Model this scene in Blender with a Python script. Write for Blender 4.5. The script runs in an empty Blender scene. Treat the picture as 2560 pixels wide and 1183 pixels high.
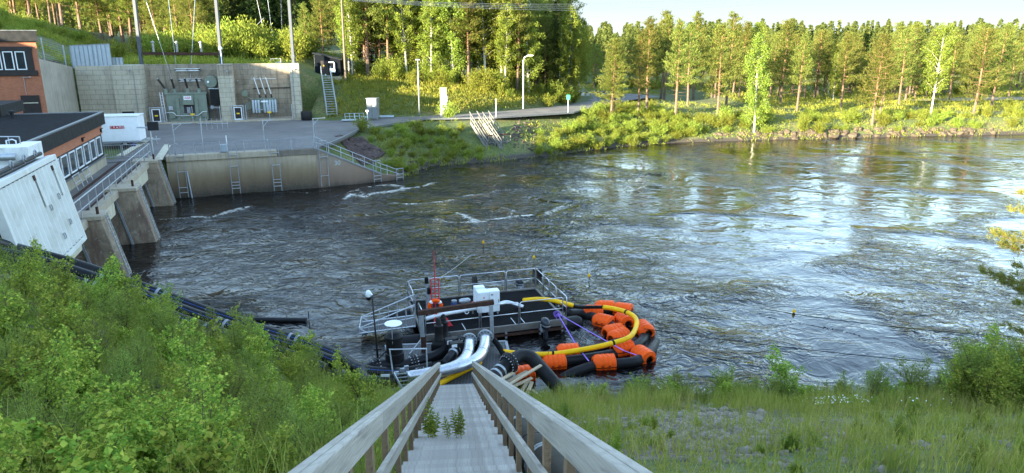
import bpy, math, random
import numpy as np
from mathutils import Vector, Matrix
sc = bpy.context.scene
COL = sc.collection
R = math.radians
# ---------------------------------------------------------------- camera
HC = 12.0
FPX = 1775.0
PITCH = math.atan(491 / FPX)
cam_d = bpy.data.cameras.new("camera")
cam = bpy.data.objects.new("camera", cam_d)
COL.objects.link(cam)
cam.location = (0, 0, HC)
cam.rotation_euler = (math.pi / 2 - PITCH, 0, 0)
cam_d.sensor_width = 36
cam_d.lens = FPX / 2560 * 36
cam_d.clip_start = 0.05
cam_d.clip_end = 3000
sc.camera = cam
# ---------------------------------------------------------------- sky, sun, exposure
SUN_EL = R(10.5)
SUN_DIR = Vector((0.74, 0.67, 0)).normalized()      # the way the light travels over the ground
world = bpy.data.worlds.new("World")
sc.world = world
world.use_nodes = True
wn = world.node_tree.nodes
sky = wn.new("ShaderNodeTexSky")
sky.sky_type = 'NISHITA'
sky.sun_disc = False
sky.sun_elevation = SUN_EL
sky.sun_rotation = math.atan2(-SUN_DIR.x, -SUN_DIR.y)
sky.air_density = 0.9
sky.dust_density = 0.0
sky.ozone_density = 1.2
bg = wn["Background"]
bg.inputs[1].default_value = 0.15
# the sky's own colour: neutral daylight overhead, a pale clear blue band low over the horizon
wl = world.node_tree.links
tint = wn.new("ShaderNodeMix"); tint.data_type = 'RGBA'; tint.blend_type = 'MULTIPLY'; tint.inputs[0].default_value = 1.0
wl.new(sky.outputs[0], tint.inputs[6]); tint.inputs[7].default_value = (1.08, 1.0, 0.92, 1)
wtc = wn.new("ShaderNodeTexCoord"); wsp = wn.new("ShaderNodeSeparateXYZ"); wl.new(wtc.outputs["Generated"], wsp.inputs[0])
band = wn.new("ShaderNodeMapRange"); band.interpolation_type = 'SMOOTHSTEP'; wl.new(wsp.outputs[2], band.inputs[0])
band.inputs[1].default_value = 0.08; band.inputs[2].default_value = 0.19
low = wn.new("ShaderNodeValToRGB"); wl.new(wsp.outputs[2], low.inputs[0])
low.color_ramp.elements[0].position = 0.0; low.color_ramp.elements[0].color = (0.97, 1.03, 1.0, 1)
low.color_ramp.elements[1].position = 0.09; low.color_ramp.elements[1].color = (0.58, 0.82, 0.96, 1)
skymix = wn.new("ShaderNodeMix"); skymix.data_type = 'RGBA'
wl.new(band.outputs[0], skymix.inputs[0]); wl.new(low.outputs[0], skymix.inputs[6]); wl.new(tint.outputs[2], skymix.inputs[7])
wl.new(skymix.outputs[2], bg.inputs[0])
sun_d = bpy.data.lights.new("sun", 'SUN')
sun_d.energy = 4.5
sun_d.angle = R(0.5)
sun_d.color = (1.0, 0.90, 0.66)
sun = bpy.data.objects.new("sun", sun_d)
COL.objects.link(sun)
sun.rotation_euler = Vector((SUN_DIR.x * math.cos(SUN_EL), SUN_DIR.y * math.cos(SUN_EL), -math.sin(SUN_EL))).to_track_quat('-Z', 'Y').to_euler()
sc.view_settings.view_transform = 'Standard'
sc.view_settings.look = 'None'
sc.view_settings.gamma = 1
sc.view_settings.exposure = 2.92
sc.cycles.use_denoising = True
sc.cycles.max_bounces = 6
sc.cycles.transparent_max_bounces = 8
# ---------------------------------------------------------------- measuring the place: from the photo's pixels to metres
CP, SP = math.cos(PITCH), math.sin(PITCH)
def ray(px, py):
    y = py - 591.5
    return px - 1280.0, FPX * CP - y * SP, -(y * CP + FPX * SP)
def P(px, py, z=0.0):
    x, f, d = ray(px, py); t = (z - HC) / d
    return Vector((x * t, f * t, z))
def PY(px, py, Y):
    x, f, d = ray(px, py); t = Y / f
    return Vector((x * t, Y, HC + d * t))
def PV(px, py, p0, d):
    x, f, dn = ray(px, py)
    t = (p0[0] * d[1] - p0[1] * d[0]) / (x * d[1] - f * d[0])
    return Vector((x * t, f * t, HC + dn * t))
# ---------------------------------------------------------------- mesh helpers
ORIG = {}
def origin_of(o):
    return ORIG.get(o.name, Vector((0, 0, 0))) if o else Vector((0, 0, 0))
class MB:
    def __init__(s): s.v = []; s.f = []
    def add(s, vs, fs):
        n = len(s.v); s.v += [tuple(v) for v in vs]; s.f += [tuple(i + n for i in f) for f in fs]; return s
    def box(s, c, d, rz=0.0, M=None):
        c = Vector(c); hx, hy, hz = d[0] / 2, d[1] / 2, d[2] / 2
        M = M or Matrix.Rotation(rz, 3, 'Z')
        vs = [c + M @ Vector((x, y, z)) for z in (-hz, hz) for x, y in ((-hx, -hy), (hx, -hy), (hx, hy), (-hx, hy))]
        return s.add(vs, [(3, 2, 1, 0), (4, 5, 6, 7), (0, 1, 5, 4), (1, 2, 6, 5), (2, 3, 7, 6), (3, 0, 4, 7)])
    def beam(s, p, q, w, h, up=(0, 0, 1)):
        p, q = Vector(p), Vector(q); y = (q - p).normalized(); u = Vector(up)
        x = y.cross(u)
        if x.length < 1e-4: x = y.cross(Vector((1, 0, 0)))
        x.normalize(); z = x.cross(y)
        return s.box((p + q) / 2, (w, (q - p).length, h), M=Matrix((x, y, z)).transposed())
    def tube(s, pts, r, n=8, cap=True):
        pts = [Vector(p) for p in pts]; m = len(pts)
        rs = r if isinstance(r, (list, tuple)) else [r] * m
        t0 = (pts[1] - pts[0]).normalized()
        a = t0.cross(Vector((0, 0, 1)))
        if a.length < 1e-3: a = Vector((1, 0, 0))
        a.normalize(); vs = []
        for i in range(m):
            t = (pts[min(i + 1, m - 1)] - pts[max(i - 1, 0)]).normalized()
            a = (a - t * a.dot(t)).normalized(); b = t.cross(a)
            for k in range(n):
                an = 2 * math.pi * k / n
                vs.append(pts[i] + (a * math.cos(an) + b * math.sin(an)) * rs[i])
        fs = [(i * n + k, i * n + (k + 1) % n, (i + 1) * n + (k + 1) % n, (i + 1) * n + k) for i in range(m - 1) for k in range(n)]
        if cap: fs += [tuple(range(n - 1, -1, -1)), tuple((m - 1) * n + k for k in range(n))]
        return s.add(vs, fs)
    def lathe(s, c, prof, n=16, M=None, cap=True):
        c = Vector(c); M = M or Matrix.Identity(3); vs = []
        for r, z in prof:
            for k in range(n):
                an = 2 * math.pi * k / n
                vs.append(c + M @ Vector((r * math.cos(an), r * math.sin(an), z)))
        m = len(prof)
        fs = [(i * n + k, i * n + (k + 1) % n, (i + 1) * n + (k + 1) % n, (i + 1) * n + k) for i in range(m - 1) for k in range(n)]
        if cap: fs += [tuple(range(n - 1, -1, -1)), tuple((m - 1) * n + k for k in range(n))]
        return s.add(vs, fs)
    def prism(s, poly, ext):
        poly = [Vector(p) for p in poly]; e = Vector(ext); n = len(poly)
        return s.add(poly + [p + e for p in poly], [tuple(range(n - 1, -1, -1)), tuple(range(n, 2 * n))] + [(k, (k + 1) % n, n + (k + 1) % n, n + k) for k in range(n)])
    def quad(s, a, b, c, d): return s.add([a, b, c, d], [(0, 1, 2, 3)])
    def build(s, name, m, parent=None, smooth=False, bevel=0.0, at=None):
        o0 = origin_of(parent) if at is None else Vector(at)
        me = bpy.data.meshes.new(name)
        me.from_pydata([(v[0] - o0.x, v[1] - o0.y, v[2] - o0.z) for v in s.v], [], s.f)
        return link(name, me, m, parent, smooth, bevel, o0)
def link(name, me, m, parent=None, smooth=False, bevel=0.0, o0=Vector((0, 0, 0))):
    import bmesh
    if len(me.polygons) < 4000:
        b = bmesh.new(); b.from_mesh(me); bmesh.ops.recalc_face_normals(b, faces=b.faces); b.to_mesh(me); b.free()
    o = bpy.data.objects.new(name, me); COL.objects.link(o)
    me.materials.append(m)
    if smooth:
        me.polygons.foreach_set("use_smooth", [True] * len(me.polygons))
        if smooth == 'auto': me.set_sharp_from_angle(angle=R(40))
    if parent: o.parent = parent; ORIG[o.name] = o0
    elif o0.length > 0: o.location = o0; ORIG[o.name] = o0
    if bevel:
        b = o.modifiers.new("bevel", 'BEVEL'); b.width = bevel; b.segments = 2; b.limit_method = 'ANGLE'; b.angle_limit = R(35)
    return o
def np_mesh(name, V, F):
    me = bpy.data.meshes.new(name)
    V = np.asarray(V, np.float32); F = np.asarray(F, np.int32); k = F.shape[1]
    me.vertices.add(len(V)); me.vertices.foreach_set("co", V.ravel())
    me.loops.add(F.size); me.loops.foreach_set("vertex_index", F.ravel())
    me.polygons.add(len(F)); me.polygons.foreach_set("loop_start", np.arange(0, F.size, k, dtype=np.int32))
    me.update(calc_edges=True); me.validate()
    return me
def tag(o, label=None, cat=None, group=None, kind=None):
    if label: o["label"] = label
    if cat: o["category"] = cat
    if group: o["group"] = group
    if kind: o["kind"] = kind
    return o
def thing(name, label, cat, loc=(0, 0, 0), group=None):
    o = bpy.data.objects.new(name, None); COL.objects.link(o); o.location = loc
    o.empty_display_size = 0.3
    ORIG[o.name] = Vector(loc)
    return tag(o, label, cat, group)
def kids(o): return [c for c in bpy.data.objects if c.parent == o]
KIDS = {}
def proto_kids(o):
    if o.name not in KIDS: KIDS[o.name] = [(c, kids(c)) for c in kids(o)]
    return KIDS[o.name]
def dup(root, loc, rz=0.0, s=1.0, label=None, group=None, rot=None):
    c = root.copy(); COL.objects.link(c); c.location = loc
    c.rotation_euler = rot if rot else (0, 0, rz)
    c.scale = (s, s, s) if not isinstance(s, tuple) else s
    if label: c["label"] = label
    if group: c["group"] = group
    for ch, gs in proto_kids(root):
        d = ch.copy(); COL.objects.link(d); d.parent = c
        for g in gs:
            e = g.copy(); COL.objects.link(e); e.parent = d
    return c
def place(o, loc, rz=0.0, s=1.0, rot=None):
    o.location = loc; o.rotation_euler = rot if rot else (0, 0, rz); o.scale = (s, s, s) if not isinstance(s, tuple) else s
def text_mesh(name, txt, size, M, m, parent, depth=0.004):
    cu = bpy.data.curves.new(name, 'FONT'); cu.body = txt; cu.size = size; cu.extrude = depth
    cu.align_x = 'CENTER'; cu.align_y = 'CENTER'
    t = bpy.data.objects.new(name, cu); COL.objects.link(t)
    bpy.context.view_layer.update()
    me = bpy.data.meshes.new_from_object(t)
    bpy.data.objects.remove(t)
    o0 = origin_of(parent)
    me.transform(Matrix.Translation(-o0) @ M)
    return link(name, me, m, parent, o0=o0)
def facing(pos, right, up=(0, 0, 1)):
    r = Vector(right).normalized(); u = Vector(up); n = r.cross(u).normalized(); u = n.cross(r)
    M = Matrix((r, u, n)).transposed().to_4x4(); M.translation = Vector(pos); return M
# ---------------------------------------------------------------- materials
class NT:
    def __init__(s, name):
        s.m = bpy.data.materials.new(name); s.m.use_nodes = True
        s.t = s.m.node_tree; s.n = s.t.nodes; s.b = s.n["Principled BSDF"]; s._c = {}
    def node(s, t, **kw):
        n = s.n.new(t)
        for k, v in kw.items(): setattr(n, k, v)
        return n
    def l(s, a, b): s.t.links.new(a, b)
    def pos(s):
        if 'p' not in s._c: s._c['p'] = s.node("ShaderNodeNewGeometry").outputs["Position"]
        return s._c['p']
    def obj(s):
        if 'o' not in s._c: s._c['o'] = s.node("ShaderNodeTexCoord").outputs["Object"]
        return s._c['o']
    def scale(s, vec, sc_):
        n = s.node("ShaderNodeVectorMath", operation='MULTIPLY'); s.l(vec, n.inputs[0]); n.inputs[1].default_value = sc_; return n.outputs[0]
    def noise(s, vec, scale=1.0, detail=4.0, rough=0.55, dist=0.0, typ='FBM'):
        n = s.node("ShaderNodeTexNoise"); s.l(vec, n.inputs["Vector"])
        n.noise_type = typ
        n.inputs["Scale"].default_value = scale; n.inputs["Detail"].default_value = detail
        n.inputs["Roughness"].default_value = rough; n.inputs["Distortion"].default_value = dist
        return n.outputs[0]
    def ramp(s, fac, stops, interp='LINEAR'):
        n = s.node("ShaderNodeValToRGB"); s.l(fac, n.inputs[0]); n.color_ramp.interpolation = interp
        e = n.color_ramp.elements
        while len(e) < len(stops): e.new(0.5)
        for el, (p, c) in zip(e, stops):
            el.position = p; el.color = c if len(c) == 4 else (*c, 1)
        return n.outputs[0]
    def grey(s, fac, stops): return s.ramp(fac, [(p, (v, v, v)) for p, v in stops])
    def mix(s, fac, a, b, blend='MIX'):
        n = s.node("ShaderNodeMix", data_type='RGBA', blend_type=blend)
        for i, x in ((0, fac), (6, a), (7, b)):
            if hasattr(x, "links") or hasattr(x, "is_linked"): s.l(x, n.inputs[i])
            elif i == 0: n.inputs[0].default_value = x
            else: n.inputs[i].default_value = x if len(x) == 4 else (*x, 1)
        return n.outputs[2]
    def math(s, op, a, b=None, clamp=False):
        n = s.node("ShaderNodeMath", operation=op); n.use_clamp = clamp
        for i, x in enumerate((a, b)):
            if x is None: continue
            if hasattr(x, "is_linked"): s.l(x, n.inputs[i])
            else: n.inputs[i].default_value = x
        return n.outputs[0]
    def bump(s, h, strength=0.3, dist=0.02, nrm=None):
        n = s.node("ShaderNodeBump"); s.l(h, n.inputs["Height"]); n.inputs["Strength"].default_value = strength; n.inputs["Distance"].default_value = dist
        if nrm: s.l(nrm, n.inputs["Normal"])
        return n.outputs[0]
    def out(s, col=None, rough=None, nrm=None, metal=None, **kw):
        for key, x in (("Base Color", col), ("Roughness", rough), ("Normal", nrm), ("Metallic", metal)):
            if x is None: continue
            if hasattr(x, "is_linked"): s.l(x, s.b.inputs[key])
            elif key == "Base Color": s.b.inputs[key].default_value = x if len(x) == 4 else (*x, 1)
            else: s.b.inputs[key].default_value = x
        for k, v in kw.items(): s.b.inputs[k].default_value = v
        return s.m
def mul(c, k): return tuple(min(1, x * k) for x in c)
def mat(name, col, rough=0.6, metal=0.0, var=0.18, scale=3.0, bump=0.0, bscale=30.0, stretch=(1, 1, 1), dirt=None, dirt_amt=0.5, **kw):
    t = NT(name); p = t.scale(t.obj(), stretch)
    n = t.noise(p, scale, 5, 0.6)
    c = t.ramp(n, [(0.3, mul(col, 1 - var)), (0.7, mul(col, 1 + var))])
    if dirt:
        d = t.grey(t.noise(p, scale * 0.6, 6, 0.65, 0.5), [(0.52, 0), (0.68, dirt_amt)])
        c = t.mix(d, c, dirt)
    r = t.grey(n, [(0.3, max(0.02, rough - 0.08)), (0.7, min(1, rough + 0.08))])
    nr = t.bump(t.noise(p, bscale, 4, 0.6), bump, 0.02) if bump else None
    kw.setdefault('Specular IOR Level', 0.3)
    return t.out(c, r, nr, metal, **kw)
M = {}
M['asphalt'] = None
def m_asphalt():
    t = NT("asphalt"); p = t.pos()
    a = t.noise(p, 0.25, 5, 0.6, 0.4); b = t.noise(p, 30, 2, 0.5)
    st = t.noise(t.scale(p, (0.15, 1.2, 1)), 1.2, 4, 0.6)
    c = t.ramp(a, [(0.3, (0.09, 0.08, 0.074)), (0.7, (0.185, 0.165, 0.15))])
    c = t.mix(t.grey(st, [(0.55, 0), (0.75, 0.5)]), c, (0.2, 0.19, 0.18))
    c = t.mix(t.grey(b, [(0.45, 0), (0.8, 0.6)]), c, (0.2, 0.19, 0.18))
    return t.out(c, 0.85, t.bump(b, 0.4, 0.01))
M['asphalt'] = m_asphalt()
def m_concrete(name, col, streak=0.5, boards=False, dark=(0.10, 0.085, 0.065), band=None):
    t = NT(name); p = t.pos()
    big = t.noise(p, 0.5, 5, 0.65, 0.6)
    c = t.ramp(big, [(0.25, mul(col, 0.72)), (0.75, mul(col, 1.15))])
    v = t.noise(t.scale(p, (2.6, 2.6, 0.22)), 1.6, 5, 0.7)
    c = t.mix(t.grey(v, [(0.5, 0), (0.72, streak)]), c, dark)
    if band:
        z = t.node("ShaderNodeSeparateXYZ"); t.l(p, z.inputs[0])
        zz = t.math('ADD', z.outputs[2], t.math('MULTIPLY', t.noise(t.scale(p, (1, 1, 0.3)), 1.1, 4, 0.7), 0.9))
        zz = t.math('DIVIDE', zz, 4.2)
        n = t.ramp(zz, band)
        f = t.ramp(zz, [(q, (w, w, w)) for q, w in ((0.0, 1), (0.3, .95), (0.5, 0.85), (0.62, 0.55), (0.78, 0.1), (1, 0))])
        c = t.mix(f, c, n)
    fine = t.noise(p, 14, 4, 0.65)
    c = t.mix(t.grey(fine, [(0.3, 0.35), (0.6, 0.0)]), c, mul(col, 0.5))
    nr = t.bump(fine, 0.35, 0.02)
    if boards:
        w = t.node("ShaderNodeTexWave", wave_type='BANDS', bands_direction='Y'); t.l(p, w.inputs[0]); w.inputs["Scale"].default_value = 1.3; w.inputs["Distortion"].default_value = 0.4
        nr = t.bump(w.outputs[1], 0.6, 0.03, nr)
        c = t.mix(t.grey(w.outputs[1], [(0.0, 0.35), (0.25, 0.0)]), c, mul(col, 0.45))
    return t.out(c, 0.88, nr)
M['concrete'] = m_concrete("concrete", (0.45, 0.375, 0.275))
M['wing_concrete'] = m_concrete("board marked concrete", (0.42, 0.36, 0.28), 0.75, True, (0.13, 0.10, 0.075))
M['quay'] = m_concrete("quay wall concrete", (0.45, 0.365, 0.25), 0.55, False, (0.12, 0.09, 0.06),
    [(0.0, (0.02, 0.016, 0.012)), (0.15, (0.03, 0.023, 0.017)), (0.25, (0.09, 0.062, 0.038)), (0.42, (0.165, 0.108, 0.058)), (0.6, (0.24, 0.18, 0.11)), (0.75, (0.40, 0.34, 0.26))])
def m_pier():
    t = NT("pier concrete"); p = t.pos()
    c = t.ramp(t.noise(p, 0.9, 6, 0.7, 0.8), [(0.3, (0.14, 0.105, 0.078)), (0.52, (0.28, 0.215, 0.15)), (0.7, (0.40, 0.32, 0.235))])
    v = t.noise(t.scale(p, (2.2, 2.2, 0.35)), 1.1, 5, 0.7)
    c = t.mix(t.grey(v, [(0.49, 0), (0.62, 0.65)]), c, (0.16, 0.085, 0.065))
    w = t.noise(p, 3.0, 6, 0.75, 1.5)
    c = t.mix(t.grey(w, [(0.60, 0), (0.66, 0.85)]), c, (0.46, 0.44, 0.40))
    return t.out(c, 0.9, t.bump(t.noise(p, 6, 6, 0.7), 0.6, 0.05))
M['pier'] = m_pier()
def m_courses(name, ang, bw, bh, c1, c2, mortar, ms, offs=0.5, stain=0.72, stain_c=(0.10, 0.082, 0.065), bump=0.5):
    t = NT(name); p = t.pos()
    d = t.node("ShaderNodeVectorMath", operation='DOT_PRODUCT'); t.l(p, d.inputs[0]); d.inputs[1].default_value = (math.cos(ang), math.sin(ang), 0)
    z = t.node("ShaderNodeSeparateXYZ"); t.l(p, z.inputs[0])
    cb = t.node("ShaderNodeCombineXYZ"); t.l(d.outputs["Value"], cb.inputs[0]); t.l(z.outputs[2], cb.inputs[1])
    b = t.node("ShaderNodeTexBrick"); b.offset = offs
    t.l(cb.outputs[0], b.inputs["Vector"])
    b.inputs["Color1"].default_value = (*c1, 1); b.inputs["Color2"].default_value = (*c2, 1); b.inputs["Mortar"].default_value = (*mortar, 1)
    b.inputs["Scale"].default_value = 1; b.inputs["Mortar Size"].default_value = ms; b.inputs["Brick Width"].default_value = bw; b.inputs["Row Height"].default_value = bh
    b.inputs["Bias"].default_value = 0.0
    c = b.outputs["Color"]
    c = t.mix(t.grey(t.noise(p, 0.45, 6, 0.7, 0.7), [(0.42, 0), (0.72, stain)]), c, stain_c)
    v = t.noise(t.scale(p, (2.4, 2.4, 0.2)), 1.3, 5, 0.7)
    c = t.mix(t.grey(v, [(0.48, 0), (0.7, stain)]), c, stain_c)
    c = t.mix(t.grey(t.noise(p, 9, 5, 0.7), [(0.3, 0.35), (0.55, 0.0)]), c, mul(c1, 0.45))
    nr = t.bump(b.outputs["Fac"], -bump, 0.03, t.bump(t.noise(p, 12, 4, 0.6), 0.3, 0.02))
    return t.out(c, 0.88, nr)
AN = math.atan2(0.301, 0.954)
M['blocks'] = m_courses("concrete blocks", AN, 1.25, 0.55, (0.43, 0.35, 0.255), (0.37, 0.30, 0.215), (0.21, 0.175, 0.135), 0.018)
M['pillar_blocks'] = m_courses("pale concrete blocks", AN, 1.1, 0.5, (0.53, 0.465, 0.35), (0.50, 0.435, 0.325), (0.25, 0.21, 0.155), 0.02, stain=0.25)
M['brick'] = m_courses("red brick", AN, 0.25, 0.085, (0.48, 0.16, 0.075), (0.39, 0.115, 0.055), (0.25, 0.15, 0.10), 0.007, stain=0.2, stain_c=(0.2, 0.1, 0.07), bump=0.3)
M['brick_side'] = m_courses("red brick annex", AN + math.pi / 2, 0.25, 0.085, (0.52, 0.175, 0.08), (0.42, 0.13, 0.06), (0.25, 0.15, 0.10), 0.007, stain=0.2, stain_c=(0.2, 0.1, 0.07), bump=0.3)
M['felt'] = mat("black roofing felt", (0.010, 0.010, 0.011), 0.85, bump=0.3, bscale=20, dirt=(0.022, 0.022, 0.021), **{"Specular IOR Level": 0.08})
M['fascia'] = mat("black sheet metal fascia", (0.022, 0.022, 0.023), 0.5, var=0.25, dirt=(0.045, 0.043, 0.04), **{"Specular IOR Level": 0.15})
M['cap'] = mat("grey metal capping", (0.16, 0.165, 0.17), 0.45, 0.3)
M['dark_trim'] = mat("dark brown trim", (0.038, 0.031, 0.029), 0.6, **{"Specular IOR Level": 0.15})
M['glass'] = mat("window glass", (0.03, 0.035, 0.04), 0.06, var=0.4, scale=1.2)
M['white'] = mat("white paint", (0.72, 0.72, 0.70), 0.45, var=0.06, dirt=(0.42, 0.40, 0.35), dirt_amt=0.5)
M['white_clean'] = mat("clean white paint", (0.78, 0.79, 0.80), 0.4, var=0.04, dirt=(0.6, 0.6, 0.58), dirt_amt=0.3)
M['cream'] = mat("cream painted beam", (0.52, 0.47, 0.35), 0.7, var=0.12, dirt=(0.25, 0.2, 0.14))
M['barge_beam'] = mat("grubby barge beam", (0.15, 0.135, 0.12), 0.6, var=0.25, dirt=(0.07, 0.06, 0.05))
M['panel_white'] = mat("cream white sheet steel", (0.60, 0.59, 0.55), 0.55, var=0.07, scale=1.2, dirt=(0.42, 0.40, 0.34), dirt_amt=0.6)
M['mast'] = mat("mast steel darkened for shade", (0.075, 0.082, 0.095), 0.6, 0.0, var=0.15)  # steel darkened to stand for the shade on the masts
M['galv'] = mat("galvanised steel", (0.44, 0.46, 0.48), 0.42, 0.55, var=0.2, scale=5)
M['galv_dull'] = mat("dull zinc", (0.27, 0.285, 0.30), 0.6, 0.2, var=0.2, scale=5)
M['alu'] = mat("brushed aluminium", (0.62, 0.63, 0.66), 0.33, 0.85, var=0.15, scale=4, dirt=(0.4, 0.38, 0.36), dirt_amt=0.4)
M['hdpe'] = mat("black polyethylene", (0.006, 0.006, 0.007), 0.36, var=0.3, scale=2, dirt=(0.02, 0.019, 0.018), dirt_amt=0.5, **{"Specular IOR Level": 0.22})
M['hdpe_dusty'] = mat("dusty black polyethylene", (0.012, 0.0115, 0.012), 0.5, var=0.3, scale=2, dirt=(0.04, 0.037, 0.034), dirt_amt=0.6, **{"Specular IOR Level": 0.18})
M['blue_line'] = mat("blue pipe stripe", (0.03, 0.09, 0.35), 0.4)
M['rubber'] = mat("black rubber", (0.008, 0.008, 0.008), 0.7, **{"Specular IOR Level": 0.12})
M['deckmat'] = mat("black deck mat", (0.006, 0.006, 0.007), 0.85, bump=0.5, bscale=60, dirt=(0.014, 0.014, 0.014), **{"Specular IOR Level": 0.06})
M['orange'] = mat("orange float plastic", (0.90, 0.095, 0.004), 0.45, var=0.1, scale=2.5, dirt=(0.5, 0.06, 0.02), dirt_amt=0.45, **{"Specular IOR Level": 0.16})
M['yellow'] = mat("yellow hose", (0.85, 0.46, 0.004), 0.45, var=0.08, dirt=(0.5, 0.30, 0.03), dirt_amt=0.4, **{"Specular IOR Level": 0.16})
M['purple'] = mat("purple lifting strap", (0.26, 0.14, 0.55), 0.8)
M['orange_strap'] = mat("orange strap", (0.75, 0.18, 0.03), 0.7)
M['red'] = mat("red paint", (0.55, 0.03, 0.04), 0.45)
M['red_tile'] = mat("red sign", (0.42, 0.02, 0.03), 0.5, var=0.05)
M['rust'] = mat("rust brown steel", (0.06, 0.032, 0.024), 0.8, var=0.35, scale=6, dirt=(0.11, 0.06, 0.04), **{"Specular IOR Level": 0.1})
M['xfmr'] = mat("grey green transformer paint", (0.19, 0.215, 0.165), 0.5, var=0.1, dirt=(0.12, 0.12, 0.09), dirt_amt=0.4)
M['fins'] = mat("pale grey radiator paint", (0.42, 0.47, 0.50), 0.45, var=0.08)
M['dark_steel'] = mat("dark steel", (0.016, 0.015, 0.016), 0.5, 0.0, var=0.3, scale=6, dirt=(0.05, 0.033, 0.026), dirt_amt=0.6, **{"Specular IOR Level": 0.2})
M['porcelain'] = mat("brown porcelain", (0.03, 0.02, 0.018), 0.25)
M['insul'] = mat("grey insulator", (0.35, 0.34, 0.32), 0.3)
M['motor'] = mat("outboard cowl", (0.03, 0.033, 0.04), 0.25, var=0.15)
M['blue'] = mat("blue motor paint", (0.02, 0.05, 0.16), 0.4)
M['hutdark'] = mat("blue grey cladding darkened for shade", (0.007, 0.009, 0.012), 0.8, var=0.2, stretch=(8, 8, 0.4), **{"Specular IOR Level": 0.06})  # shade on the hut front put into the dark cladding colour
M['cabinet'] = mat("grey cabinet paint", (0.17, 0.18, 0.18), 0.5, var=0.06)
M['green'] = mat("green sign", (0.05, 0.42, 0.25), 0.5)
M['sign_yellow'] = mat("yellow sign", (0.75, 0.48, 0.02), 0.5)
M['rock'] = mat("boulder", (0.10, 0.075, 0.052), 0.9, var=0.5, scale=2.2, bump=0.7, bscale=5, dirt=(0.06, 0.055, 0.035), **{"Specular IOR Level": 0.1})
M['rock_dark'] = mat("dark riprap", (0.095, 0.068, 0.062), 0.9, var=0.5, scale=1.3, bump=0.6, bscale=6, **{"Specular IOR Level": 0.1})
M['rock_grey'] = mat("grey stone", (0.22, 0.185, 0.145), 0.9, var=0.5, scale=5, bump=0.5, bscale=14, dirt=(0.12, 0.095, 0.07), **{"Specular IOR Level": 0.1})
def m_wood(name, c1, c2, dark, gr=1.0):
    t = NT(name); o = t.obj()
    g = t.noise(t.scale(o, (28 * gr, 1.1, 28 * gr)), 1.0, 5, 0.65, 0.6)
    c = t.ramp(g, [(0.28, dark), (0.45, c1), (0.7, c2)])
    w = t.node("ShaderNodeTexWave", wave_type='RINGS'); t.l(t.scale(o, (1, 0.05, 1)), w.inputs[0]); w.inputs["Scale"].default_value = 26; w.inputs["Distortion"].default_value = 6; w.inputs["Detail"].default_value = 3
    c = t.mix(t.grey(w.outputs[1], [(0.0, 0.3), (0.35, 0.0)]), c, dark)
    b = t.noise(o, 0.9, 4, 0.6)
    c = t.mix(t.grey(b, [(0.4, 0.0), (0.75, 0.45)]), c, mul(c1, 0.62))
    oi = t.node("ShaderNodeObjectInfo")
    c = t.mix(t.math('MULTIPLY', oi.outputs["Random"], 0.6), c, mul(c1, 0.66))
    return t.out(c, 0.82, t.bump(g, 0.5, 0.008))
M['wood'] = m_wood("weathered grey wood", (0.37, 0.33, 0.275), (0.49, 0.44, 0.38), (0.18, 0.155, 0.13))
M['wood_tread'] = m_wood("weathered stair boards", (0.40, 0.355, 0.305), (0.53, 0.475, 0.415), (0.20, 0.17, 0.14))
M['wood_post'] = m_wood("brown treated posts", (0.24, 0.155, 0.085), (0.31, 0.21, 0.12), (0.12, 0.075, 0.04))
M['wood_new'] = m_wood("fresh sawn timber", (0.55, 0.42, 0.27), (0.66, 0.53, 0.36), (0.4, 0.28, 0.16))
M['wood_far'] = mat("grey timber stair", (0.17, 0.16, 0.145), 0.85, var=0.3, scale=6)  # grey timber darkened to stand for the shade on the bank
M['wood_pole'] = mat("wooden pole", (0.16, 0.12, 0.09), 0.85, var=0.2)
def m_grate():
    t = NT("steel grating"); p = t.pos()
    w = t.node("ShaderNodeTexBrick"); t.l(p, w.inputs[0]); w.offset = 0
    w.inputs["Scale"].default_value = 1; w.inputs["Brick Width"].default_value = 0.11; w.inputs["Row Height"].default_value = 0.035; w.inputs["Mortar Size"].default_value = 0.006
    w.inputs["Color1"].default_value = (0.008, 0.008, 0.009, 1); w.inputs["Color2"].default_value = (0.012, 0.012, 0.012, 1); w.inputs["Mortar"].default_value = (0.12, 0.12, 0.125, 1)
    return t.out(w.outputs[0], 0.6, t.bump(w.outputs[1], 0.5, 0.02))
M['grate'] = m_grate()
def m_bark_pine():
    t = NT("pine bark"); o = t.obj()
    z = t.node("ShaderNodeSeparateXYZ"); t.l(o, z.inputs[0])
    f = t.math('ADD', t.math('DIVIDE', z.outputs[2], 12.0), t.math('MULTIPLY', t.noise(o, 1.2, 3), 0.3))
    c = t.ramp(f, [(0.2, (0.15, 0.105, 0.08)), (0.55, (0.25, 0.125, 0.06)), (0.9, (0.29, 0.14, 0.06))])
    c = t.mix(t.grey(t.noise(t.scale(o, (1, 1, 0.4)), 9, 4, 0.7), [(0.4, 0.6), (0.6, 0.0)]), c, (0.07, 0.045, 0.035))
    return t.out(c, 0.9)
M['bark_pine'] = m_bark_pine()
def m_bark_birch():
    t = NT("birch bark"); o = t.obj()
    n = t.noise(t.scale(o, (1, 1, 3.5)), 2.2, 4, 0.7)
    return t.out(t.ramp(n, [(0.36, (0.06, 0.05, 0.045)), (0.44, (0.50, 0.45, 0.38)), (0.7, (0.50, 0.46, 0.40))]), 0.8)
M['bark_birch'] = m_bark_birch()
M['twig'] = mat("brown twig", (0.09, 0.06, 0.04), 0.85)
M['stem'] = mat("green stem", (0.16, 0.17, 0.06), 0.7)
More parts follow.
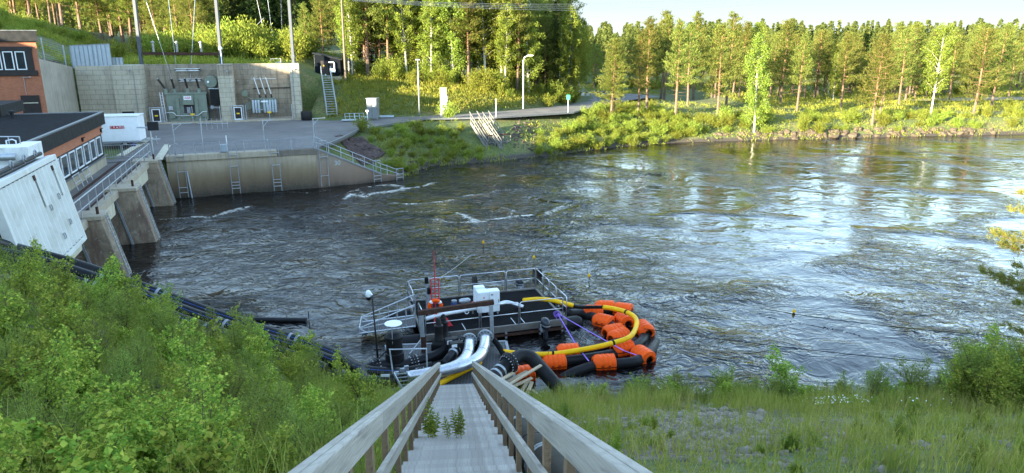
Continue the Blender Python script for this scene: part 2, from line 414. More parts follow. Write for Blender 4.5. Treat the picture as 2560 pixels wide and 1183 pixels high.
def m_leaf(name, c0, c1, c2, trans=0.45, rough=0.6, dry=0.0):
    t = NT(name); g = t.node("ShaderNodeNewGeometry"); oi = t.node("ShaderNodeObjectInfo")
    c = t.ramp(g.outputs["Random Per Island"], [(0.0, c0), (0.5, c1), (1.0, c2)])
    hs = t.node("ShaderNodeHueSaturation"); t.l(c, hs.inputs["Color"])
    t.l(t.math('ADD', t.math('MULTIPLY', oi.outputs["Random"], 0.05), 0.475), hs.inputs["Hue"])
    t.l(t.math('ADD', t.math('MULTIPLY', oi.outputs["Random"], 0.5), 0.75), hs.inputs["Value"])
    c = hs.outputs[0]
    if dry:
        c = t.mix(t.grey(t.noise(t.pos(), 0.9, 4, 0.6), [(0.46, 0), (0.66, dry)]), c, (0.40, 0.31, 0.13))
        c = t.mix(t.grey(t.noise(t.pos(), 0.55, 3, 0.6, 0.5), [(0.35, 0.4), (0.55, 0)]), c, (0.06, 0.12, 0.025))
    t.n.remove(t.b)
    d = t.node("ShaderNodeBsdfDiffuse"); t.l(c, d.inputs[0])
    tr = t.node("ShaderNodeBsdfTranslucent"); t.l(t.mix(0.5, c, (0.30, 0.36, 0.05), 'MIX'), tr.inputs[0])
    m1 = t.node("ShaderNodeMixShader"); m1.inputs[0].default_value = trans; t.l(d.outputs[0], m1.inputs[1]); t.l(tr.outputs[0], m1.inputs[2])
    t.l(m1.outputs[0], t.n["Material Output"].inputs[0])
    return t.m
M['needle'] = m_leaf("pine needles", (0.086, 0.108, 0.026), (0.144, 0.16, 0.035), (0.23, 0.22, 0.053), 0.42)
M['spruce'] = m_leaf("spruce needles", (0.018, 0.03, 0.012), (0.032, 0.048, 0.016), (0.055, 0.075, 0.022), 0.15)
M['birch'] = m_leaf("birch leaves", (0.127, 0.168, 0.029), (0.19, 0.23, 0.037), (0.287, 0.302, 0.055), 0.45)
M['bush'] = m_leaf("willow bush leaves", (0.127, 0.162, 0.026), (0.196, 0.23, 0.037), (0.299, 0.314, 0.055), 0.4)
M['leaf_near'] = m_leaf("birch sapling leaves", (0.148, 0.237, 0.038), (0.267, 0.374, 0.056), (0.622, 0.604, 0.104), 0.4, 0.4)
M['leaf_blue'] = m_leaf("grey willow leaves", (0.146, 0.198, 0.043), (0.218, 0.277, 0.058), (0.32, 0.37, 0.079), 0.35, 0.45)
M['weed'] = m_leaf("willowherb leaves", (0.164, 0.234, 0.033), (0.269, 0.341, 0.042), (0.419, 0.455, 0.066), 0.35, 0.45, dry=0.3)
M['grass'] = m_leaf("grass blades", (0.184, 0.22, 0.031), (0.287, 0.303, 0.05), (0.46, 0.38, 0.132), 0.35, 0.5, dry=0.7)
M['cover'] = m_leaf("low ground plants", (0.167, 0.196, 0.024), (0.253, 0.269, 0.033), (0.368, 0.347, 0.061), 0.35, 0.6, dry=0.35)
M['tree_far'] = m_leaf("far tree crowns", (0.061, 0.069, 0.022), (0.097, 0.102, 0.029), (0.144, 0.136, 0.04), 0.45)
# ---------------------------------------------------------------- the lie of the land
rng = np.random.default_rng(7)
random.seed(7)
RIVER = [(160, 30), (60, 26.5), (19, 24), (13.4, 22.6), (9.4, 22.3), (5.9, 22.8), (3, 22.7), (-3, 22.7), (-7.5, 25.2), (-12, 28), (-17, 31.5), (-23, 33.2),
         (-26.5, 41), (-30, 53.2), (-26.8, 54.9), (-16.4, 59.2), (-10.2, 63.3), (-9.6, 64.8), (-7.9, 69.4), (-2, 72), (5.25, 77.0), (13.2, 82.8), (20.5, 86.3), (30.9, 88.3), (47.2, 91.0), (68, 94.2), (160, 102)]
def poly_dist(X, Y, poly):
    """signed distance, positive outside the polygon"""
    X = np.asarray(X, float); Y = np.asarray(Y, float)
    d2 = np.full(X.shape, 1e18); ins = np.zeros(X.shape, bool); n = len(poly)
    for i in range(n):
        ax, ay = poly[i]; bx, by = poly[(i + 1) % n]
        ex, ey = bx - ax, by - ay
        t = np.clip(((X - ax) * ex + (Y - ay) * ey) / (ex * ex + ey * ey), 0, 1)
        d2 = np.minimum(d2, (X - ax - t * ex) ** 2 + (Y - ay - t * ey) ** 2)
        c = (ay > Y) != (by > Y)
        with np.errstate(divide='ignore', invalid='ignore'):
            ins ^= c & (X < ex * (Y - ay) / (ey if ey else 1e-9) + ax)
    d = np.sqrt(d2)
    return np.where(ins, -d, d)
def sst(x, a, b):
    t = np.clip((x - a) / (b - a), 0, 1); return t * t * (3 - 2 * t)
_k = [(0.11, 0.07, 1.3, 1.0), (-0.23, 0.19, 0.4, 0.6), (0.41, 0.53, 2.2, 0.35), (0.9, -0.7, 0.9, 0.2), (-1.7, 1.3, 4.1, 0.12), (2.3, 2.9, 5.0, 0.08)]
def wob(X, Y): return sum(a * np.sin(kx * X + ky * Y + p + 1.7 * np.sin(0.31 * ky * X - 0.27 * kx * Y)) for kx, ky, p, a in _k)
RN = [(-60, 78), (-20, 79.6), (-15.6, 82.3), (-6.6, 85.2), (1, 91.2), (7.8, 101.2), (10.5, 109.8), (11, 141), (14, 141.5), (30, 138), (34, 130), (36, 90), (200, 90)]
RS = [(-60, 60), (-15.5, 71.4), (-9.8, 79.4), (-1.8, 80.8), (7.25, 86.3), (12, 97.6), (16, 106), (18.7, 113), (25, 121), (33, 129), (36, 140), (200, 140)]
def crest(Y): return np.interp(Y, [-90, -61, -57, -54.9, -50, -32, -5, 5, 15, 20, 25, 30, 34, 36.5, 48, 66, 80, 95, 120, 160], [27, 27.6, 27.8, 24.8, 23.5, 21.0, 18, 16, 15, 14.5, 14.5, 13.8, 14.9, 17.6, 18.6, 19.3, 18, 16.4, 14, 12])  # mostly unseen hill crest, heights shaped so its shadow covers the foreground
def ground(X, Y):
    X = np.asarray(X, float); Y = np.asarray(Y, float)
    d = poly_dist(X, Y, RIVER)
    # the near embankment below the camera
    slope = 10.12 - 0.4536 * np.clip(Y, 0, 60) + np.clip(-Y, 0, 6) * 0.3
    left = 0.42 * np.clip(-X - 5.2, 0, 80) * sst(Y, 2, 17)
    left = np.where(Y < 10, np.maximum(left, 0.42 * np.clip(-X - 24, 0, 80)), left)
    near = np.minimum(slope + left, crest(Y)) + 0.07 * wob(X, Y)
    near = np.minimum(near, 0.1 + 0.85 * np.clip(d, 0, 99) + 0.02 * wob(X, Y))
    near = np.maximum(near, np.where(d > 0, 0.05 + 0.12 * np.clip(d, 0, 3), -3))
    # beyond the river
    rn = np.interp(X, *zip(*RN)); rs = np.interp(X, *zip(*RS))
    base = np.interp(X, [-30, 7, 14, 30, 120], [3.2, 3.35, 2.9, 2.2, 2.6])
    far = base + 0.0 * X
    wall_y = 77.7 + (X + 33.9) * 0.308 + 4.6
    top = np.interp(X, [-23.5, -22.5, -12, -5, 3, 9, 13, 18], [9.0, 7.9, 7.3, 6.3, 5.3, 4.2, 3.2, 2.6])
    hill = base + np.clip((Y - rn - 0.4) * 0.55, 0, 99)
    hill = base + (top - base) * (1 - np.exp(-np.clip(Y - rn - 0.4, 0, 99) * 0.55 / np.maximum(0.3, (top - base)) * 1.25))
    far = np.where((Y > rn) & (X >= -23.2), hill, far)
    hl = base + np.clip((Y - rn - 0.4) * 0.5, 0, 4.6)
    far = np.where((X < -23.2), np.where(Y > wall_y, hl + (9.3 + 0.02 * (Y - wall_y) - hl) * sst(-X, 23.2, 28), base), far)
    far = np.where(Y > 135, np.minimum(far, far - (far - 3.0) * sst(Y, 135, 165) * sst(X, -26, 0)), far)
    w = -((X + 41) * 0.954 + (Y - 62) * 0.301)
    west = np.minimum(9.2 + 0.40 * np.clip(w, 0, 200), crest(Y))
    uu = (X + 38.85) * -0.301 + (Y - 60.05) * 0.954
    far = np.where((w > 1.4) & (uu > 1.2), np.maximum(far, west), far)
    far = np.where((w > 14) & (uu <= 1.2) & (Y > 33), np.maximum(far, np.minimum(3 + (w - 14) * 1.3, crest(Y))), far)  # unseen hill put in beside the powerhouse to block the low sun
    far = np.where((w > -20) & ((w <= 1.4) | ((uu <= 1.2) & (w < 14))) & (Y > 33) & (Y < 75), np.minimum(far, 3.1), far)
    pond = sst(Y, 156, 164) * (1 - sst(Y, 205, 214)) * sst(X, 10, 17)
    far = far - pond * 3.0
    far = far + 0.06 * wob(X, Y) * np.where((d > 1.5) & ((Y > rn + 1) | (X > 16)), 1, 0.0)
    bank = np.minimum(far, -0.1 + 0.42 * np.clip(d, 0, 99) + 0.1 * wob(X * 1.3, Y * 1.3) * np.clip(d * 0.4, 0, 1))
    ws = np.clip((X + 16.3) * 0.854 + (Y - 58.75) * 0.521, 0, 9); wd = -(X + 16.3) * 0.521 + (Y - 58.75) * 0.854
    far = np.where((X > -16.0) & (X < -9.0) & (Y > 50) & (Y < 80), np.minimum(far, np.maximum(0.35, 3.25 - 0.483 * ws) - 0.1 + 0.33 * np.clip(wd - 0.6, 0, 99)), far)
    onwall = (X < -10.2) & (Y > 40)
    bank = np.where(onwall, far, bank)
    lowr = sst(X, 14, 24)
    bank = np.where(~onwall, bank * (1 - lowr) + lowr * np.minimum(far, 0.0 + 0.55 * np.clip(d, 0, 3.2) + 0.05 * np.clip(d - 3.2, 0, 99) + 0.07 * wob(X, Y)), bank)
    behind = Y > np.where(X < -20, 36, 50)
    h = np.where(behind, bank, near)
    return np.where(d < 0, np.maximum(-2.0, d * 0.9 - 0.05), h)
def PG(px, py):
    x, f, d = ray(px, py); t = np.arange(2, 330, .08) / f
    z = HC + d * t; i = int(np.argmax(z <= ground(x * t, f * t))); return Vector((x * t[i], f * t[i], z[i]))
def gz(x, y): return float(ground(np.array([x]), np.array([y]))[0])
_gx = np.concatenate([np.arange(-420, -90, 22), np.arange(-90, -48, 3), np.arange(-48, 34, 0.6), np.arange(34, 90, 1.5), np.arange(90, 160, 5), np.arange(160, 700, 30)])
_gy = np.concatenate([np.arange(-90, -6, 4), np.arange(-6, 30, 0.5), np.arange(30, 50, 1.2), np.arange(50, 112, 0.6), np.arange(112, 165, 2.5), np.arange(165, 260, 4), np.arange(260, 1500, 40)])
GX, GY = np.meshgrid(_gx, _gy)
GZ = ground(GX, GY)
nx, ny = len(_gx), len(_gy)
idx = np.arange(nx * ny).reshape(ny, nx)
F = np.stack([idx[:-1, :-1], idx[:-1, 1:], idx[1:, 1:], idx[1:, :-1]], -1).reshape(-1, 4)
def m_ground():
    t = NT("grassy ground"); p = t.pos()
    big = t.noise(p, 0.22, 6, 0.65, 0.8); mid = t.noise(p, 1.4, 6, 0.7); fine = t.noise(p, 12, 4, 0.65)
    c = t.ramp(big, [(0.3, (0.085, 0.115, 0.025)), (0.5, (0.13, 0.15, 0.035)), (0.62, (0.19, 0.175, 0.055)), (0.72, (0.24, 0.17, 0.075))])
    c = t.mix(t.grey(mid, [(0.5, 0), (0.72, 0.75)]), c, (0.055, 0.085, 0.018))
    c = t.mix(t.grey(t.noise(p, 4.5, 5, 0.75), [(0.38, 0.85), (0.6, 0.0)]), c, (0.04, 0.055, 0.014))
    gv = t.node("ShaderNodeTexVoronoi"); t.l(p, gv.inputs[0]); gv.inputs["Scale"].default_value = 7
    grav = t.mix(t.grey(gv.outputs[0], [(0.1, 1.0), (0.6, 0.15)]), t.ramp(fine, [(0.3, (0.12, 0.085, 0.06)), (0.7, (0.26, 0.215, 0.165))]), (0.07, 0.052, 0.042))
    # bare gravel: on the near embankment and at the water's edge
    s = t.node("ShaderNodeSeparateXYZ"); t.l(p, s.inputs[0])
    nearf = t.math('MULTIPLY', t.math('SUBTRACT', 1, t.math('SMOOTH_MIN', t.math('DIVIDE', t.math('MAXIMUM', t.math('SUBTRACT', s.outputs[1], 22.0), 0), 8), 1)), 1)
    patch = t.grey(t.noise(p, 0.42, 5, 0.6, 0.4), [(0.53, 0), (0.61, 1)])
    edge = t.grey(t.math('ADD', t.math('DIVIDE', s.outputs[2], 2), t.math('MULTIPLY', mid, 0.5)), [(0.38, 1), (0.5, 0)])
    f = t.math('MAXIMUM', t.math('MULTIPLY', patch, nearf), edge)
    c = t.mix(f, c, t.mix(edge, grav, (0.05, 0.04, 0.03)))
    return t.out(c, 0.95, t.bump(t.mix(0.5, fine, gv.outputs[0]), 0.7, 0.05))
tag(link("ground", np_mesh("ground", np.stack([GX, GY, GZ], -1).reshape(-1, 3), F), m_ground(), smooth=True), kind="structure")
# ---------------------------------------------------------------- river
wx = np.concatenate([np.arange(-36, 44, 0.25), np.arange(44, 160, 0.9)]); wy = np.concatenate([np.arange(20, 60, 0.25), np.arange(60, 104, 0.5)])
WX, WY = np.meshgrid(wx, wy)
def vnoise(x, y, seed):
    xi = np.floor(x).astype(int); yi = np.floor(y).astype(int); fx = x - xi; fy = y - yi
    fx = fx * fx * (3 - 2 * fx); fy = fy * fy * (3 - 2 * fy)
    def hsh(a, b):
        n = (a * 374761393 + b * 668265263 + seed * 974711) & 0x7fffffff
        n = ((n ^ (n >> 13)) * 1274126177) & 0x7fffffff
        return ((n ^ (n >> 16)) & 0xffff) / 65535.0
    return (hsh(xi, yi) * (1 - fx) + hsh(xi + 1, yi) * fx) * (1 - fy) + (hsh(xi, yi + 1) * (1 - fx) + hsh(xi + 1, yi + 1) * fx) * fy
def fbm(x, y, seed, o=4): return sum(vnoise(x * 2 ** k, y * 2 ** k, seed + k) * 0.5 ** (k + 1) for k in range(o))
qx = WX + 4 * (fbm(WX * 0.12, WY * 0.12, 3) - 0.5) * 2; qy = WY + 4 * (fbm(WX * 0.12, WY * 0.12, 9) - 0.5) * 2
lines = 1 - np.abs(2 * fbm(qx * 0.075, qy * 0.075, 21, 3) / 0.875 - 1)          # seams between the boils
boil = fbm(qx * 0.16, qy * 0.16, 40, 3)
def blob(cx, cy, rx, ry): return np.exp(-(((WX - cx) / rx) ** 2 + ((WY - cy) / ry) ** 2))
turb = np.clip(blob(-8, 50, 16, 16) + blob(-12, 58, 10, 6) + 0.5 * blob(2, 36, 18, 14), 0, 1)
rightf = 1 - 0.68 * sst(WX + 0.15 * (WY - 45), 0, 18)
chop = np.clip(sst(lines, 0.84, 0.97) * (0.55 + 0.45 * rightf) + (0.06 + 0.42 * sst(boil, 0.44, 0.6) + 0.45 * turb) * rightf, 0.05, 1.3)
lee = np.clip(blob(-1, 26, 6, 3.5) + blob(6, 25, 5, 3), 0, 1); chop = chop * (1 - 0.6 * lee)
WZ = (0.10 * (fbm(qx * 0.5, qy * 0.9, 60, 3) - 0.45) * (0.35 + chop) + 0.16 * turb * (fbm(qx * 0.33, qy * 0.33, 70, 2) - 0.4)) * (1 - 0.6 * lee)
FL_ = [(1.0, .42, (860, 498), (880, 488), (920, 492), (960, 480), (1000, 475), (1040, 470), (1085, 458)), (1.0, .5, (925, 468), (965, 464), (1000, 468), (1010, 478), (960, 480)), (.95, .35, (980, 512), (1040, 513), (1090, 508), (1125, 500)),
       (1.0, .36, (1085, 552), (1120, 556), (1170, 556), (1230, 553), (1285, 546), (1330, 536)), (1.0, .45, (1150, 535), (1165, 545), (1200, 553)), (.85, .4, (1360, 542), (1385, 528), (1402, 517)), (.75, .35, (1250, 518), (1282, 528), (1275, 545)),
       (1.0, .16, (1540, 732), (1565, 745), (1600, 752)), (1.0, .16, (1608, 752), (1650, 746), (1700, 744), (1762, 738)), (.95, .4, (480, 545), (540, 540), (575, 530), (625, 520)), (.9, .5, (560, 536), (605, 528), (628, 520)), (.7, .35, (395, 550), (470, 547)),
       (.7, .4, (1160, 490), (1220, 488), (1250, 478)), (.6, .4, (1150, 461), (1205, 457)), (.65, .4, (1230, 437), (1310, 443)), (.6, .3, (700, 485), (760, 482), (830, 478)), (.75, .4, (880, 482), (905, 472), (915, 492)), (.6, .4, (1000, 530), (1060, 532), (1110, 526)), (.6, .35, (520, 522), (560, 518)), (.55, .4, (1330, 460), (1400, 470), (1440, 462))]
foam = np.zeros_like(WX)
for a_, w_, *pl_ in FL_:
    a_ *= .88; w_ *= .8
    pp = [P(*q_) for q_ in pl_]
    wx_ = WX + 1.2 * (fbm(WX * .8, WY * .8, 31, 2) - .37); wy_ = WY + 1.6 * (fbm(WX * .8, WY * .8, 57, 2) - .37)
    for s_, e_ in zip(pp[:-1], pp[1:]):
        ex, ey = e_.x - s_.x, e_.y - s_.y; tt = np.clip(((wx_ - s_.x) * ex + (wy_ - s_.y) * ey) / (ex * ex + ey * ey), 0, 1)
        d2 = (wx_ - s_.x - tt * ex) ** 2 + (wy_ - s_.y - tt * ey) ** 2
        foam = np.maximum(foam, a_ * np.maximum(np.exp(-d2 / w_ ** 2), .5 * np.exp(-d2 / (2.6 * w_) ** 2)))
WZ += 0.10 * foam
nx, ny = len(wx), len(wy)
idx = np.arange(nx * ny).reshape(ny, nx)
wm = np_mesh("water", np.stack([WX, WY, WZ], -1).reshape(-1, 3), np.stack([idx[:-1, :-1], idx[:-1, 1:], idx[1:, 1:], idx[1:, :-1]], -1).reshape(-1, 4))
for nm, a in (("chop", chop), ("foam", foam)):
    at_ = wm.attributes.new(nm, 'FLOAT', 'POINT'); at_.data.foreach_set("value", a.astype(np.float32).ravel())
def m_water():
    t = NT("river water"); p = t.pos()
    A = lambda nm: t.node("ShaderNodeAttribute", attribute_name=nm).outputs["Fac"]
    ch, fo = A("chop"), A("foam")
    wp = t.node("ShaderNodeVectorMath", operation='MULTIPLY_ADD')
    wn_ = t.node("ShaderNodeTexNoise"); t.l(p, wn_.inputs[0]); wn_.inputs["Scale"].default_value = 0.35; wn_.inputs["Detail"].default_value = 3
    t.l(wn_.outputs["Color"], wp.inputs[0]); wp.inputs[1].default_value = (3.2, 3.2, 0); t.l(p, wp.inputs[2])
    q = t.scale(wp.outputs[0], (0.8, 1.25, 1))
    a = t.noise(q, 1.25, 2.5, 0.55, 1.6); b = t.noise(q, 3.6, 2, 0.5, 0.8); c_ = t.noise(q, 0.35, 3, 0.5, 0.5)
    h = t.math('ADD', t.math('MULTIPLY', t.math('ADD', t.math('MULTIPLY', a, 0.62), t.math('MULTIPLY', b, 0.12)), ch), t.math('MULTIPLY', c_, 0.3))
    nr = t.bump(h, 1.0, 0.38)
    f1 = t.noise(t.scale(q, (0.7, 1.2, 1)), 0.85, 7, 0.7, 2.4)
    ridge = t.math('SUBTRACT', 1.0, t.math('ABSOLUTE', t.math('SUBTRACT', t.math('MULTIPLY', f1, 2.0), 1.0)))
    spots = t.noise(q, 5.0, 5, 0.7)
    pat = t.math('ADD', t.math('MULTIPLY', t.grey(ridge, [(0.62, 0), (0.98, 1)]), 0.68), t.math('MULTIPLY', t.grey(spots, [(0.3, 0), (0.7, 1)]), 0.32))
    cut = t.grey(t.math('MULTIPLY', t.math('ADD', pat, t.math('MULTIPLY', fo, 0.58)), 0.6), [(0.635, 0.0), (0.75, 0.88)])
    col = t.mix(cut, (0.0035, 0.003, 0.003), (0.66, 0.62, 0.54))
    rg = t.math('ADD', t.math('MULTIPLY', cut, 0.6), 0.045)
    return t.out(col, rg, nr, **{"IOR": 1.33})
M['water'] = m_water()
tag(link("water", wm, M['water'], smooth=True), kind="structure")
tag(MB().quad((8, 150, 1.15), (300, 150, 1.15), (300, 216, 1.15), (8, 216, 1.15)).build("pond_water", mat("still pond water", (0.012, 0.012, 0.008), 0.03, var=0.2)), kind="structure")
# ---------------------------------------------------------------- quay deck, road, path
Q0, Q1, Q2 = Vector((-26.6, 54.6, 0)), Vector((-16.3, 58.75, 0)), Vector((-9.75, 62.75, 0))
def sheet(pts, z): return [(x, y, z) for x, y in pts]
deck = [(-26.5, 54.75), (-16.3, 58.95), (-15.6, 63), (-15.3, 71.4), (-15.6, 82.4), (-20, 79.7), (-23.3, 80.6), (-33.9, 77.4), (-41.5, 75.0), (-41, 62.4), (-32, 60), (-29.6, 51.6)]
mb = MB(); mb.prism(sheet(deck, 3.1), (0, 0, 0.25)); tag(mb.build("quay_pavement", M['asphalt']), kind="structure")
def strip(name, L, Rr, m, n=4, dz=0.0):
    def dens(pl):
        pl = [Vector(p) for p in pl]; o = []
        for i in range(len(pl) - 1):
            for k in range(n): o.append(pl[i].lerp(pl[i + 1], k / n))
        return o + [pl[-1]]
    a, b = dens(L), dens(Rr)
    mb = MB()
    vs = [v for pr in zip(a, b) for v in pr]
    mb.add([(v.x, v.y, v.z + dz) for v in vs], [(2 * i, 2 * i + 1, 2 * i + 3, 2 * i + 2) for i in range(len(a) - 1)])
    return tag(mb.build(name, m), kind="structure")
ROAD_N = [(-15.9, 82.4, 3.36), (-6.6, 85.1, 3.46), (1, 91.0, 3.5), (7.8, 101, 3.3), (12.1, 109.6, 3.1), (11.6, 119, 2.95), (11, 130, 2.9), (14, 141, 2.85)]
ROAD_S = [(-15.5, 71.6, 3.36), (-9.8, 79.7, 3.46), (-1.8, 81.1, 3.5), (7.25, 86.6, 3.5), (12, 98, 3.3), (15.8, 106, 3.0), (18.5, 113, 2.95), (25, 121, 2.9), (33, 129, 2.85)]
strip("road", ROAD_N, ROAD_S, M['asphalt'])
kb = MB(); RSP = [(-15.9, 60.0, 3.36), (-15.55, 64, 3.36), (-15.3, 71.4, 3.36)] + ROAD_S[1:6]
for a_, b_ in zip(RSP[:-1], RSP[1:]): kb.beam(Vector(a_) + Vector((0.1, -0.1, 0.06)), Vector(b_) + Vector((0.1, -0.1, 0.06)), 0.22, 0.18)
tag(kb.build("road_kerb", M['cap']), kind="structure")
strip("path", [(62, 118, 2.75), (90, 122, 2.8), (140, 120, 2.8)], [(62, 113, 2.75), (90, 116.5, 2.8), (140, 115, 2.8)], mat("dirt path", (0.26, 0.21, 0.16), 0.9))
# ---------------------------------------------------------------- powerhouse, bays and quay
U = Vector((-0.301, 0.954, 0)).normalized(); N = Vector((U.y, -U.x, 0)); Z = Vector((0, 0, 1))
def W(o, n, u, z=0.0):
    """a point n metres towards the river and u metres along the deck from o"""
    return Vector(o) + N * n + U * u + Z * z
def wall_box(mb, a, b, z0, z1, thick, side):
    """upright slab between ground points a, b; thickness goes to the side vector"""
    a, b, s = Vector(a), Vector(b), Vector(side) * thick
    a = Vector((a.x, a.y, z0)); b = Vector((b.x, b.y, z0))
    return mb.prism([a, b, b + s, a + s], (0, 0, z1 - z0))
# --- two storey brick building
BC = Vector((-38.85, 60.05, 0))
bld = thing("brick_building", "taller red brick powerhouse block with a black fascia and a row of white framed windows", "building", (-42, 60, 3.2))
mb = MB(); a = W(BC, -13, 0); mb.prism([a, BC, W(BC, -6, 7.5), W(BC, -13, 7.5)], (0, 0, 12.0)); mb.v = [(x, y, z + 0.05) for x, y, z in mb.v]
mb.build("wall", M['brick'], bld)
mb = MB(); mb.prism([W(BC, -13.1, -0.22, 11.9), W(BC, 0.22, -0.22, 11.9), W(BC, -6, 7.8, 11.9), W(BC, -13.1, 7.8, 11.9)], (0, 0, 0.82)); mb.build("fascia", M['fascia'], bld)
mb = MB(); mb.prism([W(BC, -13.1, -0.27, 12.722), W(BC, 0.27, -0.27, 12.722), W(BC, -6, 7.85, 12.722), W(BC, -13.1, 7.85, 12.722)], (0, 0, 0.07)); mb.build("roof", M['cap'], bld)
mb = MB(); wall_box(mb, W(BC, -3.6, -0.005), W(BC, -0.35, -0.005), 11.15, 11.5, 0.10, -U); mb.build("window_lintel", M['dark_trim'], bld)
mb = MB(); wall_box(mb, W(BC, -3.7, -0.005), W(BC, -0.2, -0.005), 9.2, 9.6, 0.14, -U); mb.build("window_sill", M['dark_trim'], bld)
mb = MB(); wall_box(mb, W(BC, -3.6, -0.005), W(BC, -0.40, -0.005), 9.602, 11.148, 0.05, -U); mb.build("window_surround", M['dark_trim'], bld)
for k in range(4):
    n0 = -0.95 - 0.86 * k
    w = MB(); fr = MB()
    wall_box(w, W(BC, n0 - 0.62, -0.056), W(BC, n0, -0.056), 9.70, 11.08, 0.01, -U)
    g = w.build("window", M['glass'], bld)
    p0, p1 = n0 - 0.66, n0 + 0.04
    for (x0, x1, z0, z1) in ((p0, p0 + 0.07, 9.66, 11.12), (p1 - 0.07, p1, 9.66, 11.12), (p0 + .07, p1 - .07, 9.66, 9.73), (p0 + .07, p1 - .07, 11.05, 11.12)):
        wall_box(fr, W(BC, x0, -0.058), W(BC, x1, -0.058), z0, z1, 0.05, -U)
    fr.build("window_frame", M['white_clean'], g)
dr = MB(); wall_box(dr, W(BC, -1.75, -0.004), W(BC, -0.42, -0.004), 5.2, 7.6, 0.09, -U); d_ = dr.build("door", M['dark_trim'], bld)
dr = MB(); wall_box(dr, W(BC, -1.62, -0.098), W(BC, -0.55, -0.098), 6.95, 7.02, 0.03, -U); dr.build("door_closer", M['cream'], d_)
lm = MB(); lm.beam(W(BC, -1.3, -0.06, 9.05), W(BC, -1.3, -0.06, 7.65), 0.03, 0.03); lm.beam(W(BC, -1.35, -0.05, 9.05), W(BC, -0.7, -0.55, 9.1), 0.10, 0.07); lm.build("wall_lamp", M['galv'], bld)
# --- annex
AC = Vector((-29.45, 51.15, 0))
ann = thing("annex_building", "low brick annex with a flat black roof and a ribbon of windows above the deck", "building", (-30, 45, 3.2))
LA = 20.5
mb = MB(); mb.prism([W(AC, 0, -LA, 3.2), W(AC, 0, 0, 3.2), W(AC, -10.4, 0, 3.2), W(AC, -10.4, -LA, 3.2)], (0, 0, 0.75)); mb.build("base_wall", M['concrete'], ann)
mb = MB(); mb.prism([W(AC, -0.06, -LA, 3.95), W(AC, -0.06, -0.06, 3.95), W(AC, -10.3, -0.06, 3.95), W(AC, -10.3, -LA, 3.95)], (0, 0, 1.60)); mb.build("window_band", M['dark_trim'], ann)
mb = MB(); mb.prism([W(AC, 0.02, -LA, 5.55), W(AC, 0.02, 0.02, 5.55), W(AC, -10.4, 0.02, 5.55), W(AC, -10.4, -LA, 5.55)], (0, 0, 0.66)); mb.build("brick_band", M['brick_side'], ann)
mb = MB(); mb.prism([W(AC, 0.25, -LA, 6.20), W(AC, 0.25, 0.25, 6.20), W(AC, -10.6, 0.25, 6.20), W(AC, -10.6, -LA, 6.20)], (0, 0, 0.80)); mb.build("fascia", M['fascia'], ann)
mb = MB(); mb.prism([W(AC, 0.05, -LA, 6.98), W(AC, 0.05, 0.05, 6.98), W(AC, -10.5, 0.05, 6.98), W(AC, -10.5, -LA, 6.98)], (0, 0, 0.03)); rf = mb.build("roof", M['felt'], ann)
mb = MB(); mb.prism([W(AC, 0.06, -LA, 7.0), W(AC, 0.06, 0.27, 7.0), W(AC, 0.27, 0.27, 7.0), W(AC, 0.27, -LA, 7.0)], (0, 0, 0.08)); mb.prism([W(AC, -10.5, 0.055, 7.0), W(AC, 0.055, 0.055, 7.0), W(AC, 0.055, 0.27, 7.0), W(AC, -10.5, 0.27, 7.0)], (0, 0, 0.08)); mb.build("roof_capping", M['cap'], rf)
mb = MB(); mb.lathe(W(AC, -4.6, -2.4, 7.0), [(0.11, 0), (0.11, 0.34), (0.17, 0.36), (0.17, 0.48), (0.02, 0.55)], 10); mb.build("roof_vent", M['fascia'], rf, 'auto')
mb = MB(); mb.prism([W(AC, -5.6, -1.2, 7.012), W(AC, -5.6, 3.5, 7.012), W(AC, -10.4, 3.5, 7.012), W(AC, -10.4, -1.2, 7.012)], (0, 0, 0.75)); mb.build("raised_roof", M['fascia'], ann)
for k in range(8):
    u0 = -0.75 - 1.72 * k
    w = MB(); fr = MB()
    wall_box(w, W(AC, -0.057, u0 - 1.2), W(AC, -0.057, u0), 4.22, 5.38, 0.02, N)
    g = w.build("window", M['glass'], ann)
    for (x0, x1, z0, z1) in ((u0 - 1.26, u0 - 1.18, 4.16, 5.44), (u0 - 0.02, u0 + 0.06, 4.16, 5.44), (u0 - 1.18, u0 - 0.02, 4.16, 4.24), (u0 - 1.18, u0 - 0.02, 5.36, 5.44)):
        wall_box(fr, W(AC, -0.055, x0), W(AC, -0.055, x1), z0, z1, 0.06, N)
    fr.build("window_frame", M['white_clean'], g)
mb = MB(); wall_box(mb, W(AC, 0.002, -LA), W(AC, 0.002, 0), 3.93, 4.02, 0.09, N); mb.build("window_sill", M['cap'], ann)
for u0 in (-5.7, -0.6):
    mb = MB(); mb.beam(W(AC, 0.07, u0, 5.95), W(AC, 0.07, u0, 5.7), 0.12, 0.12); mb.beam(W(AC, 0.05, u0, 5.92), W(AC, 0.24, u0, 5.98), 0.06, 0.05); mb.build("wall_lamp", M['dark_steel'], ann)
# galvanised hand rails standing by the annex wall
for i, u0 in enumerate((-7.6, -9.9)):
    mb = MB()
    for du in (0, 1.25): mb.tube([W(AC, 0.45, u0 + du, 3.3), W(AC, 0.25, u0 + du, 4.15)], 0.03, 6)
    mb.tube([W(AC, 0.25, u0 - .15, 4.15), W(AC, 0.25, u0 + 1.45, 4.15)], 0.03, 6); mb.tube([W(AC, 0.36, u0 - .1, 3.72), W(AC, 0.36, u0 + 1.4, 3.72)], 0.025, 6)
    tag(mb.build("rail_section", M['galv'], at=W(AC, .4, u0, 3.3)), ["short galvanised rail section against the annex wall, closer to the trailer", "short galvanised rail section against the annex wall, closer to the white panel"][i], "railing", "rail sections by the annex")
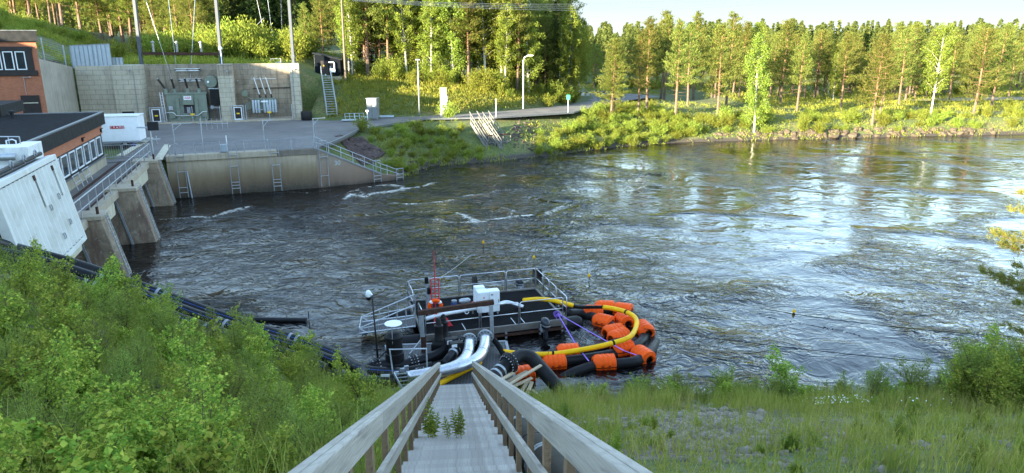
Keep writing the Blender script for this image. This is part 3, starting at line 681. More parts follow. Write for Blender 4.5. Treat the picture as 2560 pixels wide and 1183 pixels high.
# --- wing wall
wg = thing("wing_wall", "tall board marked concrete wing wall with a sloping top beside the brick building", "wall", (-43, 68, 3.2))
mb = MB(); a = Vector((-41.0, 61.6, 3.0)); b = Vector((-45.2, 75.0, 3.0))
mb.add([a, b, b - N * .5, a - N * .5, a + Z * 7.8, b + Z * 6.35, b - N * .5 + Z * 6.35, a - N * .5 + Z * 7.8], [(0, 1, 5, 4), (1, 2, 6, 5), (2, 3, 7, 6), (3, 0, 4, 7), (4, 5, 6, 7), (0, 3, 2, 1)])
mb.build("wall", M['wing_concrete'], wg)
mb = MB(); mb.beam(a + Z * 7.3 + N * .1 - U * .2, a + Z * 7.3 + N * .1 + U * 1.0, 0.3, 1.1); mb.build("end_block", M['concrete'], wg)
# fence along the wing wall and sheet metal screens
fc_ = thing("mesh_fence", "thin wire mesh fence on grey posts above the sloping wing wall", "fence", (-43, 68, 10))
pts = [a + Z * 7.75 + (b - a) * f - Z * 1.45 * f - N * .3 for f in (0.02, 0.45, 0.93)]
for p_ in pts: MB().beam(p_, p_ + Z * 2.1, 0.09, 0.09).build("post", M['galv'], fc_)
mb = MB()
for i in range(2):
    for k in range(9): mb.tube([pts[i] + Z * (0.25 + 0.22 * k), pts[i + 1] + Z * (0.25 + 0.22 * k)], 0.008, 4)
mb.build("wire_mesh", M['galv_dull'], fc_)
def screen(p, q, h, label):
    r = thing("sheet_metal_screen", label, "fence", p, "corrugated screens on the wall top")
    mb = MB(); n = int((q - p).length / 0.12); d = (q - p) / n; s = d.normalized().cross(Z) * 0.045
    prof = [p + d * i + (s if (i // 2) % 2 else s * 0) for i in range(n + 1)]
    for i in range(n): mb.add([prof[i], prof[i + 1], prof[i + 1] + Z * h, prof[i] + Z * h], [(0, 1, 2, 3)])
    o = mb.build("panel", M['fins'], r)
    md = o.modifiers.new("thick", 'SOLIDIFY'); md.thickness = 0.01
    nb = 9 if h > 1.4 else 3
    for i in range(nb + 1):
        x = p.lerp(q, i / nb) - s.normalized() * -0.08
        MB().beam(x, x + Z * h, 0.05, 0.06).build("post", M['galv_dull'], r)
    MB().beam(p + s.normalized() * .08 + Z * (h + .03), q + s.normalized() * .08 + Z * (h + .03), 0.07, 0.05).build("rail", M['galv_dull'], r)
sA = PY(183, 171, 75.4); sB = PY(281, 166, 76.4)
screen(sA, sB, 2.25, "wide grey corrugated metal screen standing on the pale wall top")
screen(PY(283, 163, 77.2), PY(309, 163, 77.6), 0.75, "low short corrugated metal screen continuing the wide grey screen")
# --- transformer bay
WF = Vector((-33.9, 77.7, 0)); WB = W(WF, 0, 3.0)
bay = thing("transformer_bay", "stained concrete block wall with pale pillars enclosing the transformers", "wall", (-33, 79, 3.2))
ztop = 9.45
mb = MB(); wall_box(mb, W(WB, -8.4, 0), W(WB, 10.9, 0), 3.0, ztop, 0.5, U); mb.build("back_wall", M['blocks'], bay)
def pillar(n0, n1, cap=True, mt='pillar_blocks'):
    mb = MB(); mb.prism([W(WF, n0, 0, 3.0), W(WF, n1, 0, 3.0), W(WF, n1, 2.995, 3.0), W(WF, n0, 2.995, 3.0)], (0, 0, (8.27 if cap else ztop + .02) - 3.0)); o = mb.build("pillar", M[mt], bay)
    if cap:
        mb = MB(); mb.prism([W(WF, n0 - .01, -0.01, 8.27), W(WF, n1 + .01, -0.01, 8.27), W(WF, n1 + .01, 2.995, 8.27), W(WF, n0 - .01, 2.995, 8.27)], (0, 0, ztop - 8.25)); mb.build("pillar_top", M['blocks'], bay)
pillar(-7.9, -5.25, False); pillar(2.25, 3.75); pillar(9.75, 10.75, False)
mb = MB(); p0, p1 = Vector((-45.0, 75.0, 0)), W(WF, -7.88, 0.3)
wall_box(mb, p0, p1, 3.0, ztop - .04, 0.6, U); mb.build("side_wall", M['pillar_blocks'], bay)
mb = MB(); wall_box(mb, p0 - U * .04 + N * .3, p0 - U * .04 + N * 1.05, 3.0, ztop, 0.5, U); mb.build("edge_pillar", M['concrete'], bay)
mb = MB(); mb.prism([W(WF, -5.24, -0.45, 3.2), W(WF, 9.74, -0.45, 3.2), W(WF, 9.74, 2.99, 3.2), W(WF, -5.24, 2.99, 3.2)], (0, 0, 0.32)); mb.build("plinth", M['concrete'], bay)
mb = MB(); wall_box(mb, W(WF, -7.45, -0.012), W(WF, -6.3, -0.012), 3.3, 4.75, 0.02, -U); mb.build("opening", M['fascia'], bay)
# wall lamps, pipe and conduit on the bay walls
for n_, u_, z_ in ((-6.2, -0.05, 9.05), (3.3, -0.05, 8.8), (10.2, -0.05, 8.9), (-10.5, 0.2, 8.9), (4.1, 2.9, 7.6)):
    mb = MB(); q_ = W(WF, n_, u_, z_); mb.beam(q_, q_ - U * .45 - Z * .03, 0.16, 0.1); mb.beam(q_ - Z * .05, q_ - Z * .45, 0.03, 0.03); mb.build("wall_lamp", M['galv'], bay)
for n_ in (-5.9, 10.0):
    mb = MB(); mb.beam(W(WF, n_, -0.04, 3.5), W(WF, n_, -0.04, 8.9), 0.05, 0.04); mb.build("conduit", M['galv_dull'], bay)
mb = MB(); mb.tube([W(WB, 5.6, -0.1, 6.72), W(WB, 9.7, -0.1, 6.74)], 0.045, 6); mb.build("cable_run", M['dark_steel'], bay)
def gate(n0, label):
    g = thing("bay_gate", label, "gate", W(WF, n0, -0.3, 3.52), "white framed bay gates")
    w, h = 1.15, 1.62
    for off, nm, e in ((0.0, "gate_frame", 0.09), (0.2, "gate_leaf", 0.08)):
        mb = MB(); u_ = -0.35 if off == 0 else -0.38
        x0, x1, z0, z1 = n0 + off, n0 + w - off, 3.53 + off * .4, 3.53 + h - off
        for a_, b_ in (((x0, z0), (x0, z1)), ((x1, z0), (x1, z1)), ((x0 + e / 2, z1 - e / 2), (x1 - e / 2, z1 - e / 2)), ((x0 + e / 2, z0 + e / 2), (x1 - e / 2, z0 + e / 2))):
            mb.beam(W(WF, a_[0], u_, a_[1]), W(WF, b_[0], u_, b_[1]), e, e)
        mb.build(nm, M['galv'] if off == 0 else M['white_clean'], g)
    mb = MB(); wall_box(mb, W(WF, n0 + .28, -0.34), W(WF, n0 + w - .28, -0.34), 3.7, 4.9, 0.012, -U); mb.build("gate_panel", M['dark_trim'], g)
    mb = MB(); wall_box(mb, W(WF, n0 + .42, -0.365), W(WF, n0 + w - .42, -0.365), 4.18, 4.33, 0.01, -U); mb.build("sign", M['sign_yellow'], g)
gate(-4.75, "white framed bay gate with a yellow sign beside the large transformer")
gate(3.4, "white framed bay gate with a yellow sign between the pale pillar and small transformer")
for n0, n1, lb in ((-3.45, 2.2, "thin wire barrier on the plinth in front of the large transformer"), (4.75, 9.7, "thin wire barrier on the plinth in front of the small transformer")):
    f_ = thing("wire_barrier", lb, "fence", W(WF, (n0 + n1) / 2, -.4, 3.52), "wire barriers of the transformer bays")
    for q_ in (n0 + .05, (n0 + n1) / 2, n1 - .05): MB().beam(W(WF, q_, -.38, 3.52), W(WF, q_, -.38, 5.15), 0.07, 0.07).build("post", M['galv'], f_)
    mb = MB()
    for k in range(8): mb.tube([W(WF, n0, -.38, 3.6 + .2 * k), W(WF, n1, -.38, 3.6 + .2 * k)], 0.007, 4)
    mb.build("wire", M['galv_dull'], f_)
    m_ = (n0 + n1) / 2
    mb = MB(); wall_box(mb, W(WF, m_ - .2, -.425), W(WF, m_ + .2, -.425), 4.2, 4.4, .01, -U); mb.build("sign", M['sign_yellow'], f_)
# --- large transformer
tr = thing("large_transformer", "large grey green power transformer with black bushings and a dark radiator", "transformer", W(WF, -1.2, 1.2, 3.5))
def T(n, u, z): return W(WF, n, u, 3.52 + z)
def tbox(mb, n0, n1, u0, u1, z0, z1): return mb.prism([T(n0, u0, z0), T(n1, u0, z0), T(n1, u1, z0), T(n0, u1, z0)], (0, 0, z1 - z0))
mb = MB(); tbox(mb, -3.15, 0.85, 0.45, 2.3, 0.15, 2.85); tbox(mb, -3.25, .95, .4, 2.4, 2.86, 2.98)
for n_ in (-2.05, -0.2): tbox(mb, n_ - .17, n_ + .17, .25, .445, .1, 2.4)
tbox(mb, -1.5, -0.45, .12, .445, 1.75, 2.8); tbox(mb, -3.0, -2.4, .2, .445, .35, .95); tbox(mb, .3, .8, .2, .445, .4, 1.05); tbox(mb, -3.1, .8, .3, .445, .0, .2)
mb.build("tank", M['xfmr'], tr, bevel=0.02)
for i, n_ in enumerate((-3.25, -2.35, -1.05, 0.1)):
    mb = MB(); b_ = T(n_ + .05, 1.2, 2.98); mb.lathe(b_, [(0.24, 0), (0.2, .1), (0.2, .42), (0.1, .46)], 12); mb.build("turret", M['xfmr'], tr, 'auto')
    tip = T(n_ - (.55 if i == 0 else .12), 1.2, 4.45); base_ = T(n_ + .05, 1.2, 3.42)
    prof = []; mb = MB(); k = 14
    mb.tube([base_.lerp(tip, j / (2 * k)) for j in range(2 * k + 1)], [0.135 if j % 2 else 0.085 for j in range(2 * k + 1)], 10); o = mb.build("bushing", M['porcelain'], tr, True)
    MB().tube([tip, tip.lerp(base_, -0.14)], 0.05, 8).build("terminal", M['galv'], o)
mb = MB(); c_ = T(1.45, 1.7, 4.1); mb.lathe(c_ - U * .9, [(0.05, 0), (.6, 0.02), (.63, .08), (.63, 1.6), (.05, 1.66)], 24, Matrix((N, Z, U)).transposed()); o = mb.build("conservator", M['xfmr'], tr, 'auto')
MB().lathe(c_ - U * 1.0 - N * .28, [(0.02, -.02), (.12, 0), (.12, .1)], 12, Matrix((N, Z, U)).transposed()).build("gauge", M['white_clean'], o)
mb = MB(); tbox(mb, 1.25, 2.15, .5, 2.2, 1.65, 3.35); o = mb.build("radiator", M['fascia'], tr)
mb = MB(); tbox(mb, 1.15, 2.2, .45, 2.25, 3.36, 3.44); mb.build("radiator_frame", M['galv'], o)
mb = MB()
for k in range(9): tbox(mb, 1.28 + .1 * k, 1.31 + .1 * k, .46, .499, 1.68, 3.33)
mb.build("fin", M['dark_steel'], o)
mb = MB(); mb.lathe(T(1.35, .6, 1.42) - U * .2, [(.2, 0), (.2, .25)], 14, Matrix((N, Z, U)).transposed()); mb.tube([T(1.5, .6, 1.4), T(2.1, .7, 1.3)], .09, 8); mb.build("pump", M['galv_dull'], tr, 'auto')
mb = MB(); tbox(mb, -1.38, -.62, .10, .118, 2.28, 2.68); sg = mb.build("sign", M['white_clean'], tr)
text_mesh("lettering", "ABB", 0.34, facing(T(-1.0, .097, 2.48), N), M['red'], sg)
mb = MB(); tbox(mb, -1.5, -.45, .35, .44, .9, 1.72); mb.build("recess_panel", M['dark_trim'], tr)
mb = MB(); tbox(mb, -1.2, -.85, .26, .348, .85, 1.5); mb.build("control_box", M['galv_dull'], tr, bevel=.01)
mb = MB(); tbox(mb, -2.95, -2.55, .15, .44, 1.25, 1.65); mb.build("gauge_box", M['galv'], tr, bevel=.01)
mb = MB(); mb.tube([T(-3.3, .3, .98), T(-2.6, .2, .98), T(-2.25, .15, .62), T(-.1, .15, .62), T(.35, .15, .98), T(.8, .2, 1.0)], 0.045, 6); mb.build("pipe", M['white'], tr, True)
mb = MB()
for n_ in (-3.55, -3.3): mb.beam(T(n_, .3, 0), T(n_ - .12, .3, 3.1), .05, .05)
for k in range(9): mb.beam(T(-3.55 - .12 * k / 9, .3, .3 + .31 * k), T(-3.3 - .12 * k / 9, .3, .3 + .31 * k), .03, .03)
mb.build("ladder", M['white_clean'], tr)
for i, (z_, n0, n1) in enumerate(((5.25, -2.2, .3), (4.15, -1.9, .35))):
    hb = thing("busbar_support", ["upper white busbar and insulators on the stained back wall", "lower white busbar and insulators behind the black bushings"][i], "busbar", T(-1, 2.9, z_), "busbars behind the large transformer")
    mb = MB(); mb.tube([T(n0, 2.45, z_), T(n1, 2.45, z_)], .05, 8); mb.tube([T(n0, 2.45, z_ + .2), T(n1, 2.45, z_ + .2)], .035, 8); mb.build("busbar", M['white'], hb)
    for f in (0.02, .5, .98): MB().tube([T(n0 + (n1 - n0) * f, 2.38, z_ + .1), T(n0 + (n1 - n0) * f, 2.99, z_ + .1)], .09, 8).build("insulator", M['porcelain'], hb)
# --- small transformer
ts = thing("small_transformer", "small transformer with pale grey radiator tubes and three slanting rods above", "transformer", T(6.9, 1.6, 0))
mb = MB(); tbox(mb, 5.9, 8.0, 1.3, 2.2, .75, 2.1); tbox(mb, 5.8, 8.1, 1.25, 2.25, 2.102, 2.2); mb.build("tank", M['xfmr'], ts, bevel=.02)
for k in range(9):
    if k == 3: continue
    n_ = 5.55 + .30 * k
    mb = MB(); mb.tube([T(n_, 1.0, .62), T(n_, 1.0, .7), T(n_, 1.0, 1.95), T(n_, 1.0, 2.05)], [.08, .125, .125, .08], 10); mb.build("radiator_tube", M['fins'], ts, 'auto')
mb = MB(); mb.tube([T(5.6, 1.16, .95), T(8.0, 1.16, .95)], .05, 6); mb.tube([T(5.6, 1.16, 1.8), T(8.0, 1.16, 1.8)], .05, 6); mb.build("manifold", M['fins'], ts)
mb = MB(); tbox(mb, 6.45, 7.15, .85, .872, 1.78, 1.95); mb.build("sign", M['white_clean'], ts)
for k, n_ in enumerate((6.3, 6.95, 7.55)):
    mb = MB(); mb.tube([T(n_ - .45, 1.9, 4.45), T(n_, 1.7, 2.6)], .05, 6); o = mb.build("bushing_rod", M['white'], ts)
    MB().tube([T(n_, 1.7, 2.62), T(n_ + .03, 1.7, 2.2)], [.05, .09], 8).build("terminal", M['porcelain'], o)
mb = MB(); c_ = T(4.75, 1.8, 2.75); mb.lathe(c_ - U * .5, [(.02, 0), (.34, .02), (.36, .06), (.36, 1.0), (.02, 1.02)], 20, Matrix((N, Z, U)).transposed()); mb.tube([T(4.85, 1.7, 2.4), T(5.4, 1.6, 2.1), T(5.9, 1.6, 2.1)], .06, 8); mb.build("conservator", M['xfmr'], ts, 'auto')
mb = MB(); tbox(mb, 4.75, 5.25, 1.9, 2.4, .9, 1.75); mb.build("control_box", M['xfmr'], ts, bevel=.01)
mb = MB(); mb.tube([T(5.5, 2.6, 4.25), T(8.2, 2.6, 4.25)], .03, 6); tag(mb.build("busbar", M['white'], at=T(6.8, 2.6, 4.2)), "thin white busbar across the wall above the small transformer", "busbar")
# --- masts, cross beam, line wires
for i, (px, x2) in enumerate(((350, 318), (551, 526), (734, 711))):
    base_ = PY(px, 160, [78.9, 82.4, 85.2][i]); base_.z = gz(base_.x, base_.y) - .2
    top_ = PY(x2, -160, base_.y)
    mb = MB(); mb.beam(base_, top_, 0.32, 0.32, up=(1, 0, 0)); o = mb.build("lattice_mast", M['mast'], bevel=.02, at=base_)
    tag(o, ["grey steel mast behind the wall above the first pale pillar", "grey steel mast behind the wall above the middle pillar", "grey steel mast behind the wall's end beside the hut"][i], "mast", "steel masts behind the bay wall")
    mid = base_.lerp(top_, 0.19); MB().beam(mid - Z * .3, mid + Z * .1, .40, .40, up=(1, 0, 0)).build("splice_plate", M['mast'], o)
cb = thing("cross_beam", "rust brown steel cross beam with three insulators between two grey masts", "beam", PY(450, 134, 80.6))
mb = MB(); mb.beam(PY(357, 134, 78.9), PY(549, 135, 82.4), 0.25, 0.3); mb.build("beam", M['rust'], cb)
for px in (385, 444, 504):
    Y_ = 78.9 + (px - 357) / 192 * 3.5
    mb = MB(); b_ = PY(px, 133, Y_); k = 8
    mb.tube([b_ + Z * (0.1 + j * .062) for j in range(2 * k + 1)], [.14 if j % 2 else .08 for j in range(2 * k + 1)], 10); mb.lathe(b_ + Z * 1.1, [(.2, 0), (.2, .06), (.03, .2)], 8); mb.build("insulator", M['insul'], cb, True)
for i, (a_, b_, ya, yb) in enumerate((((430, 200), (361, -10), 79.5, 79.5), ((444, 195), (420, -10), 80, 84), ((476, 195), (488, -10), 80, 86), ((665, 105), (640, -10), 112, 112), ((684, 110), (668, -10), 112, 112), ((706, 110), (702, -10), 112, 112), ((620, 85), (660, 45), 112, 112))):
    mb = MB(); mb.tube([PY(*a_, ya), PY(*b_, yb)], 0.022 if i < 3 else .03, 5); tag(mb.build("line_wire", M['galv'], at=PY(*a_, ya)), ["pale wire slanting down to the transformer's first bushing", "pale wire rising from the upper busbar by the rightmost end", "pale wire rising steeply from the busbar's end past the big pine", "first of three thin wires in front of the dark spruces", "second of three thin wires in front of the dark spruces", "third of three thin wires in front of the dark spruces", "short stay wire crossing before the dark spruces"][i], "wire", "overhead wires")
for i in range(4):
    mb = MB(); a_, b_ = PY(880, -4 + i * 2, 70 + i * .5), PY(1990, -26 + i * 9, 100 + i)
    mb.tube([a_.lerp(b_, t / 12) - Z * (2.2 * 4 * (t / 12) * (1 - t / 12) * .5) for t in range(13)], 0.011, 5); tag(mb.build("power_line", M['galv'], at=a_), "slack pale power line strung high in front of the wood", "power line", "power lines before the wood")
mb = MB(); b_ = PY(556, 170, 80.5); mb.tube([b_, b_ + Z * 1.9], .05, 6); mb.lathe(b_ + Z * 1.9, [(.05, 0), (.22, .1), (.2, .3), (.05, .4)], 10); tag(mb.build("round_lamp", M['white_clean'], smooth='auto', at=b_), "round white lamp on a thin pole above the middle pillar", "lamp")
fr_ = PY(690, 158, 86); mb = MB()
for d_ in (-.55, .55): mb.beam(fr_ + N * d_ - Z * .1, fr_ + N * d_ + Z * .5, .05, .05)
mb.beam(fr_ + N * -.6 + Z * .5, fr_ + N * .6 + Z * .5, .05, .05); mb.beam(fr_ + N * -.6 + Z * .1, fr_ + N * .6 + Z * .1, .1, .1); tag(mb.build("pipe_stand", M['galv'], at=fr_), "small grey pipe frame on the wall top before the bright bushes", "frame")
# --- bridge deck over the draft tubes
DK = Vector((-21.0, 33.2, 0)); LD = 22.3
dk = thing("bridge_deck", "dark deck with rails over the cream beams and piers beside the annex", "bridge", W(DK, -1, 8, 3.2))
mb = MB(); mb.prism([W(DK, .12, -6.5, 2.98), W(DK, .12, LD, 2.98), W(DK, -4.2, LD, 2.98), W(DK, -4.2, -6.5, 2.98)], (0, 0, .30)); mb.build("deck_slab", M['asphalt'], dk)
mb = MB(); mb.prism([W(DK, .13, -6.5, 2.95), W(DK, .13, LD, 2.95), W(DK, -.28, LD, 2.95), W(DK, -.28, -6.5, 2.95)], (0, 0, .42)); mb.build("edge_kerb", M['concrete'], dk)
mb = MB(); mb.prism([W(DK, -1.85, -6.5, 3.284), W(DK, -1.85, LD - .3, 3.284), W(DK, -2.05, LD - .3, 3.284), W(DK, -2.05, -6.5, 3.284)], (0, 0, .035)); mb.build("rail_track", M['rust'], dk)
mb = MB(); mb.prism([W(DK, -.3, -6.5, 3.284), W(DK, -.3, LD - .3, 3.284), W(DK, -.5, LD - .3, 3.284), W(DK, -.5, -6.5, 3.284)], (0, 0, .035)); mb.build("rail_track", M['rust'], dk)
for u0, u1 in ((-5.4, -.2), (2.2, 7.4), (10.4, 18.6)):
    mb = MB(); mb.prism([W(DK, .10, u0, 2.2), W(DK, .10, u1, 2.2), W(DK, -.5, u1, 2.2), W(DK, -.5, u0, 2.2)], (0, 0, .74)); mb.build("beam", M['cream'], dk)
mb = MB(); mb.prism([W(DK, -2.6, -6.5, -2), W(DK, -2.6, LD, -2), W(DK, -3.6, LD, -2), W(DK, -3.6, -6.5, -2)], (0, 0, 4.97)); mb.build("back_wall", M['dark_steel'], dk)
rl = thing("deck_railing", "galvanised two rail handrail along the river side of the bridge deck", "railing", W(DK, 0, 8, 3.3))
for k in range(14):
    u0 = -.4 + 1.62 * k
    MB().beam(W(DK, -.05, u0, 3.36), W(DK, -.05, u0, 4.42), .045, .045).build("post", M['galv'], rl)
mb = MB(); mb.tube([W(DK, -.05, -.6, 4.42), W(DK, -.05, LD - .6, 4.42)], .032, 6); mb.build("top_rail", M['galv'], rl)
mb = MB(); mb.tube([W(DK, -.05, -.6, 3.86), W(DK, -.05, LD - .6, 3.86)], .026, 6); mb.build("mid_rail", M['galv'], rl)
# --- piers
def pier(px, py, label, wdt=1.5):
    f0 = P(px, py, 0)                                    # where the front face meets the water on the camera side
    r = thing("bridge_pier", label, "pier", f0, "piers of the bridge deck")
    mb = MB(); zt = 3.25
    def sec(u): return [W(f0, .15, u, -.6), W(f0, -.74, u, zt), W(f0, -3.0, u, zt), W(f0, -2.2, u, -.6)]
    A_, B_ = sec(0), sec(wdt); mb.add(A_ + B_, [(0, 1, 2, 3), (7, 6, 5, 4), (0, 4, 5, 1), (1, 5, 6, 2), (2, 6, 7, 3), (3, 7, 4, 0)]); mb.build("body", M['pier'], r, bevel=.04)
    mb = MB(); mb.prism([W(f0, -.66, -.06, zt + .003), W(f0, -.66, wdt + .06, zt + .003), W(f0, -2.4, wdt + .06, zt + .003), W(f0, -2.4, -.06, zt + .003)], (0, 0, .22)); mb.build("cap", M['concrete'], r, bevel=.03)
    mb = MB(); mb.beam(W(f0, -1.2, -.05, -.4), W(f0, -2.0, -.05, zt), .12, .09, up=U); mb.build("steel_guide", M['galv_dull'], r)
    ld = MB()
    for u_ in (.15, .6): ld.beam(W(f0, .16, u_, .1), W(f0, -.55, u_, zt + .25), .05, .05)
    for k in range(13): ld.beam(W(f0, .16 - .71 * (k + .5) / 13.5, .15, .1 + 3.4 * (k + .5) / 13.5), W(f0, .16 - .71 * (k + .5) / 13.5, .6, .1 + 3.4 * (k + .5) / 13.5), .03, .03)
    ld.build("ladder", M['galv'], r)
    MB().beam(W(f0, -.95, .5, zt + .2), W(f0, -.95, .5, zt + .6), .1, .1).build("bollard", M['rust'], r)
pier(316, 700, "nearest stained bridge pier, partly behind the black pipes")
pier(391, 606, "middle bridge pier with red stained side and a ladder")
pier(432, 514, "farthest bridge pier standing against the quay wall")
# --- white steel panel and hoist machinery
PC = Vector((-19.3, 30.9, 3.3)); LN = (Z * 3.9 - N * .69)
wp = thing("ribbed_shutter", "big white ribbed steel panel with lifting rings leaning on the deck", "panel", PC)
def WP(u, h, o=0.0): return PC - U * u + LN * h + (N + Z * .177) * o
mb = MB(); L_ = 7.2; nr = 15
prof = []
for i in range(nr * 4 + 1):
    u_ = .12 + (L_ - .24) * i / (nr * 4); prof.append((u_, .09 if i % 4 in (1, 2) else 0.0))
for i in range(len(prof) - 1):
    (u0, o0), (u1, o1) = prof[i], prof[i + 1]
    mb.add([WP(u0, .06, o0), WP(u1, .06, o1), WP(u1, .94, o1), WP(u0, .94, o0)], [(0, 1, 2, 3)])
mb.build("ribbed_sheet", M['panel_white'], wp)
mb = MB()
for a_, b_ in ((WP(-.02, -.0, -.1), WP(-.02, 1.0, -.1)), (WP(L_, 0, -.1), WP(L_, 1.0, -.1))): mb.beam(a_, b_, .22, .34, up=N)
for h_ in (.025, .975): mb.beam(WP(.1, h_, -.1), WP(L_ - .1, h_, -.1), .34, .22, up=LN)
mb.build("frame", M['panel_white'], wp, bevel=.02)
mb = MB(); mb.add([WP(0, 0.02, -.28), WP(L_, .02, -.28), WP(L_, .98, -.28), WP(0, .98, -.28)], [(0, 1, 2, 3)]); mb.prism([WP(0, .02, -.3), WP(L_, .02, -.3), WP(L_, .98, -.3), WP(0, .98, -.3)], -N * .9); mb.build("back_frame", M['dark_steel'], wp)
for u_, h_ in ((1.55, .60), (2.9, .55), (1.35, .30), (2.6, .22)):
    mb = MB(); c_ = WP(u_, h_, .13); r_ = .11; M_ = [c_ + U * (-r_) + LN.normalized() * r_, c_ + U * (-r_) - LN.normalized() * r_, c_ + U * r_ * .5 - LN.normalized() * r_, c_ + U * r_ * 1.0, c_ + U * r_ * .5 + LN.normalized() * r_]
    mb.tube(M_ + [M_[0]], .02, 6); mb.build("lifting_ring", M['galv_dull'], wp)
for u_ in (.95, 3.35):
    mb = MB(); mb.prism([WP(u_, .865, .10), WP(u_ + .22, .865, .10), WP(u_ + .22, .915, .10), WP(u_, .915, .10)], N * .03); mb.build("corner_casting", M['rust'], wp)
    mb = MB(); mb.prism([WP(u_ - .05, .58, .085), WP(u_ - .35, .58, .085), WP(u_ - .35, .9, .085), WP(u_ - .05, .9, .085)], N * .02); mb.build("plate", M['panel_white'], wp)
mb = MB()
for k in range(16): mb.beam(WP(.35 + k * .42, .045, .014), WP(.52 + k * .42, .045, .014), .012, .05, up=LN)
mb.build("weld_marks", M['galv_dull'], wp)
pipe_ = thing("shackle_bar", "dark bar with three shackles lying along the top of the white panel", "bar", WP(2, 1.04, -.3))
mb = MB(); mb.tube([WP(.3, 1.045, -.35), WP(5.5, 1.045, -.35)], .09, 8); mb.tube([WP(.2, 1.03, -.62), WP(5.5, 1.03, -.62)], .07, 8); mb.build("bar", M['dark_steel'], pipe_)
for u_ in (1.1, 2.5, 4.0):
    mb = MB(); mb.tube([WP(u_, 1.05, -.3) + (U * math.cos(t * .7) + Z * (math.sin(t * .7) + .5)) * .15 for t in range(10)], .035, 6); mb.build("shackle", M['galv_dull'], pipe_)
hm = thing("hoist_machine", "white hoist machine housing with round openings behind the white panel", "machine", (-24, 33, 5))
def hb_(px, py, Y_, dx, dy, dz, nm, m_):
    c_ = PY(px, py, Y_); mb = MB(); mb.box(c_, (dx, dy, dz), rz=AN); return mb.build(nm, m_, hm, bevel=.03)
h1 = hb_(22, 395, 32.2, 2.0, 1.2, 1.1, "housing", M['white']); hb_(74, 378, 34.2, 0.8, 1.2, .8, "gear_housing", M['white']); hb_(60, 418, 33.6, .7, 1.0, .9, "bracket", M['white']); hb_(0, 434, 31.8, 1.6, 1.0, .7, "base_frame", M['white'])
for px, py, Y_, r_ in ((8, 393, 31.2, .17), (56, 372, 33.4, .14)):
    c_ = PY(px, py, Y_); MB().lathe(c_, [(r_, -.5), (r_, .5)], 14, Matrix((U, Z, N)).transposed()).build("shaft_tube", M['galv'], hm, 'auto')
mb = MB(); a_ = PY(-10, 345, 33.5)
for px in (-10, 20, 48): q_ = PY(px, 342, 33.5); mb.tube([q_, q_ - Z * .9], .03, 6)
mb.tube([PY(-10, 342, 33.5), PY(48, 342, 33.5)], .03, 6); mb.build("guard_rail", M['galv'], hm)
mb = MB(); q_ = PY(15, 352, 33.2); mb.tube([q_ - Z * .5, q_, q_ + Vector((.3, 0, .06)), q_ + Vector((.45, 0, 0)), q_ + Vector((.45, 0, -.5))], .035, 6); mb.build("grab_rail", M['white_clean'], hm)
# --- quay wall
QD = (Q1 - Q0).normalized(); QN = Vector((QD.y, -QD.x, 0)); QL = (Q1 - Q0).length
qw = thing("quay_wall", "stained concrete quay wall with a ledge and a tide mark below the fence", "wall", Q0 + QD * 5)
def QP(s, z, o=0.0): return Q0 + QD * s + QN * o + Z * z
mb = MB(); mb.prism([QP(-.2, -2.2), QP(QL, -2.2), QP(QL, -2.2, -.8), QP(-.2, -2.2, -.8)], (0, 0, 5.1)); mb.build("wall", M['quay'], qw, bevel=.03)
mb = MB(); mb.prism([QP(-.2, 2.9, .14), QP(8.0, 2.9, .14), QP(8.0, 2.9, -.9), QP(-.2, 2.9, -.9)], (0, 0, .46)); mb.build("ledge", M['concrete'], qw, bevel=.03)
mb = MB(); mb.prism([QP(8.0, 2.86, .08), QP(QL + .05, 2.86, .08), QP(QL + .05, 2.86, -.9), QP(8.0, 2.86, -.9)], (0, 0, .48)); mb.build("beam_ledge", m_concrete("brown stained ledge", (0.2, 0.165, 0.13), .7), qw, bevel=.03)
S0, S1 = Q1, Q2; SD = (S1 - S0).normalized(); SN = Vector((SD.y, -SD.x, 0)); SL = (S1 - S0).length
def SLP(s, z, o=0.0): return S0 + SD * s + SN * o + Z * z
sw = thing("sloping_quay_wall", "triangular concrete wall sloping down to the water with a faint painted number", "wall", SLP(3, 0))
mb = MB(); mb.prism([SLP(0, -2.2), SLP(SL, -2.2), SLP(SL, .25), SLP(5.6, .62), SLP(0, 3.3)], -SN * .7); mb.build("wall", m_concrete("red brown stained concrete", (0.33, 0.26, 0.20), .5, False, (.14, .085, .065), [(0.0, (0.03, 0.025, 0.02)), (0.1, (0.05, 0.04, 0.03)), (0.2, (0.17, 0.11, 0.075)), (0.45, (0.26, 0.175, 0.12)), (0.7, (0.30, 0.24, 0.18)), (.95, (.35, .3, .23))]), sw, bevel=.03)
mb = MB(); mb.beam(SLP(0, 3.36, -.3), SLP(5.6, .68, -.3), .75, .12); mb.build("coping", M['galv_dull'], sw)
text_mesh("painted_number", "30", 0.55, facing(SLP(1.75, 1.95, .012), SD), M['fins'], sw, .002)
sr = thing("slope_railing", "galvanised handrail going down the sloping quay wall to the water", "railing", SLP(3, 2))
for k in range(7):
    s_ = .1 + 1.02 * k; z_ = max(.5, 3.35 - .483 * s_)
    MB().beam(SLP(s_, z_, -.1), SLP(s_, z_ + .9, -.1), .05, .05).build("post", M['galv'], sr)
for h_, nm in ((.9, "top_rail"), (.5, "mid_rail")):
    mb = MB(); mb.tube([SLP(0.05, 3.35 + h_, -.1), SLP(5.8, .58 + h_, -.1), SLP(7.3, .1 + h_ * .8, -.1)], .03, 6); mb.build(nm, M['galv'], sr)
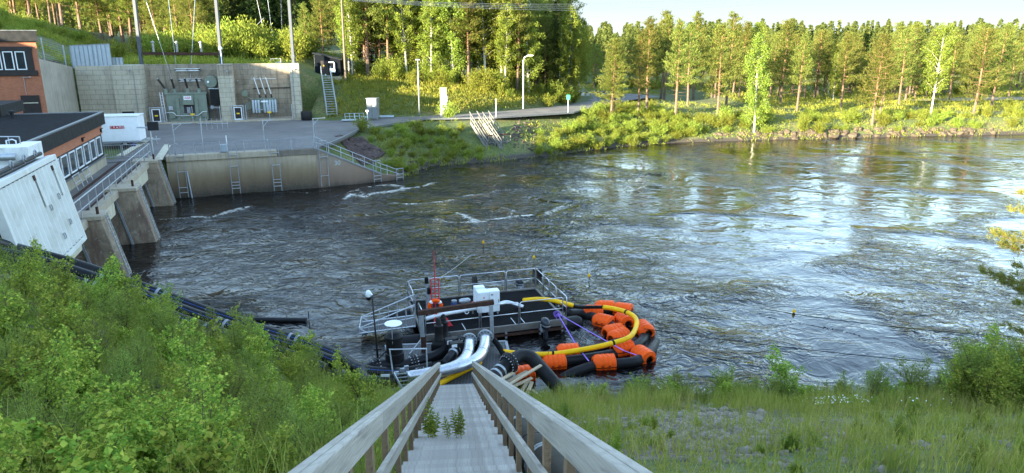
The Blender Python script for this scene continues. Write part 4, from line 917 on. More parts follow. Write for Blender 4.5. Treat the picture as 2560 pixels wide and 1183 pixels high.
def ladder(f, w, z0, z1, rungs, label, o=.12):
    r = thing("quay_ladder", label, "ladder", f(0, z0, o), "ladders on the quay walls")
    for s_ in (0, w): MB().beam(f(s_, z0, o), f(s_, z1, o - .05), .055, .05).build("stile", M['galv_dull'], r)
    for z_ in rungs: MB().beam(f(0, z_, o), f(w, z_, o), .06, .05).build("rung", M['galv'], r)
for s_, z1, rg, lb in ((.5, 4.1, (.45, .85, 2.1, 3.3), "quay ladder nearest the farthest bridge pier"), (4.35, 4.15, (.5, .75, 1.0, 2.3, 3.2), "quay ladder below the middle of the fence"), (7.55, 4.15, (.45, .75, 1.0, 2.2, 3.2), "quay ladder at the joint where the pale ledge ends")):
    ladder(lambda a_, z_, o_, s_=s_: QP(s_ + a_, z_, o_ + .1), .6, .05, z1, rg, lb)
for s_, z1, z0, rg, lb in ((.25, 4.0, .1, (1.0, 2.6, 3.95), "tall quay ladder at the top of the sloping wall"), (4.9, 1.9, .0, (.25, .55, 1.9), "short ladder near the foot of the sloping wall"), (7.0, 1.0, -.1, (.2, .5, 1.0), "small ladder stand at the very end of the sloping rail")):
    ladder(lambda a_, z_, o_, s_=s_: SLP(s_ + a_, z_, o_), .65, z0, z1, rg, lb)
mb = MB(); mb.beam(QP(1.35, -.2, .08), QP(1.2, 2.1, .08), .16, .07); tag(mb.build("water_gauge", M['fins'], at=QP(1.3, 0, .08)), "long pale water level gauge board fixed on the stained quay wall", "gauge")
qf = thing("quay_fence", "galvanised bar fence along the top edge of the quay wall", "fence", QP(5, 3.3))
npan = 6
for k in range(npan):
    s0, s1 = .15 + k * (QL - .2) / npan, .15 + (k + 1) * (QL - .2) / npan - .06
    mb = MB(); mb.beam(QP(s0, 4.22, -.05), QP(s1, 4.22, -.05), .05, .05); mb.beam(QP(s0, 3.48, -.05), QP(s1, 3.48, -.05), .045, .045)
    n_ = int((s1 - s0) / .11)
    for j in range(1, n_): x = s0 + (s1 - s0) * j / n_; mb.beam(QP(x, 3.5, -.05), QP(x, 4.2, -.05), .014, .014)
    mb.build("panel", M['galv_dull'], qf)
for k in range(npan + 1): s_ = .12 + k * (QL - .2) / npan; MB().beam(QP(s_, 3.34, -.05), QP(s_, 4.3, -.05), .06, .06).build("post", M['galv'], qf)
mb = MB(); mb.box(QP(4.0, 3.7, -.3), (.55, .3, .62), rz=math.atan2(QD.y, QD.x)); o = mb.build("electric_box", M['fins'], bevel=.01, at=QP(4.0, 3.4, -.3)); tag(o, "small pale electric box behind the quay fence", "box")
MB().beam(QP(4.3, 3.4, -.3), QP(4.3, 4.7, -.3), .06, .06).build("post", M['white_clean'], o)
# gate at the bridge end of the quay
qg = thing("deck_gate", "low galvanised bar gate closing the bridge deck by the trailer", "gate", W(DK, -1.5, LD - .2, 3.3))
for n0, n1 in ((-4.0, -2.1), (-2.0, -.1)):
    mb = MB(); mb.beam(W(DK, n0, LD - .2, 4.35), W(DK, n1, LD - .2, 4.35), .05, .05); mb.beam(W(DK, n0, LD - .2, 3.45), W(DK, n1, LD - .2, 3.45), .05, .05)
    for j in range(13): x = n0 + (n1 - n0) * j / 12; mb.beam(W(DK, x, LD - .2, 3.46), W(DK, x, LD - .2, 4.34), .016 if j % 12 else .06, .016 if j % 12 else .06)
    mb.build("gate_leaf", M['galv'], qg)
mb = MB(); g0 = W(DK, .0, LD + .2, 3.3); mb.tube([g0, g0 + Z * 2.0, g0 + Z * 2.25 - N * .2, g0 + Z * 2.28 - N * .9], .06, 8); o = mb.build("davit_post", M['galv'], smooth='auto', at=g0); tag(o, "thick galvanised post bent over at the top beside the deck gate", "post")
mb = MB(); mb.box(g0 + Z * 2.35 + N * .25, (.75, .25, .65), rz=AN); tag(mb.build("control_box", M['fascia'], at=g0 + Z * 2.3 + N * .2), "black control box at the top of the bent post", "box")
for i, (a_, b_) in enumerate((((300, 390), (375, 345)), ((395, 400), (420, 362)))):
    mb = MB(); p_, q_ = P(*a_, 3.42), P(*b_, 3.42); mb.beam(p_, q_, .55, .06); tag(mb.build("walkway_plate", M['cream'], at=p_), ["long pale plate laid from the deck gate towards the trailer drawbar", "pale plate laid beside the fence's first panel"][i], "plate", "pale plates on the quay")
# davits, antenna, floodlight
for i, (px, py, px2, arm) in enumerate(((430, 362, 425, 1.35), (662, 352, 655, .9), (793, 345, 786, 1.0))):
    s_ = [.55, 7.15, QL - .02][i]; b_ = QP(s_, 3.34, -.25)
    mb = MB(); mb.beam(b_, b_ + Z * 2.42, .06, .06); mb.beam(b_ + Z * 2.42 - QD * .05, b_ + Z * 2.45 + QD * arm, .07, .06); mb.beam(b_ + Z * 1.9, b_ + Z * 2.4 + QD * arm * .45, .04, .04); mb.beam(b_ + Z * .9, b_ + Z * .92 + QD * .25, .03, .03)
    tag(mb.build("davit_crane", M['galv'], at=b_), ["thin L shaped hoist arm on the quay nearest the trailer", "thin L shaped hoist arm behind the middle of the quay fence", "thin L shaped hoist arm at the top of the sloping railing"][i], "hoist arm", "hoist arms on the quay")
b_ = QP(2.55, 3.34, -.3); mb = MB(); mb.tube([b_, b_ + Z * 2.75], .035, 6); an = mb.build("antenna", M['galv'], at=b_); tag(an, "comb shaped aerial on a thin pole behind the quay fence", "antenna")
mb = MB(); mb.tube([b_ + Z * 2.4 - QD * .2, b_ + Z * 2.3 + QD * 2.0], .025, 6)
for k, l_ in enumerate((.55, .5, .42, .4, .38, .38)): x = b_ + Z * (2.38 - .02 * k) + QD * (.05 + .38 * k); mb.tube([x - Z * l_, x + Z * l_], .018, 5)
mb.build("boom", M['galv'], an)
b_ = QP(QL + .3, 3.34, -1.6); mb = MB(); mb.tube([b_, b_ + Z * 1.9], .04, 6); mb.box(b_ + Z * 1.95, (.3, .2, .22), rz=.5); tag(mb.build("floodlight", M['galv_dull'], at=b_), "short floodlight post beside the hoist arm and gravel heap", "lamp")
# --- trailer
t0 = P(302, 366, 3.36); ang = R(13); tx = Vector((math.cos(ang), math.sin(ang), 0)); ty = Vector((-tx.y, tx.x, 0))
tl = thing("box_trailer", "white box trailer with a red lettered sign parked beside the annex", "trailer", t0)
def TL(x, y, z): return t0 + tx * x + ty * y + Z * z
def tlb(x0, x1, y0, y1, z0, z1): return MB().prism([TL(x0, y0, z0), TL(x1, y0, z0), TL(x1, y1, z0), TL(x0, y1, z0)], (0, 0, z1 - z0))
tlb(-1.72, 1.58, 0, 2.0, .42, 2.45).build("body", M['white_clean'], tl, bevel=.04)
tlb(-1.77, 1.63, -.05, 2.05, 2.46, 2.55).build("roof", M['white'], tl, bevel=.03)
tlb(-1.74, 1.6, -.03, 2.03, .30, .418).build("chassis", M['galv_dull'], tl)
for y_ in (.12, 1.85):
    w_ = MB().lathe(TL(.35, y_, .27), [(.12, -.1), (.27, -.1), (.28, -.05), (.28, .05), (.27, .1), (.12, .1)], 18, Matrix((tx, Z, -ty)).transposed()).build("wheel", M['rubber'], tl, 'auto')
    MB().lathe(TL(.35, y_, .27), [(.03, .09), (.1, .105), (.15, .09), (.17, .102)], 14, Matrix((tx, Z, -ty)).transposed()).build("rim", M['galv'], w_, 'auto')
mb = MB(); mb.beam(TL(1.5, .6, .36), TL(2.9, 1.0, .42), .08, .1); mb.beam(TL(1.5, 1.4, .36), TL(2.9, 1.0, .42), .08, .1); mb.tube([TL(2.6, 1.0, 0), TL(2.6, 1.0, .7)], .04, 6); mb.build("drawbar", M['galv'], tl)
for x_ in (-1.5,): MB().tube([TL(x_, .2, .3), TL(x_ + .2, .1, 0)], .03, 6).build("support_leg", M['galv'], tl)
mb = tlb(-.62, .48, -.03, -.004, 1.48, 1.72); sg = mb.build("sign", M['red_tile'], tl)
for k, ch in enumerate("CRAMO"): text_mesh("letter", ch, 0.24, facing(TL(-.52 + .225 * k, -.034, 1.6), tx), M['white_clean'], sg)
mb = MB(); q_ = P(401, 450 - 60, 3.36); q_ = P(334, 368, 3.36); mb.lathe(q_, [(.18, 0), (.2, .2), (.12, .3)], 8); tag(mb.build("blue_bag", mat("blue fabric", (.03, .03, .16), .8), smooth=True, at=q_), "small dark blue bag on the ground beside the trailer wheel", "bag")
# ---------------------------------------------------------------- things along the road
# hut on the hill
hc = Vector((-24.6, 91.0, 0)); hc.z = 7.62
hx = Vector((1, .1, 0)).normalized(); hy = Vector((-hx.y, hx.x, 0))
hut = thing("hut", "dark sloped roof hut with a bent white pipe on the hillside by the wooden pole", "hut", hc)
def HP(x, y, z): return hc + hx * x + hy * y + Z * z
def hbox(x0, x1, y0, y1, z0, z1): return MB().prism([HP(x0, y0, z0), HP(x1, y0, z0), HP(x1, y1, z0), HP(x0, y1, z0)], (0, 0, z1 - z0))
MB().prism([HP(0, 0, 0), HP(3.15, 0, 0), HP(3.15, 0, 2.0), HP(0, 0, 2.72)], hy * 3.0).build("wall", M['hutdark'], hut)
hbox(-.08, 3.2, -.06, 3.1, -.9, -.002).build("base", M['concrete'], hut)
MB().prism([HP(-.2, -.2, 2.77), HP(3.4, -.2, 1.95), HP(3.4, -.2, 2.06), HP(-.2, -.2, 2.88)], hy * 3.5).build("roof", M['fascia'], hut)
MB().prism([HP(-.022, .05, .02), HP(-.022, 2.95, .02), HP(-.022, 2.95, 2.6), HP(-.022, .05, 2.6)], hx * .018).build("side_cladding", M['galv'], hut)  # sunlit side of the hut put into a paler sheet
d_ = hbox(.75, 1.65, -.05, -.002, .02, 1.9).build("door", M['dark_trim'], hut)
hbox(1.05, 1.23, -.075, -.052, 1.2, 1.4).build("sign", M['sign_yellow'], d_)
hbox(1.2, 1.34, -.075, -.052, .1, .28).build("sign", M['white_clean'], d_)
mb = MB(); mb.tube([HP(1.75, -.2, 1.72), HP(2.35, -.2, 1.72), HP(2.42, -.2, 1.65), HP(2.42, -.2, .75)], .07, 8); hbox2 = mb.prism([HP(1.85, -.3, .5), HP(2.5, -.3, .5), HP(2.5, -.3, .95), HP(1.85, -.3, .95)], hy * .28); mb.build("vent_pipe", M['white_clean'], hut, 'auto')
# hillside steel stair
def steps_thing(name, label, a, b, w, n, m, railh=1.0, cat="stairs"):
    a, b = Vector(a), Vector(b); d = (b - a); h = Vector((d.x, d.y, 0)).normalized(); s = Vector((h.y, -h.x, 0))
    r = thing(name, label, cat, a)
    for k in (-1, 1): MB().beam(a + s * w / 2 * k, b + s * w / 2 * k, .06, .22).build("stringer", m, r)
    for i in range(n):
        p = a.lerp(b, (i + .5) / n); MB().beam(p - s * (w / 2 - .05), p + s * (w / 2 - .05), .24, .04).build("tread", m, r)
    for k in (-1, 1):
        mb = MB(); mb.tube([a + s * w / 2 * k + Z * railh, b + s * w / 2 * k + Z * railh], .035, 6); mb.tube([a + s * w / 2 * k + Z * railh * .5, b + s * w / 2 * k + Z * railh * .5], .025, 6)
        for i in range(6): p = a.lerp(b, i / 5) + s * w / 2 * k; mb.tube([p, p + Z * railh], .03, 6)
        mb.build("handrail", m, r)
    return r
sa = P(831, 294, 3.62); sb = Vector((-22.6, 88.4, 7.95)); sa.z += .25; steps_thing("hillside_stair", "galvanised steel stair climbing the grassy hillside below the dark hut", sa, sb, 1.1, 17, M['galv'])
# wooden poles, lamps
def pole(px, py, px2, Y_, r, h, name, label, cat, m):
    b_ = PY(px, py, Y_); b_.z = gz(b_.x, b_.y) - .1; t_ = PY(px2, -40, Y_); d = (t_ - b_).normalized() if h is None else (Vector((0, 0, 1)))
    mb = MB(); mb.tube([b_, b_ + (t_ - b_) if h is None else b_ + Z * h], [r, r * .75], 10); return tag(mb.build(name, m, smooth='auto', at=b_), label, cat), b_
pole(865, 210, 852, 90.5, .14, None, "utility_pole", "tall brown wooden pole standing beside the dark hut", "pole", M['wood_pole'])
b_ = P(1049, 288, 3.6); lp = thing("street_lamp", "thin straight grey lamp post by the grassy slope near the grey cabinet", "street lamp", b_)
MB().tube([b_, b_ + Z * 6.2], [.09, .06], 8).build("post", M['galv'], lp, True); MB().box(b_ + Z * 6.25, (.5, .18, .12)).build("lamp_head", M['galv'], lp, bevel=.02)
b_ = P(1308, 272, 3.6); lp = thing("street_lamp", "white lamp post with a curved arm at the bend of the road", "street lamp", b_)
MB().tube([b_, b_ + Z * 5.9, b_ + Z * 6.35 + Vector((.15, 0, 0)), b_ + Z * 6.55 + Vector((.6, 0, 0))], [.1, .075, .06, .05], 8).build("post", M['white'], lp, True); MB().box(b_ + Z * 6.55 + Vector((.85, 0, 0)), (.75, .26, .13)).build("lamp_head", M['white_clean'], lp, bevel=.03)
# grey cabinet, plates, frames
c_ = P(934, 297, 3.5); cb = thing("grey_cabinet", "tall grey metal cabinet with a small white label beside the road", "cabinet", c_)
MB().box(c_ + Z * 1.15, (1.15, .95, 2.1), rz=-.15).build("body", M['cabinet'], cb, bevel=.03); MB().box(c_ + Z * 2.26, (1.28, 1.08, .1), rz=-.15).build("roof", M['cabinet'], cb, bevel=.02)
mb = MB()
for dx in (-.5, .5): mb.box(c_ + Vector((dx, -.4, .05)), (.1, .1, .1))
mb.build("foot", M['galv_dull'], cb)
Mr = Matrix.Rotation(-.15, 3, 'Z')
MB().box(c_ + Mr @ Vector((.25, -.485, 1.55)), (.2, .012, .36), rz=-.15).build("sign", M['white_clean'], cb); MB().box(c_ + Mr @ Vector((0.02, -.482, 1.15)), (.02, .012, 2.0), rz=-.15).build("door_gap", M['fascia'], cb)
for i, (px, py, dx, dy) in enumerate(((964, 293, 1.9, .9), (914, 295, .9, .8))):
    q_ = P(px, py, 3.46); tag(MB().box(q_ + Z * .08, (dx, dy, .16), rz=.15).build("pallet", M['fins'], bevel=.02, at=q_), ["long pale slab on the ground at the road side of the grey cabinet", "small pale slab on the ground at the hill side of the grey cabinet"][i], "slab", "pale slabs by the cabinet")
q_ = P(888, 298, 3.5); fr_ = MB(); e1 = Vector((1.05, .2, 0)); e2 = Vector((-.25, .9, .55))
for k in range(2):
    o_ = q_ + e1 * k * 1.0 - e1
    for a_, b_ in ((o_, o_ + e1 * .95), (o_, o_ + e2), (o_ + e2, o_ + e2 + e1 * .95), (o_ + e1 * .95, o_ + e2 + e1 * .95), (o_ + e1 * .47, o_ + e2 + e1 * .47), (o_ + e2 * .5, o_ + e2 * .5 + e1 * .95)): fr_.beam(a_, b_, .05, .05)
tag(fr_.build("gate_frame_stack", M['galv'], at=q_), "pair of empty galvanised frames lying against the hill foot", "frame")
q_ = P(880, 301, 3.45); tag(MB().box(q_ + Z * .04, (2.2, .7, .07), rz=.1).build("metal_sheet", M['fins'], at=q_), "flat grey metal sheet on the ground before the empty frames", "sheet")
q_ = P(767, 300, 3.4); tag(MB().lathe(q_, [(.55, 0), (.62, .1), (.62, .85), (.55, .95)], 12).build("dark_barrel", M['dark_steel'], smooth='auto', at=q_), "dark rusty barrel at the foot of the bay's end wall", "barrel")
q_ = P(1110, 288, 3.5); pk = thing("concrete_pillar", "pale slender concrete pillar with a yellow top beside the road", "pillar", q_)
MB().box(q_ + Z * 1.35, (.72, .5, 2.3)).build("body", M['white'], pk, bevel=.04); MB().box(q_ + Z * 2.85, (.78, .56, .68)).build("top", mat("pale yellow paint", (.62, .56, .2), .6), pk, bevel=.03); MB().box(q_ + Z * .1, (1.1, .9, .2)).build("base", M['concrete'], pk, bevel=.02); MB().box(q_ + Vector((.42, 0, 1.9)), (.12, .3, .7)).build("side_box", M['galv'], pk)
def sign_post(px, py, h, hw, hh, m, label, extra=None, z=3.5):
    q_ = P(px, py, z); r = thing("road_sign", label, "sign", q_)
    MB().tube([q_, q_ + Z * h], .045, 6).build("post", M['white'], r)
    MB().box(q_ + Z * (h - hh / 2 + .02) + Vector((0, -.06, 0)), (hw, .03, hh)).build("sign_plate", m, r, bevel=.01)
    return r
sign_post(1420, 283, 2.15, .42, .55, M['green'], "small green sign on a white post at the road bend")
sign_post(1103, 292, 1.9, .12, .3, M['white_clean'], "thin white marker post in front of the pale pillar")
sign_post(920, 320, 1.75, .3, .16, M['white_clean'], "short post with a small white plate on the road edge near the cabinet")
sign_post(1240, 291, 2.0, .15, .2, M['galv_dull'], "thin grey marker post by the top of the wooden bank stairs")
# barrier boom
b0 = P(1434, 249, 3.4); b1 = P(1532, 246, 3.3); br = thing("road_barrier", "black and yellow striped barrier boom across the road", "barrier", b0)
MB().box(b0 + Z * .5, (.3, .3, 1.0)).build("stand", M['galv'], br, bevel=.02); MB().tube([b0 + Z * .0 + Vector((-.2, 0, 0)), b0 + Z * 3.6 + Vector((-.2, 0, 0))], .05, 6).build("post", M['galv_dull'], br)
n = 14
for k in range(n):
    a_, c_ = b0.lerp(b1, k / n) + Z * .95, b0.lerp(b1, (k + 1) / n) + Z * .95
    MB().beam(a_, c_, .09, .13).build("boom_stripe", M['sign_yellow'] if k % 2 else M['dark_steel'], br)
for f, m_ in ((.22, 'white_clean'), (.36, 'galv')): q_ = b0.lerp(b1, f) + Z * .75 + Vector((0, -.08, 0)); MB().box(q_, (.5, .02, .42)).build("sign", M[m_], br)
# double timber stair on the far bank
st0 = P(1192, 303, 3.45); 
def bank_stair(name, label, a, b, w, n, posts):
    a, b = Vector(a), Vector(b); d = b - a; h = Vector((d.x, d.y, 0)).normalized(); s = Vector((h.y, -h.x, 0)); m = M['wood_far']
    r = thing(name, label, "stairs", b, "timber stairs on the far bank")
    for k in (-1, 1):
        MB().beam(a + s * w / 2 * k, b + s * w / 2 * k, .08, .26).build("stringer", m, r)
        mb = MB(); mb.beam(a + s * w / 2 * k + Z * 1.0 - d * .06, b + s * w / 2 * k + Z * 1.0, .10, .07); mb.beam(a + s * w / 2 * k + Z * .55, b + s * w / 2 * k + Z * .55, .05, .12); mb.build("handrail", m, r)
        for i in range(5): p = a.lerp(b, i / 4) + s * w / 2 * k * 1.08; MB().beam(p - Z * .1, p + Z * 1.0, .06, .06).build("post", m, r)
    for i in range(n): p = a.lerp(b, (i + .5) / n); MB().beam(p - s * (w / 2 - .05), p + s * (w / 2 - .05), .26, .045).build("tread", m, r)
    return r
A0 = P(1186, 306, 3.45); A1 = P(1229, 376, .75); B0 = P(1217, 306, 3.5); B1 = P(1262, 373, .75)
bank_stair("timber_stair", "narrower of the twin grey timber stairs on the far bank, nearer the quay", A0, A1, 1.0, 20, 0)
bank_stair("timber_stair", "wider of the twin grey timber stairs on the far bank, nearer the barrier", B0, B1, 1.35, 20, 0)
lf = thing("stair_landing", "grey timber landing frame at the foot of the twin bank stairs", "landing", A1, "timber stairs on the far bank")
L0, L1 = P(1222, 379, .55), P(1276, 374, .55); ld = (L1 - L0); lb = Vector((-.05, 1, 0)) * 1.4
for f in (0, .33, .66, 1):
    for b_ in (0, 1):
        q_ = L0 + ld * f + lb * b_; MB().beam(q_ - Z * .6, q_ + Z * 1.7, .07, .07).build("post", M['wood_far'], lf)
for z_ in (.05, .95, 1.7):
    mb = MB(); mb.beam(L0 + Z * z_ - lb * .06, L1 + Z * z_ - lb * .06, .05, .14)
    mb.build("rail", M['wood_far'] if z_ < 1.5 else M['rust'], lf)
mb = MB()
for k in range(7): mb.beam(L0 + lb * (k + .5) / 7 + Z * .03, L1 + lb * (k + .5) / 7 + Z * .03, .17, .04)
mb.build("platform", M['wood_far'], lf)
mb = MB(); mb.beam(L0 + Z * .05 + ld * .33, L0 + ld * .6 + Z * .95, .07, .1); mb.beam(L0 + Z * .05 + ld * .75, L0 + ld * .4 + Z * .95, .07, .1); mb.build("brace", M['wood_far'], lf)
# ---------------------------------------------------------------- the four black pipes on the embankment
pl = [(1000, 936, .55), (905, 928, .55), (845, 893, .6), (745, 855, .9), (650, 826, 1.35), (500, 775, 2.1), (330, 712, 3.1), (180, 662, 4.1), (20, 620, 5.0), (-220, 555, 6.8)]
for k in range(4):
    off = [(0, 0), (.02, -.58), (-.2, -1.15), (-.35, -1.72)][k]
    pts = [P(px, py, z) for px, py, z in pl][1 if k else 0:]
    pts = [p + Vector((off[0] - (.0 if i else .0), off[1], 0.02 * k)) for i, p in enumerate(pts)]
    if k: pts = pts[1:]
    # subdivide along a smooth curve
    sm = []
    for i in range(len(pts) - 1):
        p0, p1, p2, p3 = pts[max(0, i - 1)], pts[i], pts[i + 1], pts[min(len(pts) - 1, i + 2)]
        for j in range(4):
            t = j / 4; sm.append(.5 * ((2 * p1) + (p2 - p0) * t + (2 * p0 - 5 * p1 + 4 * p2 - p3) * t * t + (3 * p1 - p0 - 3 * p2 + p3) * t ** 3))
    sm.append(pts[-1])
    pr = thing("black_pipe", ["black pipe nearest the water, running up the bank past the white panel", "second black pipe up the bank from the water", "third black pipe up the bank, half hidden by shrubs", "fourth black pipe, lowest behind the shrubs on the bank"][k], "pipe", sm[0], "black pipes up the bank")
    mb = MB(); mb.tube(sm, .25, 14); mb.build("pipe", M['hdpe'], pr, True)
    mb = MB(); mb.tube([p + Vector((0, -.15, .205)) for p in sm], .012, 4); mb.build("stripe", M['blue_line'], pr)
    for f in (.36, .62):
        i = int(f * (len(sm) - 1)); a_, b_ = sm[i], sm[i + 1]; d = (b_ - a_).normalized()
        for o_ in (0, .28): MB().tube([a_ + d * o_, a_ + d * (o_ + .1)], .262, 14).build("clamp", M['galv_dull'], pr, True)
q0 = P(630, 800, .05); q1 = P(767, 802, .05); bl = thing("boom_log", "black floating tube lying on the water between pipes and gangway", "boom", q0)
MB().tube([q0, q1], .13, 12).build("tube", M['hdpe'], bl, 'auto'); MB().tube([q1 + Vector((.1, 0, -.2)), q1 + Vector((.1, 0, .45))], .02, 6).build("pin", M['dark_steel'], bl)
mb = MB(); mb.tube([q1 + Z * .05, P(905, 812, .25)], .012, 5); tag(mb.build("mooring_rope", M['galv_dull'], at=q1), "thin rope from the floating tube to the gangway's end", "rope")
# ---------------------------------------------------------------- the barge
ba = R(16.8); BX = Vector((math.cos(ba), math.sin(ba), 0)); BY = Vector((-BX.y, BX.x, 0)); B0 = P(1060, 842, .5)
BL, BW = 6.15, 4.15
def BP(x, y, z=0.0): return Vector((B0.x, B0.y, 0)) + BX * x + BY * y + Z * z
def bbox(x0, x1, y0, y1, z0, z1): return MB().prism([BP(x0, y0, z0), BP(x1, y0, z0), BP(x1, y1, z0), BP(x0, y1, z0)], (0, 0, z1 - z0))
def smooth_path(pts, n=5):
    pts = [Vector(p) for p in pts]; o = []
    for i in range(len(pts) - 1):
        p0, p1, p2, p3 = pts[max(0, i - 1)], pts[i], pts[i + 1], pts[min(len(pts) - 1, i + 2)]
        for j in range(n):
            t = j / n; o.append(.5 * ((2 * p1) + (p2 - p0) * t + (2 * p0 - 5 * p1 + 4 * p2 - p3) * t * t + (3 * p1 - p0 - 3 * p2 + p3) * t ** 3))
    return o + [pts[-1]]
bg_ = thing("work_barge", "flat black decked work barge with grey rails floating in the river", "barge", BP(BL / 2, BW / 2, 0))
bbox(.08, BL - .08, .08, BW - .08, .40, .50).build("deck", M['deckmat'], bg_)
for nm, a in (("side_beam", (0, BL, -.02, .079, .28, .56)), ("side_beam", (0, BL, BW - .079, BW + .02, .28, .56)), ("side_beam", (-.02, .079, .08, BW - .08, .28, .53)), ("side_beam", (BL - .079, BL + .02, .08, BW - .08, .28, .53))): bbox(*a).build(nm, M['barge_beam'], bg_, bevel=.01)
bbox(0.1, BL - .1, -.05, .1, .10, .19).build("waterline_beam", M['rust'], bg_)
for x_ in (.4, 1.9, 3.4, 4.9, 5.9): bbox(x_, x_ + .08, -.03, .06, .0, .28).build("bracket", M['galv_dull'], bg_)
for y_ in (.62, 3.5):
    pts = [BP(-1.05, y_, .02), BP(-.95, y_, .02), BP(BL + .75, y_, .02), BP(BL + .9, y_, .02)]
    f_ = MB(); f_.tube(pts, [.25, .34, .34, .25], 16); f_.build("float", M['hdpe_dusty'], bg_, 'auto')
for x_ in (1.75, 3.9, 4.3):
    bbox(x_, x_ + .03, .12, .9, .503, .512).build("deck_strip", M['galv'], bg_)
def rail_panel(x0, y0, x1, y1, mid=True):
    a_, b_ = BP(x0, y0, .55), BP(x1, y1, .55); mb = MB(); h = .98; r_ = .021
    d = (b_ - a_).normalized()
    mb.tube([a_, a_ + Z * (h - .06), a_ + Z * h + d * .06, b_ + Z * h - d * .06, b_ + Z * (h - .06), b_], r_, 7)
    mb.tube([a_ + Z * .5, b_ + Z * .5], r_ * .8, 6)
    return mb.build("railing", M['alu'], bg_, True)
for (x0, x1) in ((.05, 2.35), (2.42, 4.6), (4.67, 6.1)): rail_panel(x0, BW - .03, x1, BW - .03)
for (x0, x1) in ((.08, 2.3), (2.38, 4.0), (4.05, 5.95)): rail_panel(x0, .02, x1, .02)
for (y0, y1) in ((.05, 1.25), (1.32, 2.2), (2.25, 3.0), (3.05, 4.1)): rail_panel(BL - .02, y0, BL - .02, y1)
for (y0, y1) in ((.05, 1.2), (2.6, 4.1)): rail_panel(.0, y0, .0, y1)
# cabinets
cbn = thing("control_cabinet", "white two door control cabinet standing on the black barge deck", "cabinet", BP(3.1, 1.7, .5))
bbox(2.63, 3.115, 1.5, 1.95, .62, 1.58).build("body", M['white_clean'], cbn, bevel=.02)
bbox(3.118, 3.6, 1.5, 1.9, .62, 1.58).build("body", M['white_clean'], cbn, bevel=.02)
bbox(2.6, 3.05, 1.951, 2.25, .7, 1.66).build("rear_box", M['white_clean'], cbn, bevel=.02)
for x0, x1 in ((2.655, 3.095), (3.14, 3.58)):
    dd = bbox(x0, x1, 1.476, 1.498, .65, 1.55).build("door", M['white_clean'], cbn, bevel=.008)
    bbox(x1 - .05, x1 - .03, 1.462, 1.475, 1.05, 1.2).build("handle", M['dark_steel'], dd)
bbox(2.85, 2.92, 1.468, 1.4755, 1.30, 1.34).build("label_plate", M['red'], cbn)
bbox(3.2, 3.3, 1.468, 1.4755, 1.40, 1.46).build("label_plate", M['galv_dull'], cbn)
for x_ in (2.68, 3.1, 3.5): bbox(x_, x_ + .06, 1.55, 1.65, .503, .618).build("foot", M['galv'], cbn)
# red lattice mast
rm = thing("lattice_mast", "slender red lattice mast with a whip antenna beside the lifebuoy", "mast", BP(.75, 1.7, .5))
ml = BP(.85, 1.9, .5)
for x_ in (-.16, 0, .16):
    MB().tube([ml + BX * x_, ml + BX * x_ + Z * (1.75 if x_ else 2.0)], .022, 6).build("upright", M['red'], rm)
for k in range(8): MB().tube([ml - BX * .19 + Z * (.2 + .22 * k), ml + BX * .19 + Z * (.2 + .22 * k)], .016, 5).build("rung", M['red'], rm)
MB().tube([ml + Z * 1.95, ml + Z * 2.9, ml + Z * 3.0], [.022, .014, .008], 6).build("antenna", M['red'], rm)
# lifebuoy
lb_c = PY(1088, 766, 28.1); lbq = thing("lifebuoy", "orange lifebuoy with white bands hanging on the barge by the red mast", "lifebuoy", lb_c)
def ring(c, r, r2, a0, a1, n, ax, ay): return [c + (ax * math.cos(a0 + (a1 - a0) * i / n) + ay * math.sin(a0 + (a1 - a0) * i / n)) * r for i in range(n + 1)]
MB().tube(ring(lb_c, .26, .07, 0, 2 * math.pi, 28, BX, Z), .075, 10, cap=False).build("ring", M['orange'], lbq, True)
for k in range(4): MB().tube(ring(lb_c, .26, .07, k * math.pi / 2 + .5, k * math.pi / 2 + .85, 4, BX, Z), .079, 10).build("band", M['white_clean'], lbq, True)
MB().tube([lb_c - Z * .3 + BX * .05, BP(.62, 1.2, .5)], .025, 6).build("holder", M['red'], lbq)
